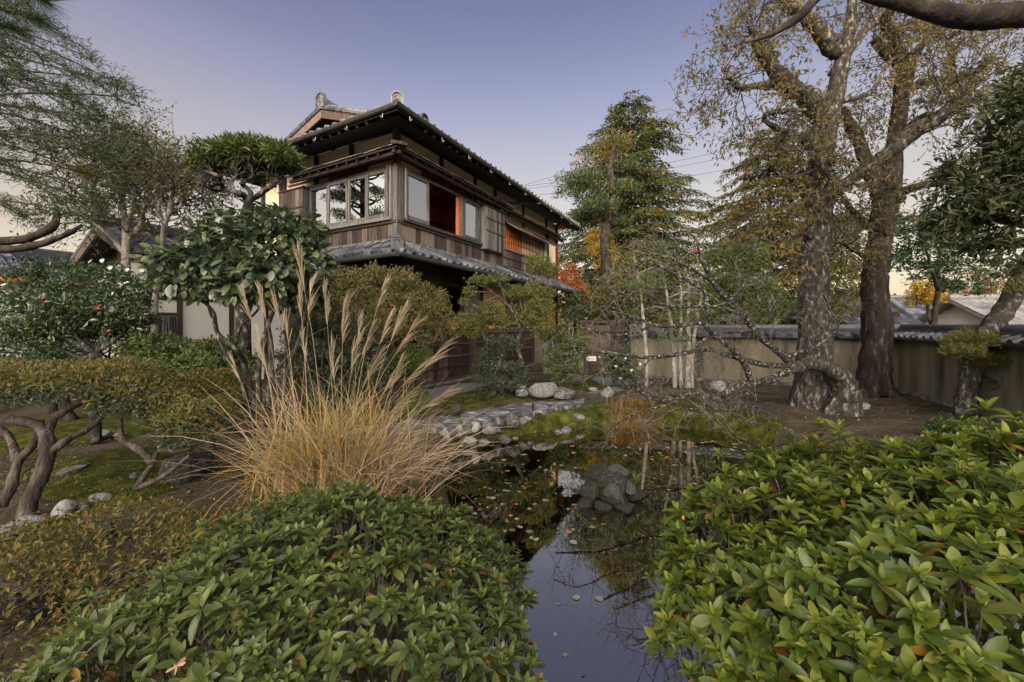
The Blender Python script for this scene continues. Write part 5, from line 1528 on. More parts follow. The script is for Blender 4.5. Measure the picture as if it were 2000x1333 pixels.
bs = np.random.default_rng(44)                          # small stones packed along the bank below the walk
bank_meshes = [rock_mesh('stone', 400 + k, m_stone, 2) for k in range(9)]
for k in range(34):
    f = k / 33
    px = 800 + 345 * f; py = np.interp(px, [800, 900, 1000, 1145], [850, 842, 822, 803]) + bs.uniform(-7, 16)
    p = gnd(px, py, -.10); p[2] = hgt(p[0], p[1]) + .02
    o = bpy.data.objects.new('stone', bank_meshes[k % 9]); C.objects.link(o); o.location = p
    s = bs.uniform(.05, .105); o.scale = (s * bs.uniform(1, 1.6), s, s * bs.uniform(.6, .95)); o.rotation_euler = (bs.normal() * .2, bs.normal() * .2, bs.uniform(0, 6))
    tag(o, 'small lichened stone packed into the bank below the stone walk', 'stone', 'stones packed into the bank below the walk')
# stone walk: long flat slabs laid end to end
def slab_stone(label, pts, seed, zt=.05, t=.11, nx=16, ny=5):
    """irregular slab between a far edge and a near edge given in the picture"""
    r = np.random.default_rng(seed)
    far = smooth_pts([gnd(*p, zt) for p in pts[0]], 6); near = smooth_pts([gnd(*p, zt) for p in pts[1]], 6)
    far = far[np.linspace(0, len(far) - 1, nx).astype(int)]; near = near[np.linspace(0, len(near) - 1, nx).astype(int)]
    G = np.array([[near[i] * (1 - j / (ny - 1)) + far[i] * j / (ny - 1) for j in range(ny)] for i in range(nx)])
    G[:, :, 2] += .018 * fbm(G[:, :, 0] * 6, G[:, :, 1] * 6, seed)
    G[:, (0, -1), :2] += r.normal(size=(nx, 2, 2)) * .018
    B = G.copy(); B[:, :, 2] -= t; B[:, (0, -1), :2] += r.normal(size=(nx, 2, 2)) * .02
    V = np.concatenate([G.reshape(-1, 3), B.reshape(-1, 3)]); N = nx * ny
    id_ = lambda i, j: i * ny + j
    top = [[id_(i, j), id_(i + 1, j), id_(i + 1, j + 1), id_(i, j + 1)] for i in range(nx - 1) for j in range(ny - 1)]
    rim = [id_(i, 0) for i in range(nx)] + [id_(nx - 1, j) for j in range(1, ny)] + [id_(i, ny - 1) for i in range(nx - 2, -1, -1)] + [id_(0, j) for j in range(ny - 2, 0, -1)]
    side = [[rim[k], N + rim[k], N + rim[(k + 1) % len(rim)], rim[(k + 1) % len(rim)]] for k in range(len(rim))]
    o = MB().add(V, [top, side]).build('stone_slab', m_path)
    return tag(o, label, 'stone slab', 'slabs of the stone walk')
slab_stone('nearest slab of the stone walk, partly behind the plumed grass', ([(770,828),(820,818),(893,808)], [(760,846),(830,840),(900,832)]), 1)
slab_stone('middle slab of the stone walk above the stacked bank stones', ([(897,807),(990,793),(1040,788)], [(905,830),(985,812),(1038,804)]), 2)
slab_stone('furthest slab of the stone walk running toward the gate', ([(1043,787),(1100,782),(1142,777)], [(1043,803),(1095,797),(1140,788)]), 3)
# gravel apron toward the gate
m_gravel = mat('gravel', [(.05,.05,.055), (.13,.13,.14), (.24,.24,.25)], scale=60, detail=6, rough=.9, bump=.8, bscale=120)
moss_sheet('gravel_path', [g2(1135,775), g2(1195,772), g2(1235,758), g2(1225,738), g2(1160,738), g2(1150,752), g2(1190,762)], seed=25, bulge=.01, m=m_gravel)
moss_sheet('gravel_path', [g2(770,790), g2(840,785), g2(930,762), g2(960,748), g2(900,748), g2(830,762), g2(770,775)], seed=27, bulge=.01, m=m_gravel)

# rock islet in the pond
pr = gnd(1195, 985, WZ)
islet = thing('rock_islet', 'cluster of dark rocks with little ferns rising from the pond', 'rocks', pr)
s_ = pr[1] / F
m_islet = mat('islet_rock', [(.010,.011,.008), (.030,.032,.024), (.15,.15,.14)], scale=9, detail=10, rough=.7, bump=.9, bscale=22, pos=[.36,.54,.76])
m_islet2 = mat('pale_islet_rock', [(.022,.022,.021), (.07,.07,.068), (.27,.27,.26)], scale=9, detail=10, rough=.75, bump=.9, bscale=22, pos=[.34,.52,.74])
for dx, dy, w, h, up, sd_, mm in [(0, .14, 112, 92, 18, 51, m_islet), (-34, .06, 46, 50, 26, 52, m_islet), (2, .0, 44, 46, 30, 53, m_islet2), (32, .06, 40, 40, 34, 54, m_islet2), (-4, .2, 84, 40, 54, 55, m_islet),
                                  (44, .1, 40, 44, 14, 56, m_islet), (-48, .0, 34, 28, 4, 57, m_islet), (18, -.08, 44, 26, 2, 58, m_islet), (-22, -.06, 36, 24, 2, 59, m_islet), (20, .2, 50, 30, 60, 60, m_islet2), (-24, .18, 40, 30, 54, 61, m_islet)]:
    rock('stone', None, pr + [dx * s_ * 1.06, dy, up * s_ * .8], (w * s_ / 2 * 1.08, w * s_ / 2 * .85, h * s_ / 2 * .82), sd_, mm, rz=sd_ * .9, parent=islet, rough=.45)

# ------------------------------------------------------------------ grasses
def blades(mb, rng, P, L, w, lean, droop, mi=0, seg=5, az=None, curl=.15):
    """arching ribbons rooted at P"""
    n = len(P)
    az = rng.uniform(0, 6.283, n) if az is None else az
    L = np.broadcast_to(L, (n,)); lean = np.broadcast_to(lean, (n,)); droop = np.broadcast_to(droop, (n,)); w = np.broadcast_to(w, (n,))
    h = np.stack([np.cos(az), np.sin(az), np.zeros(n)], -1)
    sd_ = np.stack([-np.sin(az), np.cos(az), np.zeros(n)], -1)
    sd_ = nrm(sd_ + rng.normal(size=(n, 3)) * .5)
    pts = [P]; a = lean.copy() if hasattr(lean, 'copy') else lean
    cur = P.copy(); wob = rng.normal(size=(n, 3)) * curl
    for k in range(seg):
        d = h * np.sin(a)[:, None] + np.array([0, 0, 1.0]) * np.cos(a)[:, None]
        cur = cur + (d + wob * (k / seg)) * (L / seg)[:, None]
        pts.append(cur); a = a + droop / seg * (.5 + k / seg)
    V = []
    for k, p in enumerate(pts):
        t = k / seg; ww = w * (1 - t ** 1.6) * .5 + .0004
        V += [p - sd_ * ww[:, None], p + sd_ * ww[:, None]]
    V = np.stack(V, 1); m = V.shape[1]
    f = np.array([[2 * k, 2 * k + 1, 2 * k + 3, 2 * k + 2] for k in range(seg)])
    off = (np.arange(n) * m)[:, None, None]
    mb.add(V.reshape(-1, 3), [(f[None] + off).reshape(-1, 4)], mi)
l_straw = leafmat('straw_blade', [(.12,.13,.045), (.24,.19,.065), (.38,.27,.085), (.47,.28,.06), (.42,.35,.23), (.30,.27,.15)], tr=.4, rough=.5)
l_pinkstraw = leafmat('pale_dry_blade', [(.26,.19,.13), (.40,.30,.215), (.50,.39,.29)], tr=.35, rough=.6)
l_plume = leafmat('grass_plume', [(.22,.17,.11), (.33,.265,.18), (.46,.39,.29)], tr=.4, rough=.8)
l_sedge = leafmat('orange_sedge', [(.14,.065,.02), (.25,.13,.03), (.34,.19,.045), (.15,.10,.035), (.10,.10,.03)], tr=.35)
l_grass = leafmat('green_grass', [(.04,.06,.012), (.075,.10,.018), (.11,.13,.025), (.14,.13,.035)], tr=.35)
rng = np.random.default_rng(110)
Yg = 3.35
gb = at(655, 985, Yg); gb[2] = hgt(gb[0], gb[1])
grass = plant('plume_grass', 'large clump of golden plumed grass at the near bank of the pond', 'grass clump', gb)
mb = MB()
def roots(n, sx, sy): 
    p = gb + rng.normal(size=(n, 3)) * [sx, sy, 0]; p[:, 2] = hgt(p[:, 0], p[:, 1]) + .02 * 0; return p
blades(mb, rng, roots(700, .22, .16), rng.uniform(.45, 1.05, 700), .011, np.abs(rng.normal(size=700)) * .45, rng.uniform(.3, 2.3, 700), curl=.28)
blades(mb, rng, roots(420, .25, .15), rng.uniform(.7, 1.25, 420), .010, np.abs(rng.normal(size=420)) * .35 + .1, rng.uniform(.8, 2.6, 420), curl=.32)
mb.build('blades', l_straw, grass)['kind'] = 'stuff'
mb = MB()
n = 430
blades(mb, rng, roots(n, .22, .16) + [.22, .0, 0], rng.uniform(.6, 1.2, n), .008, rng.uniform(.35, 1.05, n), rng.uniform(.5, 1.5, n), az=rng.normal(-.1, .75, n))
blades(mb, rng, roots(90, .2, .15) - [.15, 0, 0], rng.uniform(.9, 1.45, 90), .009, rng.uniform(.4, .95, 90), rng.uniform(.4, 1.2, 90), az=rng.normal(3.2, .7, 90))
mb.build('dry_blades', l_pinkstraw, grass)['kind'] = 'stuff'
tipsp = [(586,519,2),(481,590,-6),(512,586,-12),(586,582,0),(606,575,8),(636,590,10),(670,620,18),(745,571,34),(779,624,24),(752,639,18),(719,657,20),(857,684,56),(797,652,36),(775,721,40),(760,742,42),(509,680,4),(460,717,-14),(593,676,6),(797,770,54),(861,772,46),(690,690,22),(735,700,34),(648,700,16),(560,640,-2),(815,720,50),(700,640,16),(540,600,-4)]
for i, (px, py, lean) in enumerate(tipsp):
    tip = at(px, py, Yg + rng.uniform(-.25, .3))
    root = roots(1, .07, .10)[0]; root[0] += (tip[0] - gb[0]) * (.72 if px < 640 else .34)
    mid = root * .45 + tip * .55 + np.array([-(tip - root)[0] * .20, 0, .05])
    Q = smooth_pts([root, mid, tip], 24)
    pb = MB()
    Ls = .24 * rng.uniform(.75, 1.2)
    k0 = max(8, int(len(Q) * (1 - Ls * 1.05 / np.linalg.norm(tip - root))))
    pb.tube(Q[:max(k0 + 3, 4)], np.linspace(.0038, .0018, max(k0 + 3, 4)), 4)
    ax = nrm(Q[-1] - Q[k0])
    ns = 30
    st = Q[np.clip(k0 + (rng.random(ns) ** 1.5 * 14).astype(int), 0, len(Q) - 1)]
    sdir = nrm(ax + rng.normal(size=(ns, 3)) * .10 + np.array([math.sin(math.radians(lean)) * .25, 0, 0]))
    L_ = Ls * rng.uniform(.55, 1.0, ns)
    for s in range(ns):
        t_ = np.linspace(0, 1, 6)[:, None]
        bend = np.array([.5 if lean > 4 else (-.12 if lean < -4 else .1), rng.normal() * .2, -.35]) * rng.uniform(.1, .6)
        pts = st[s] + sdir[s] * t_ * L_[s] + bend * (t_ ** 2.2) * L_[s] * .6
        pb.tube(pts, np.array([.001, .0022, .0029, .0028, .0022, .0009]), 3, cap=False)
    pb.build('plume', l_plume, grass)

def grass_patch(label, cat, poly_px, n, L, w, lm, seed, z=None, name='grass_tuft', lean=.5, droop=1.0, kind=None, zz=0.0):
    rng = np.random.default_rng(seed)
    pts = np.array([gnd(a, b, zz)[:2] for a, b in poly_px])
    u = rng.random((n, len(pts))) ** 1.5; u /= u.sum(1, keepdims=True)
    p = u @ pts + rng.normal(size=(n, 2)) * .03
    P = np.c_[p, hgt(p[:, 0], p[:, 1])]
    mb = MB(); blades(mb, rng, P, L * rng.uniform(.6, 1.2, n), w, np.abs(rng.normal(size=n)) * lean, rng.uniform(.3, 1.4, n) * droop, seg=4)
    o = mb.build(name, lm); tag(o, label, cat, kind=kind)
    return o
grass_patch('orange brown dry sedge fringe on the far bank of the pond', 'sedge', [(1140,832),(1340,836),(1325,800),(1145,796),(1240,815),(1190,820),(1290,822)], 2000, .20, .007, l_sedge, 120, name='dry_sedge', zz=-.12, kind='stuff')
grass_patch('green grass on the bank between the stone walk and the sedge', 'grass', [(1110,800),(1180,785),(1160,812),(1120,815)], 900, .08, .005, l_grass, 121, name='bank_grass', zz=-.05, kind='stuff')
rng = np.random.default_rng(122)
mb = MB(); PP = []
for i in range(len(pc)):                                   # short yellow-green fringe all along the pond's edge
    a_, b_ = pc[i], pc[(i + 1) % len(pc)]
    m_ = int(np.linalg.norm(b_ - a_) * 190)
    t_ = rng.random(m_)[:, None]; q = a_ + (b_ - a_) * t_
    nn = np.array([(b_ - a_)[1], -(b_ - a_)[0]]); nn = nn / (np.linalg.norm(nn) + 1e-9)
    q = q + nn * rng.normal(size=(m_, 1)) * .13 + rng.normal(size=(m_, 2)) * .04
    PP.append(q)
q = np.concatenate(PP); s2 = pond_sd(q[:, 0], q[:, 1]); q = q[(s2 > .0) & (q[:, 1] > 2.2)]
blades(mb, rng, np.c_[q, hgt(q[:, 0], q[:, 1])], rng.uniform(.05, .15, len(q)), .006, np.abs(rng.normal(size=len(q))) * .5, rng.uniform(.4, 1.6, len(q)), seg=3)
tag(mb.build('bank_grass', l_grass), 'short yellow green grass fringing the pond edge', 'grass', kind='stuff')
# low ground cover and moss tufts on banks and on the soil
mb = MB(); n = 5200
x = rng.uniform(-3.2, 5.8, n); y = rng.uniform(4.6, 8.8, n); s2 = pond_sd(x, y); k = (s2 > .03) & (s2 < .75) & (rng.random(n) < np.exp(-s2 * 1.5))
P = np.c_[x[k], y[k], hgt(x[k], y[k]) + .03]
scatter(mb, LL, P, nrm(rdir(rng, len(P)) + [0, 0, .5]), rdir(rng, len(P)) + [0, 0, 1.], .05 * rng.uniform(.5, 1.3, len(P)))
tag(mb.build('bank_ground_cover', l_grass), 'low mossy ground cover creeping over the bank of the pond', 'ground cover', kind='stuff')
for i, (px, py, z) in enumerate([(1205,985,WZ+.02),(1245,945,-.2),(1180,962,-.2)]):    # ferns on the islet
    p = gnd(1195, 985, WZ) + [(px - 1195) * s_, -.06 if i == 0 else .05, (985 - py) * s_]
    mb = MB(); blades(mb, rng, np.repeat(p[None], 46, 0) + rng.normal(size=(46, 3)) * .015, rng.uniform(.08, .17, 46), .007, rng.uniform(.2, 1.1, 46), rng.uniform(.6, 1.6, 46), seg=4)
    mb.build('fern_tuft', l_grass, islet)

# ------------------------------------------------------------------ leaves afloat on the pond
rng = np.random.default_rng(130)
def float_leaf(kind, m):
    n = 12; th = np.arange(n) * 6.283 / n + .26
    if kind == 'round': r = 1 - .22 * np.exp(-((th - 3.14) / .35) ** 2) + .04 * np.sin(3 * th)
    elif kind == 'maple': r = .62 + .38 * np.cos(5 * th)
    else: r = .42 / np.sqrt((np.cos(th) * .42) ** 2 + np.sin(th) ** 2)
    V = np.c_[r * np.cos(th), r * np.sin(th), .06 * np.sin(2 * th) + .05]
    V = np.concatenate([V, [[0, 0, 0.0]]])
    return MB().add(V, [[[i, (i + 1) % n, n] for i in range(n)]]).mesh('floating_leaf', m)
mk = lambda nm, c: mat(nm, c, scale=9, rough=.35, bump=.1, spec=.5, rand=.5)
kinds = [('small pale green grey round leaf floating on the dark pond', float_leaf('round', mk('pale_float_leaf', [(.10,.105,.08), (.24,.25,.21)])), 'pale leaves afloat on the pond'),
         ('small brown curled leaf floating on the dark pond', float_leaf('oval', mk('brown_float_leaf', [(.09,.05,.025), (.20,.12,.06)])), 'brown leaves afloat on the pond'),
         ('small orange tan leaf floating on the dark pond', float_leaf('round', mk('orange_float_leaf', [(.13,.06,.02), (.26,.13,.05)])), 'orange leaves afloat on the pond'),
         ('small five lobed maple leaf floating on the dark pond', float_leaf('maple', mk('maple_float_leaf', [(.20,.17,.12), (.36,.32,.25)])), 'maple leaves afloat on the pond')]
spots = []
for _ in range(70): spots.append((rng.uniform(900, 1180), rng.uniform(935, 1060), rng.choice([0, 0, 1, 2, 3])))
for _ in range(30): spots.append((rng.normal(1300, 40), rng.uniform(862, 905), rng.choice([2, 2, 1])))
for _ in range(60): spots.append((rng.uniform(960, 1420), rng.uniform(858, 960), rng.choice([0, 0, 1, 2])))
for _ in range(22): spots.append((rng.uniform(1330, 1460), rng.uniform(860, 890), 0))
spots += [(1043,1165,3),(1125,1168,0),(1091,1107,1),(1104,1280,3),(1085,1240,3),(1140,1320,1),(1170,1170,0),(1040,1255,1),(1090,1180,3),(1120,1060,0),(1150,1055,1)]
for px, py, k in spots:
    p = gnd(px, py, WZ)
    if pond_sd(np.array(p[0]), np.array(p[1])) > -.08 or (abs(px - 1195) < 62 and 890 < py < 1000): continue
    o = bpy.data.objects.new('floating_leaf', kinds[k][1]); C.objects.link(o)
    r_ = rng.uniform(.014, .032) * (1.0 if py > 900 else 1.2)
    o.location = (p[0], p[1], WZ + .002); o.scale = (r_, r_ * rng.uniform(.8, 1.1), r_); o.rotation_euler = (rng.normal() * .04, rng.normal() * .04, rng.uniform(0, 6.28))
    zone = ('in the open water between the two azaleas' if py > 1040 else 'off the orange sedge fringe' if px > 1240 and py < 930 else 'beside the rock islet' if abs(px - 1195) < 115 and py > 890 else 'beside the plumed grass' if px < 1060 and py > 925 else 'in the middle of the pond')
    tag(o, kinds[k][0].replace('on the dark pond', zone), 'leaf', kinds[k][2].replace('on the pond', zone))
# ------------------------------------------------------------------ trees and shrubs of the left half
# podocarpus with one clipped cloud of leaves
rng = np.random.default_rng(201)
Yc = 6.4
t = plant('clipped_tree', 'sinuous tree with one flat clipped cloud of leaves against the house', 'tree', at(478, 0, Yc) * [1, 1, 0])
tb = MB(); lv = MB()
P, R = limb(tb, [at(478, 800, Yc), at(474, 640, Yc), at(480, 520, Yc), at(476, 450, Yc), at(488, 398, Yc)], [.13, .11, .10, .09, .085], 8, 6, .08, rng)
tipsL = []
for pts, r in [([(488,398),(470,384),(457,376),(440,366),(430,358),(422,345),(400,336)], .055), ([(488,398),(493,378),(480,366),(474,358),(488,348),(497,340),(492,322)], .045),
               ([(490,396),(506,382),(512,372),(528,368),(536,362),(541,350),(555,338),(566,328)], .05), ([(457,376),(452,356),(462,344),(455,325)], .03), ([(430,358),(412,362),(405,345),(395,330)], .025), ([(536,362),(520,345),(525,325)], .025), ([(440,366),(420,375),(400,362),(388,345)], .022)]:
    Q, _ = limb(tb, [at(a + rng.normal() * 3, b + rng.normal() * 2, Yc + rng.uniform(-.4, .25)) for a, b in pts], [r, r * .7, r * .35], 6, 6, .14, rng)
    twigs_along(tb, rng, Q, 16, .35, .009, 1, tipsL, lo=.4, up=.8, curl=.6, kids=3, spread=.7)
tb.build('trunk', m_bark, t, smooth=True)
cl = [px_clump(a, b, Yc + d, rx, ry) for a, b, rx, ry, d in [(420,308,46,22,0),(470,298,55,22,-.15),(525,302,50,20,0),(560,318,28,13,.1),(400,322,26,12,0),(480,318,72,16,.1),(448,290,34,13,.1),(500,286,30,11,0),(545,300,30,14,-.3)]]
crown(lv, rng, cl, 6400, .13, T_leaf(.22, .08, .12), shell=.15, out=.9, up=.6, rough=.3)
lv.build('crown', l_pod, t)

# camellia with big glossy leaves: the largest leaves are parts of their own
rng = np.random.default_rng(203)
Yk = 4.3
kb = gnd(512, 830); kb = at(512, 0, Yk) * [1, 1, 0]
cam_t = plant('camellia_tree', 'camellia with large glossy leaves in front of the white walled wing', 'tree', kb)
cl = [px_clump(a, b, Yk + d, rx, ry) for a, b, rx, ry, d in [(480,470,66,48,0),(560,455,66,42,.2),(420,510,70,42,-.1),(340,520,56,36,0),(520,530,80,44,-.3),(600,510,50,46,.1),(440,440,44,26,.3),(590,450,48,30,.3),(360,555,50,24,-.2),(470,565,70,26,-.2),(560,570,60,30,0),(320,500,36,20,.2),(610,555,34,34,.2),(520,420,48,20,.5),(400,460,40,22,.4)]]
tb = MB()
stems = [([(512,840),(505,740),(516,660),(540,590),(560,500)], .032), ([(505,840),(480,720),(459,680),(426,650),(414,605),(372,575),(327,545)], .028), ([(520,840),(530,700),(520,620),(500,540),(480,470)], .03), ([(500,840),(470,745),(440,690),(420,640),(400,560),(420,500)], .024), ([(525,840),(560,730),(590,640),(600,540)], .022), ([(512,840),(520,760),(560,700),(600,660),(640,640)], .02), ([(459,680),(470,640),(500,610),(540,560)], .02)]
for pts, r in stems:
    Q, _ = limb(tb, [at(a, b, Yk + rng.uniform(-.12, .12)) for a, b in pts], [r, r * .8, r * .6, r * .35], 7, 6, .08, rng)
for c, r in cl:
    for _ in range(5):
        e = c + rdir(rng, 1)[0] * r * .8
        limb(tb, [c - [0, 0, r[2]], (c + e) / 2, e], [.014, .01, .004], 4, 4)
tb.build('trunk', m_bark, cam_t, smooth=True)
vol = np.array([np.prod(r) ** (2 / 3) for c, r in cl]); PP, DD = [], []
for (c, r), w in zip(cl, vol / vol.sum()):
    p_, d_ = clump(rng, c, r, int(2900 * w), .35, .3); PP.append(p_); DD.append(d_)
PP, DD = np.concatenate(PP), np.concatenate(DD)
Dl = nrm(DD * .7 + rdir(rng, len(PP)) * .6 + [0, -.15, -.35]); Nl = nrm(DD * .4 + rdir(rng, len(PP)) * .4 + [0, -.2, .8]); Ll = .115 * rng.uniform(.7, 1.2, len(PP))
px_, py_ = project(PP)
score = np.einsum('ij,ij->i', DD, nrm(np.array([0, 0, CZ]) - PP)) + rng.random(len(PP)) * .6
big = np.zeros(len(PP), bool); big[np.argsort(-score)[:300]] = True
Tk = T_fine(.54, .06, .14)
leaf_objects(cam_t, MB().add(*Tk).mesh('leaf', l_camellia, smooth=True), 'leaf', PP[big], Dl[big], Nl[big], Ll[big], Ll[big])
mb = MB(); scatter(mb, Tk, PP[~big], Dl[~big], Nl[~big], Ll[~big]); mb.build('foliage', l_camellia, cam_t, smooth=True)['kind'] = 'stuff'

def flower_mesh(name, m, n=7, cup=.35):
    mb = MB(); V, Fs = T_leaf(.9, .18, .1)
    for k in range(n):
        a = k * 6.283 / n; e = cup if k % 2 else cup * 1.8
        D = np.array([[math.cos(a) * math.cos(e), math.sin(a) * math.cos(e), math.sin(e)]]); N = np.array([[-math.cos(a) * math.sin(e), -math.sin(a) * math.sin(e), math.cos(e)]])
        scatter(mb, (V, Fs), np.zeros((1, 3)), D, N, 1.0)
    return mb.mesh(name, m)
fw, fr_ = flower_mesh('flower', l_flower), flower_mesh('flower', l_red)
def flowers(parent, mesh, spots, Y, size, seed):
    r = np.random.default_rng(seed); org = np.array(parent.location)
    for px, py in spots:
        o = bpy.data.objects.new('flower', mesh); C.objects.link(o); o.parent = parent
        o.location = at(px, py, Y) - org; s = size * r.uniform(.8, 1.2); o.scale = (s, s, s)
        o.rotation_euler = (1.2 + r.normal() * .35, r.normal() * .3, r.normal() * .6)
o = bpy.data.objects.new('camellia_flower', fr_); C.objects.link(o); o.location = bloom_at; o.scale = (.045,) * 3; o.rotation_euler = (1.1, 0, .2)
tag(o, 'single red camellia bloom above the bare twigs', 'flower')
# white sasanqua hedge and the red flowered shrub before it
Yh = 6.0
cl = [px_clump(a, b, Yh + d, rx, ry) for a, b, rx, ry, d in [(40,560,60,44,0),(110,545,60,40,.1),(180,550,60,40,0),(240,565,50,44,.1),(70,610,70,50,-.1),(160,610,70,46,0),(230,610,54,42,0),(20,640,50,44,0),(120,660,60,34,.1),(40,690,60,30,-.2),(130,695,60,26,-.2),(215,685,44,30,-.2)]]
hb_ = at(140, 0, Yh) * [1, 1, 0]
sas = broad_tree('camellia_shrub', 'dark hedge sized camellia dotted with small white blooms at left', 'shrub', hb_, hb_ + [0, 0, .9], cl, 15000, .065, l_dark, m_barkdark, 207, r0=.07, shell=.45, sub=12, rough=.3)
flowers(sas, fw, [(100,515),(200,510),(216,524),(249,528),(278,534),(276,530),(248,554),(222,574),(195,600),(8,558),(178,512)], Yh - .62, .034, 1)
Yr = 4.9
cl = [px_clump(a, b, Yr + d, rx, ry) for a, b, rx, ry, d in [(90,600,50,24,0),(150,610,60,30,-.1),(220,615,50,30,0),(110,640,54,26,0),(190,640,56,24,.1),(260,625,34,24,0),(60,650,40,24,0),(240,655,36,18,0)]]
rb_ = at(188, 0, Yr) * [1, 1, 0]
red = broad_tree('camellia_shrub', 'low branching camellia with a few red blooms in front of the white flowered hedge', 'shrub', rb_, at(188, 690, Yr), cl, 5200, .075, l_camellia, m_bark, 209, r0=.05, shell=.4, sub=9)
flowers(red, fr_, [(86,586),(190,600),(214,647)], Yr - .38, .027, 2)

# pale multi stemmed tree, sparsely leaved
rng = np.random.default_rng(211)
Ym = 7.4
pm = plant('pale_stemmed_tree', 'pale forking tree with thin sparse foliage left of the house', 'tree', at(290, 0, Ym) * [1, 1, 0])
tb = MB(); tw = MB(); tips = []
for pts, r in [([(285,800),(284,690),(250,560),(246,515),(246,455),(240,400),(235,330),(228,280)], .085), ([(247,470),(262,455),(279,430),(280,413),(292,380),(285,350),(300,320)], .045), ([(300,800),(305,690),(302,600),(312,520),(318,470),(322,440),(331,410),(336,385),(352,362),(372,335)], .06),
               ([(246,500),(225,473),(190,440),(150,410),(120,360)], .04), ([(331,410),(350,405),(360,395),(365,380)], .03), ([(279,413),(262,395),(258,370),(240,340)], .04), ([(246,440),(262,400),(270,340),(262,300)], .032), ([(322,440),(310,410),(318,370),(310,345)], .04), ([(200,445),(180,390),(190,330),(170,290)], .04)]:
    Q, _ = limb(tb, [at(a, b, Ym + rng.uniform(-.25, .25) * (b < 450)) for a, b in pts], [r, r * .8, r * .6, r * .3], 8, 6, .1, rng)
    twigs_along(tw, rng, Q, 26, .75, .012, 2, tips, lo=.5, up=.35, curl=.55, kids=3, spread=.8)
tb.build('trunk', m_barkpale, pm, smooth=True); tw.build('twigs', m_twig, pm)
lv = MB(); leaves_at(lv, rng, tips, T_mid(.45), 1, .08, jit=.03, up=.4); lv.build('crown', l_olive, pm)

# feathery pine crowding the left edge
rng = np.random.default_rng(213)
Yn = 6.2
pb_ = at(-150, 0, Yn) * [1, 1, 0]
lp = plant('feathery_pine', 'tall dark feathery pine crowding the upper left edge', 'tree', pb_)
tb = MB(); nd = MB()
P, R = limb(tb, [pb_ - [0, 0, .1], pb_ + [.1, 0, 2.2], pb_ + [0, .1, 4.4], pb_ + [.15, 0, 7.2]], [.28, .22, .18, .08], 10, 6, .06, rng)
limb(tb, [at(-140, 500, Yn), at(-60, 470, Yn - .3), at(0, 472, Yn - .4), at(60, 464, Yn - .4), at(105, 440, Yn - .4), at(112, 405, Yn - .3)], [.10, .075, .065, .06, .05, .03], 8, 6, .1, rng)
limb(tb, [at(-60, 480, Yn - .3), at(10, 487, Yn - .5), at(70, 480, Yn - .5), at(130, 458, Yn - .5), at(160, 440, Yn - .5)], [.06, .055, .05, .035, .02], 8, 6, .1, rng)
bough = [(20,20,-40),(60,30,-30),(90,60,-5),(150,110,20),(190,150,30),(225,175,30),(205,195,20),(110,130,10),(60,110,0),(120,180,10),(170,215,30),(100,230,0),(40,200,0),(205,245,30),(150,270,20),(80,290,0),(180,300,20),(130,330,10),(40,340,0),(90,380,0),(150,370,20),(20,410,0),(190,350,30),(120,420,20),(60,440,10),(10,280,0),(-20,100,0),(-30,300,0),(215,290,40),(170,400,30),(30,150,0),(90,165,0),(60,250,0),(0,230,0),(130,215,0),(160,160,10)]
PP, DD, MM = [], [], []
for px, py, _ in bough:
    tip = at(px, py, Yn + rng.uniform(-.9, .6)); r0 = P[int(np.argmin(np.abs(P[:, 2] - (tip[2] + .5))))]
    Q, _r = limb(tb, [r0, r0 * .55 + tip * .45 + [0, 0, .18], tip + [0, 0, .06], tip + nrm(tip - r0) * .25 - [0, 0, .05]], [.028, .016, .008, .003], 5, 7, .1, rng)
    gold = 1 if (230 < py < 350 and px < 150 and rng.random() < .6) else 0
    n0 = int(len(Q) * .35)
    for q in Q[n0:]:
        for _ in range(3 if q[0] < -5.7 else 2):
            ln = rng.uniform(.15, .42)
            d = nrm(nrm(tip - r0) * .8 + perp(rng, nrm(tip - r0)) * .8 * np.array([1, 1, .5]) + np.array([0, 0, .10]))
            ns = int(ln / .022)
            tt = np.linspace(0, 1, ns)[:, None]
            pts = q + d * tt * ln + np.array([0, 0, -.16]) * tt ** 2 * ln + rng.normal(size=(ns, 3)) * .014
            PP.append(pts); DD.append(nrm(d * .6 + rng.normal(size=(ns, 3)) * .65)); MM.append(np.full(ns, gold))
            if rng.random() < .35: tb.tube(np.concatenate([q[None], pts[[ns // 2, -1]]]), [.005, .003, .002], 3, cap=False)
PP, DD, MM = np.concatenate(PP), np.concatenate(DD), np.concatenate(MM)
for g in (0, 1):
    k = MM == g
    scatter(nd, T_lo(.11, .03), PP[k], DD[k], rdir(rng, k.sum()), .085 * rng.uniform(.7, 1.3, k.sum()), mi=g)
tb.build('trunk', m_barkdark, lp, smooth=True); nd.build('crown', [l_pine, l_sunlit], lp)
# long needled sprig nearer the corner
sp = plant('needle_sprig', 'long needled pine branch hanging in at the top left corner', 'branch', at(-120, -40, 3.0))
tb = MB(); nd = MB()
for pts in ([(-120,-40),(-30,5),(40,28),(78,40)], [(-60,-60),(20,-20),(60,-10),(88,2)], [(-80,0),(-20,40),(10,50),(40,60)]):
    Q, _ = limb(tb, [at(a, b, 3.0) for a, b in pts], [.02, .012, .006], 6, 6)
    for q, d in zip(Q[4:], np.gradient(Q, axis=0)[4:]):
        n = 34
        scatter(nd, T_needle(.022), np.repeat(q[None], n, 0), nrm(nrm(d) * .8 + rdir(rng, n) * .7), rdir(rng, n), .20 * rng.uniform(.7, 1.1, n))
tb.build('stem', m_barkdark, sp, smooth=True); nd.build('needles', l_pine, sp)

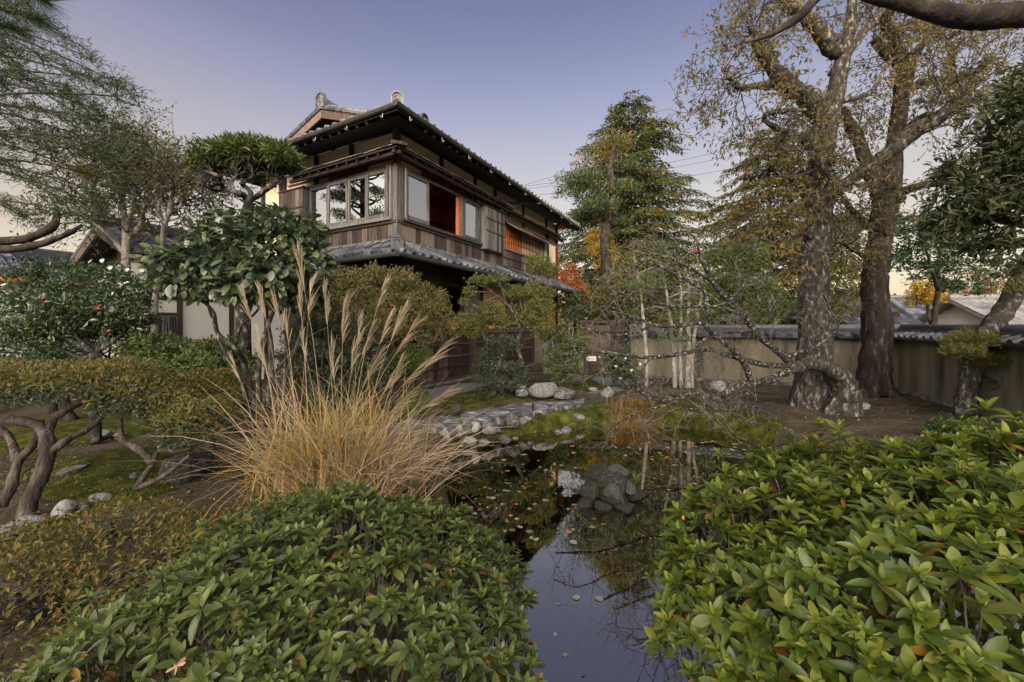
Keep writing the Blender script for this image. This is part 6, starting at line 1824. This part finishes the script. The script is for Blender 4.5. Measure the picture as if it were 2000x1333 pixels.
# rounded tree with reddening leaves before the house, and shrubs about the fence
l_light = leafmat('light_green_leaf', [(.06,.085,.022), (.10,.125,.03), (.14,.155,.04), (.18,.17,.055)])
def shrub(name, label, cat, px, Y, cl, n, L, lm, seed, bark=m_barkdark, r0=.05, forkpy=None, T=None, **kw):
    cl2 = [px_clump(a, b, Y + d, rx, ry) for a, b, rx, ry, d in cl]
    base = at(px, 0, Y) * [1, 1, 0]; base[2] = hgt(base[0], base[1]) - .02
    fork = at(px, forkpy, Y) if forkpy else base + [0, 0, .35]
    return broad_tree(name, label, cat, base, fork, cl2, n, L, lm, bark, seed, r0=r0, T=T, **kw)
shrub('maple_tree', 'broad dense maple turning red at the top before the house corner', 'tree', 760, 6.6, [(700,575,50,42,.2),(760,560,56,40,0),(820,585,50,40,.1),(680,545,40,24,.2),(730,535,46,20,.1),(785,548,36,22,0),(850,610,36,30,0),(700,620,54,36,0),(770,625,60,40,-.2),(830,645,46,28,0),(720,665,50,26,0),(880,640,26,18,.2),(655,600,30,36,.2),(660,560,26,30,.2)], 17000, .062, l_maple, 221, r0=.07, T=T_mid(.34, .1, .15), shell=.4, sub=13, rough=.35)
# green leaf masses under the camellia and behind the plumed grass
shrub('evergreen_shrub', 'grey green evergreen shrub behind the plumes of the tall grass', 'shrub', 650, 5.3, [(640,620,46,36,0),(690,660,46,36,.1),(600,660,44,36,0),(650,700,60,36,0),(720,720,40,36,.1),(590,720,50,40,0),(660,760,60,40,0)], 9000, .06, l_under, 223, shell=.4, sub=11)
shrub('evergreen_shrub', 'mid green shrub filling under the camellia stems at left', 'shrub', 370, 5.0, [(300,680,50,30,0),(360,690,54,28,.1),(420,690,46,30,0),(330,720,60,28,-.1),(400,730,60,30,0),(460,720,40,36,.1),(270,700,40,26,0)], 9000, .055, l_mid, 225, shell=.4, sub=11)
shrub('azalea_mound', 'low brownish azalea mound right of the large clipped azalea', 'shrub', 410, 4.6, [(380,750,52,24,0),(440,745,50,22,.1),(420,775,64,24,-.1),(360,770,36,20,0)], 7500, .036, l_bronze, 227, shell=.65, rough=.15, sub=0)
cb = shrub('cloud_pruned_tree', 'cloud pruned tree with pale contorted branches before the house wall', 'tree', 1022, 8.6, [(940,548,32,10,0),(975,545,26,9,.1),(915,570,18,10,0),(908,590,12,8,0),(1010,570,30,14,0),(1040,575,28,16,.1),(1060,600,26,22,0),(1030,620,34,22,.1),(960,605,26,16,-.1),(985,625,24,16,-.1),(945,625,30,16,0),(1060,640,24,18,0),(1000,600,20,12,.2),(1050,560,22,14,.2),(905,625,26,14,0),(925,650,24,12,0),(1075,575,10,14,.2),(1050,515,26,20,.3),(1075,525,16,16,.3)], 17000, .058, l_light, 229, bark=m_bark, r0=.06, forkpy=640, T=T_mid(.36, .1, .1), shell=.25, sub=10)
shrub('small_dark_tree', 'small blue green tree with a forked speckled stem standing in the moss', 'tree', 972, 7.6, [(985,670,34,16,0),(955,690,30,12,.1),(1000,720,32,16,0),(945,715,26,14,0),(940,740,26,12,0),(985,750,36,14,-.1),(1010,745,22,14,.1),(960,765,34,12,0)], 6500, .055, l_under, 231, bark=m_lichen, r0=.06, forkpy=715, T=T_mid(.4), shell=.3, sub=10)
shrub('leafy_shrub', 'bushy yellow green shrub beside the path to the dark gate', 'shrub', 1105, 9.0, [(1085,660,32,18,0),(1120,665,34,18,0),(1100,690,36,20,0),(1130,690,24,20,.1),(1085,715,26,18,0),(1115,720,28,20,0),(1100,740,24,12,0)], 6500, .065, l_mid, 233, r0=.05, T=T_mid(.36), shell=.3, sub=10)
wf = shrub('camellia_shrub', 'small camellia with white blooms right of the dark gate', 'shrub', 1215, 8.8, [(1200,700,24,16,0),(1225,710,28,18,0),(1205,728,30,16,0),(1235,735,24,14,0),(1215,690,16,10,.1)], 3600, .06, l_camellia, 235, shell=.35, sub=9)
flowers(wf, fw, [(1171,699),(1203,716),(1212,738),(1234,724),(1250,712),(1222,700)], 8.25, .036, 3)
shrub('clipped_ball', 'round clipped green ball bush in front of the dark fence', 'topiary', 800, 6.4, [(805,698,42,26,0),(800,712,38,22,0)], 5200, .028, l_topiary, 237, shell=.8, rough=.06, out=.5)
shrub('clipped_ball', 'small low clipped bush behind the right of the plumed grass', 'topiary', 815, 5.9, [(815,785,30,28,0),(800,800,24,18,0)], 4200, .028, l_topiary, 239, shell=.75, rough=.08)
shrub('low_shrub', 'low dark shrub at the foot of the clay wall near the leaning pine', 'shrub', 1875, 4.9, [(1875,838,46,26,0),(1840,845,30,18,.1),(1905,850,36,24,0),(1870,870,50,20,0)], 6000, .036, l_dark, 241, shell=.55, sub=10)
shrub('low_shrub', 'little dark clump of leaves at the foot of the pale thin stems', 'shrub', 1330, 7.9, [(1320,772,26,9,0),(1345,776,20,7,.1)], 1100, .04, l_mid, 243, r0=.01)

# ------------------------------------------------------------------ old clipped azalea with bronze top, and its neighbours
rng = np.random.default_rng(251)
Yz = 3.35
ab = gnd(45, 1040)
az = plant('clipped_azalea', 'old azalea clipped into a bronze topped cloud on bare twisting stems', 'shrub', ab)
tb = MB()
for pts, r in [([(45,1040,2.95),(55,985,2.98),(75,940,3.0),(92,890,3.05),(90,850,3.1),(70,830,3.15),(20,820,3.2)], .055), ([(92,890,3.05),(130,860,3.1),(165,842,3.2),(200,815,3.3)], .03), ([(90,850,3.1),(105,815,3.2),(100,780,3.3)], .035), ([(0,990,3.0),(20,955,3.05),(35,905,3.1),(65,868,3.15),(80,820,3.2)], .036),
               ([(35,905,3.1),(15,850,3.2),(-30,820,3.3)], .03), ([(265,955,3.2),(285,925,3.2),(298,905,3.2),(310,880,3.25),(340,860,3.3),(380,845,3.3)], .024), ([(298,905,3.2),(275,880,3.2),(240,860,3.2),(235,820,3.3)], .03), ([(310,880,3.25),(360,880,3.2),(400,860,3.2)], .02), ([(105,815,3.2),(150,790,3.3),(200,770,3.4)], .03), ([(265,955,3.2),(320,930,3.2),(370,890,3.2)], .022)]:
    limb(tb, [at(*p) for p in pts], [r, r * .85, r * .6], 8, 6, .1, rng)
tb.build('stems', m_reddish, az, smooth=True)
top = MB()
cl = [px_clump(a, b, Yz + d, rx, ry, rd) for a, b, rx, ry, rd, d in [(60,750,120,46,150,.1),(180,750,110,44,130,.1),(270,775,70,44,90,.1),(-60,750,100,46,130,.2),(390,830,66,56,70,.0),(330,800,54,40,60,.1)]]
for (c, r), n in zip(cl, (8000, 6500, 3800, 3500, 4600, 2800)):
    Q, d = clump(rng, c, r, n, .60, .20)
    k = d[:, 2] > -.45
    Q, d = Q[k], d[k]
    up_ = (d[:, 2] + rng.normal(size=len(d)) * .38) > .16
    Dd = nrm(d * .6 + rdir(rng, len(d)) * .7 + [0, 0, .15]); Nn = nrm(d + rdir(rng, len(d)) * .5)
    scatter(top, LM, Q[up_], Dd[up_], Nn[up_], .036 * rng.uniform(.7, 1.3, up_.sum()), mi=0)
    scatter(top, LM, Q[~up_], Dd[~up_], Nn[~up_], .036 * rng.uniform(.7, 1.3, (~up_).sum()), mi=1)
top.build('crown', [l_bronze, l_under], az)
# spreading low azalea at the lower left, olive and bronze
rng = np.random.default_rng(253)
la = plant('low_azalea', 'low spreading olive and bronze azalea at the lower left corner', 'shrub', (-2.2, 2.0, 0))
mb = MB()
for c, r, n in [((-2.45,2.35,.02),(.75,.5,.34),5200), ((-1.75,2.2,-.02),(.6,.45,.32),4200), ((-2.3,1.7,.0),(.9,.5,.36),5200), ((-3.0,2.1,.0),(.6,.5,.3),2500), ((-1.55,1.75,.0),(.45,.4,.34),2600), ((-1.75,2.75,-.05),(.45,.35,.26),2600), ((-1.3,2.3,-.05),(.4,.35,.26),2300), ((-1.15,1.95,-.05),(.4,.35,.28),2200)]:
    Q, d = clump(rng, c, r, n, .6, .2); k = d[:, 2] > -.2; Q, d = Q[k], d[k]
    scatter(mb, LM, Q, nrm(d * .4 + rdir(rng, len(Q)) * .9), nrm(d * .7 + rdir(rng, len(Q)) * .5 + [0, 0, .4]), .032 * rng.uniform(.7, 1.4, len(Q)))
mb.build('foliage', l_bronze, la)['kind'] = 'stuff'
tb = MB()
for _ in range(40):
    a = rng.uniform(0, 6.28); q = np.array([-2.2 + math.cos(a) * rng.uniform(.2, .9), 2.0 + math.sin(a) * rng.uniform(.1, .5), .2])
    limb(tb, [np.array([-2.2, 2.0, -.05]), (q + [-2.2, 2, .0]) / 2 + [0, 0, .05], q], [.015, .01, .004], 4, 4)
tb.build('stems', m_reddish, la)

# ------------------------------------------------------------------ foreground azaleas: whorls of leaves on short shoots
def azalea(name, label, org, dome, n, L, mats, seed, nobj, inner=260, keep=None):
    """dome(rng, n) -> points on the outside and their normals"""
    rng = np.random.default_rng(seed)
    t = plant(name, label, 'azalea', org)
    P, Nn = dome(rng, n)
    stems = MB(); A = []
    PP, DD, NN, LL_, MI = [], [], [], [], []
    for i in range(len(P)):
        ax = nrm(Nn[i] * .45 + np.array([0, 0, .8]) + rng.normal(size=3) * .22)
        P[i] = P[i] + ax * min(.10, rng.exponential(.016))
        sz = L * rng.uniform(.6, 1.35)
        m = int(rng.integers(8, 14))
        th0 = rng.uniform(0, 6.28)
        X = perp(rng, ax); Y_ = np.cross(ax, X)
        for k in range(m):
            f = k / (m - 1)
            th = th0 + k * 2.399
            tilt = math.radians(14 + 74 * f ** .85) + rng.normal() * .13
            rad = X * math.cos(th) + Y_ * math.sin(th)
            d = ax * math.cos(tilt) + rad * math.sin(tilt)
            base = P[i] - ax * sz * (.05 + .75 * f * rng.uniform(.4, 1.0))
            ln = sz * (.5 + .62 * min(1, f * 1.8)) * rng.uniform(.85, 1.12)
            PP.append(base); DD.append(d); NN.append(ax * math.sin(tilt) - rad * math.cos(tilt) + rng.normal(size=3) * .12)
            LL_.append(ln)
            r_ = rng.random()
            MI.append(0 if f < .38 else (2 if (f > .75 and r_ < .055) else 1))
        stems.tube([P[i] - ax * sz * 2.6 + rng.normal(size=3) * sz * .25 - [0, 0, sz * .8], P[i] - ax * sz * 1.2, P[i]], [.0022, .002, .0013], 4, cap=False)
    # older leaves and stems underneath
    Q, N2 = dome(rng, inner)
    c = np.array(org)
    for i in range(len(Q)):
        q = Q[i] - N2[i] * rng.uniform(.05, .16) - [0, 0, .03]
        for k in range(7):
            d = nrm(rdir(rng, 1)[0] + [0, 0, -.15]); PP.append(q + d * L * .3 + rng.normal(size=3) * .012); DD.append(d); NN.append(nrm(np.array([0, 0, 1.]) + rng.normal(size=3) * .4)); LL_.append(L * rng.uniform(.8, 1.25)); MI.append(2 if rng.random() < .10 else 1)
        if i % 10 == 0:
            foot = np.array([c[0] + (q[0] - c[0]) * .25, c[1] + (q[1] - c[1]) * .25, min(-.05, c[2])])
            limb(stems, [foot, foot * .45 + q * .55 + rng.normal(size=3) * .04 - [0, 0, .04], q], [.006, .004, .002], 5, 5)
    stems.build('stems', m_reddish, t)
    PP, DD, NN, LL_, MI = map(np.array, (PP, DD, NN, LL_, MI))
    if keep is not None:
        k = keep(PP); PP, DD, NN, LL_, MI = PP[k], DD[k], NN[k], LL_[k], MI[k]
    px, py = project(PP)
    inside = (px > 0) & (px < 2000) & (py > 0) & (py < 1333)
    vis = LL_ / np.linalg.norm(PP - [0, 0, CZ], axis=1) + np.where(inside, 0, -9)
    top = np.zeros(len(PP), bool)
    top[np.argsort(-vis[: len(PP)])[:nobj * 2]] = True
    idx = np.flatnonzero(top); rng.shuffle(idx); top[:] = False; top[idx[:nobj]] = True
    T = T_fine(.38, .07, .16)
    for m_ in range(3):
        k = top & (MI == m_)
        leaf_objects(t, MB().add(*T).mesh('leaf', mats[m_], smooth=True), 'leaf', PP[k], nrm(DD[k]), NN[k], LL_[k], LL_[k])
    mb = MB(); Ts = [T, T_fine(.34, .12, .45), T_fine(.44, .03, .02)]; vt = rng.integers(0, 3, len(PP))
    for m_ in range(3):
        for v_ in range(3):
            k = ~top & (MI == m_) & (vt == v_)
            scatter(mb, Ts[v_], PP[k], DD[k], NN[k], LL_[k], mi=m_)
    mb.build('foliage', mats, t, smooth=True)['kind'] = 'stuff'
    return t
def ellip_dome(c, r, zmin, lump=.05, pw=2.0):
    c, r = np.array(c), np.array(r)
    def f(rng, n):
        d = rdir(rng, n * 4)
        ph = 1 + lump * (np.sin(d[:, 0] * 5 + 1) * np.cos(d[:, 1] * 6) + .6 * np.sin(d[:, 0] * 11 + d[:, 1] * 9))
        d = d / (np.abs(d) ** pw).sum(1, keepdims=True) ** (1 / pw)
        P = c + d * r * ph[:, None]
        d = np.sign(d) * np.abs(d) ** (pw - 1)
        w = rng.random(len(P)) < np.linalg.norm(d / r, axis=1) * min(r)
        k = (P[:, 2] > zmin + rng.random(len(P)) * .08) & (P[:, 1] > .18)
        P, d = P[k & w][:n], d[k & w][:n]
        return P, nrm(d / r)
    return f
l_azy = leafmat('azalea_young_leaf', [(.085,.125,.028), (.12,.16,.034), (.155,.185,.042)], tr=.4, rough=.42, spec=.4, spots=1)
l_azo = leafmat('azalea_leaf', [(.042,.066,.022), (.066,.095,.029), (.092,.12,.035), (.12,.135,.04)], tr=.3, rough=.42, spec=.45, spots=1)
l_azr = leafmat('azalea_old_leaf', [(.24,.14,.02), (.34,.17,.025), (.28,.09,.025), (.20,.15,.03)], tr=.4, rough=.45)
l_azy2 = leafmat('bright_azalea_young_leaf', [(.12,.175,.020), (.165,.21,.025), (.21,.235,.034)], tr=.45, rough=.4, spec=.4, spots=1)
l_azo2 = leafmat('bright_azalea_leaf', [(.045,.078,.014), (.07,.106,.017), (.098,.132,.021), (.14,.15,.028)], tr=.35, rough=.4, spec=.45, spots=1)
azalea('foreground_azalea', 'mounded green azalea in front of the plumed grass at the bottom of the view', (-.55, 1.3, .15),
       ellip_dome((-.60, 1.25, .22), (.74, .68, .61), .42, .07), 1350, .037, [l_azy, l_azo, l_azr], 301, 300, inner=420)
azalea('foreground_azalea', 'bright yellow green azalea overhanging the pond at the right corner', (1.1, 1.15, .1),
       ellip_dome((1.15, .95, .45), (.77, .50, .65), .66, .06, 2.5), 1800, .038, [l_azy2, l_azo2, l_azr], 303, 300, inner=900)
azalea('foreground_azalea', 'smaller azalea at the right edge behind the bright one', (2.9, 2.3, .1),
       ellip_dome((2.95, 2.25, .30), (.55, .5, .58), .3), 420, .05, [l_azy2, l_azo2, l_azr], 305, 120, inner=160)

# fallen coloured leaves caught on the bushes
def maple_leaf_mesh(m):
    th = np.linspace(0, 2 * math.pi, 30, endpoint=False)
    r = (.30 + .70 * np.abs(np.cos(th * 2.5)) ** 2.2) * (1 - .35 * (np.cos(th / 2 + .3) ** 2 < .2)) * (1 + .12 * np.sin(th * 15))
    V = np.c_[r * np.cos(th), r * np.sin(th), .30 * np.cos(th * 2 + .5) * r + .12 * np.sin(th * 5)]
    V = np.concatenate([V, [[0, 0, 0]]])
    return MB().add(V, [[[i, (i + 1) % 30, 30] for i in range(30)]]).mesh('fallen_leaf', m)
m_oval = T_leaf(.5, .15, .35)
m_pink = mat('pink_leaf', [(.32,.03,.05), (.5,.06,.09)], scale=20, bump=.1, rough=.6)
m_dry = mat('dry_leaf', [(.20,.11,.07), (.36,.22,.16)], scale=20, bump=.2, rough=.8)
m_redleaf = mat('red_leaf', [(.16,.03,.02), (.28,.06,.03)], scale=20, bump=.2, rough=.7)
m_orleaf = mat('orange_leaf', [(.38,.16,.03), (.5,.25,.05)], scale=20, bump=.1, rough=.6)
mp_, md_, mr_, mo_ = [maple_leaf_mesh(m) for m in (m_pink, m_dry, m_redleaf, m_orleaf)]
mo_ = MB().add(*m_oval).mesh('fallen_leaf', m_orleaf)
for lb, me, px, py, Y, s in [('bright pink fallen leaf lying on the mounded green azalea', mp_, 752, 1152, 1.06, .022), ('pale dry maple leaf caught on the right of the mounded azalea', md_, 884, 1112, 1.13, .030),
                             ('dull mauve leaf low down in the mounded azalea', md_, 345, 1300, .82, .028), ('purple pink maple leaf near the right edge of the bright azalea', mp_, 1878, 1135, .78, .045),
                             ('dried red brown leaf on top of the bright azalea', mr_, 1800, 925, .98, .038), ('orange leaf near the top right of the bright azalea', mo_, 1922, 926, .96, .03),
                             ('pale tan leaf folded in the right of the bright azalea', md_, 1825, 1072, .82, .04), ('pinkish spent bloom at the top of the bright azalea', mp_, 1572, 852, 1.3, .025),
                             ('brown withered tuft between the top shoots of the bright azalea', mr_, 1680, 870, 1.2, .025), ('orange leaf lying at the left side of the bright azalea', mo_, 1336, 1016, .98, .022),
                             ('tan leaf in the bottom right corner under the bright azalea', md_, 1970, 1290, .6, .05), ('dry brown leaf on the back of the mounded azalea', md_, 660, 1060, 1.2, .018)]:
    o = bpy.data.objects.new('fallen_leaf', me); C.objects.link(o)
    o.location = at(px, py, Y); s *= .72; o.scale = (s, s * .85, s); o.rotation_euler = (.5 + rng.normal() * .3, rng.normal() * .4, rng.uniform(0, 6.28))
    tag(o, lb, 'leaf')
# undergrowth on the shaded soil at the left
rng = np.random.default_rng(309)
n = 420
q = np.c_[rng.uniform(-5.5, -1.2, n), rng.uniform(2.5, 5.2, n)]
q = q[(pond_sd(q[:, 0], q[:, 1]) > .15) & (np.abs(fbm(q[:, 0] * 1.4, q[:, 1] * 1.4, 8)) > .35)]
mb = MB()
PP = np.repeat(np.c_[q, hgt(q[:, 0], q[:, 1]) + .02], 26, 0); PP = PP + rng.normal(size=PP.shape) * [.06, .06, .018]
scatter(mb, LM, PP, nrm(rdir(rng, len(PP)) + [0, 0, .2]), nrm(rdir(rng, len(PP)) * .6 + [0, 0, 1.]), .034 * rng.uniform(.6, 1.3, len(PP)))
tag(mb.build('undergrowth', l_olive), 'low leafy undergrowth on the shaded soil at the left', 'undergrowth', kind='stuff')
# dead twigs reaching over the water below the bright azalea
rng = np.random.default_rng(310)
mb = MB(); tips = []
for pts in ([(1420,1262,1.3),(1360,1235,1.35),(1300,1245,1.4),(1235,1262,1.45)], [(1380,1180,1.4),(1320,1225,1.4),(1280,1255,1.4)], [(1500,1230,1.2),(1450,1200,1.25),(1390,1140,1.3),(1350,1100,1.35)]):
    Q, _ = limb(mb, [at(*p) for p in pts], [.006, .004, .0015], 5, 6, .05, rng)
    twigs_along(mb, rng, Q, 12, .16, .0016, 1, tips, lo=.2, up=0, curl=.5, kids=2, spread=.7)
tag(mb.build('dead_twigs', m_barkdark), 'dark bare twigs hanging over the water under the bright azalea', 'twigs')

# ------------------------------------------------------------------ unseen tree belt behind the viewer, added to keep the low sun off the garden
rng = np.random.default_rng(320)
mb = MB()
for i in range(60):
    a_ = math.radians(rng.uniform(-208, -128)); d_ = rng.uniform(30, 37)
    c = np.array([math.sin(a_) * d_, math.cos(a_) * d_, rng.uniform(1.5, 6.4)])
    crown(mb, rng, [(c, np.array([3.4, 3.4, 2.9]))], 700, .7, LL, shell=.45, rough=.35)
tag(mb.build('sun_block_trees', l_dark), 'added belt of trees behind the viewer, out of view, blocking the low sun', 'wood', kind='stuff')

# pine standing outside the view at the left; the upper windows mirror it
rng = np.random.default_rng(330)
pb_ = np.array([-12.6, 7.4, 0])
mp3 = plant('garden_pine', 'tall garden pine beyond the left edge, mirrored in the upper windows', 'tree', pb_)
tb = MB(); nd = MB()
P, R = limb(tb, [pb_, pb_ + [.2, .1, 3], pb_ + [-.1, 0, 5.5], pb_ + [.2, .1, 8], pb_ + [0, 0, 9.5]], [.26, .22, .19, .12, .05], 9, 6, .08, rng)
for k in range(44):
    z = rng.uniform(4.8, 9.6); a = rng.uniform(0, 6.28); rr = rng.uniform(.5, 2.1)
    c = pb_ + [math.cos(a) * rr, math.sin(a) * rr, z]
    i = int(np.argmin(np.abs(P[:, 2] - z + .4)))
    limb(tb, [P[i], (P[i] + c) / 2 + rng.normal(size=3) * .15, c], [.07, .045, .02], 5, 5, .1, rng)
    Q, d = clump(rng, c, (.42, .42, .13), 330, .3, .3)
    scatter(nd, T_lo(.2, .05), Q, nrm(d * .5 + rdir(rng, len(Q)) * .6 + [0, 0, .6]), rdir(rng, len(Q)), .15 * rng.uniform(.7, 1.2, len(Q)))
tb.build('trunk', m_barkdark, mp3, smooth=True); nd.build('crown', l_pine, mp3)
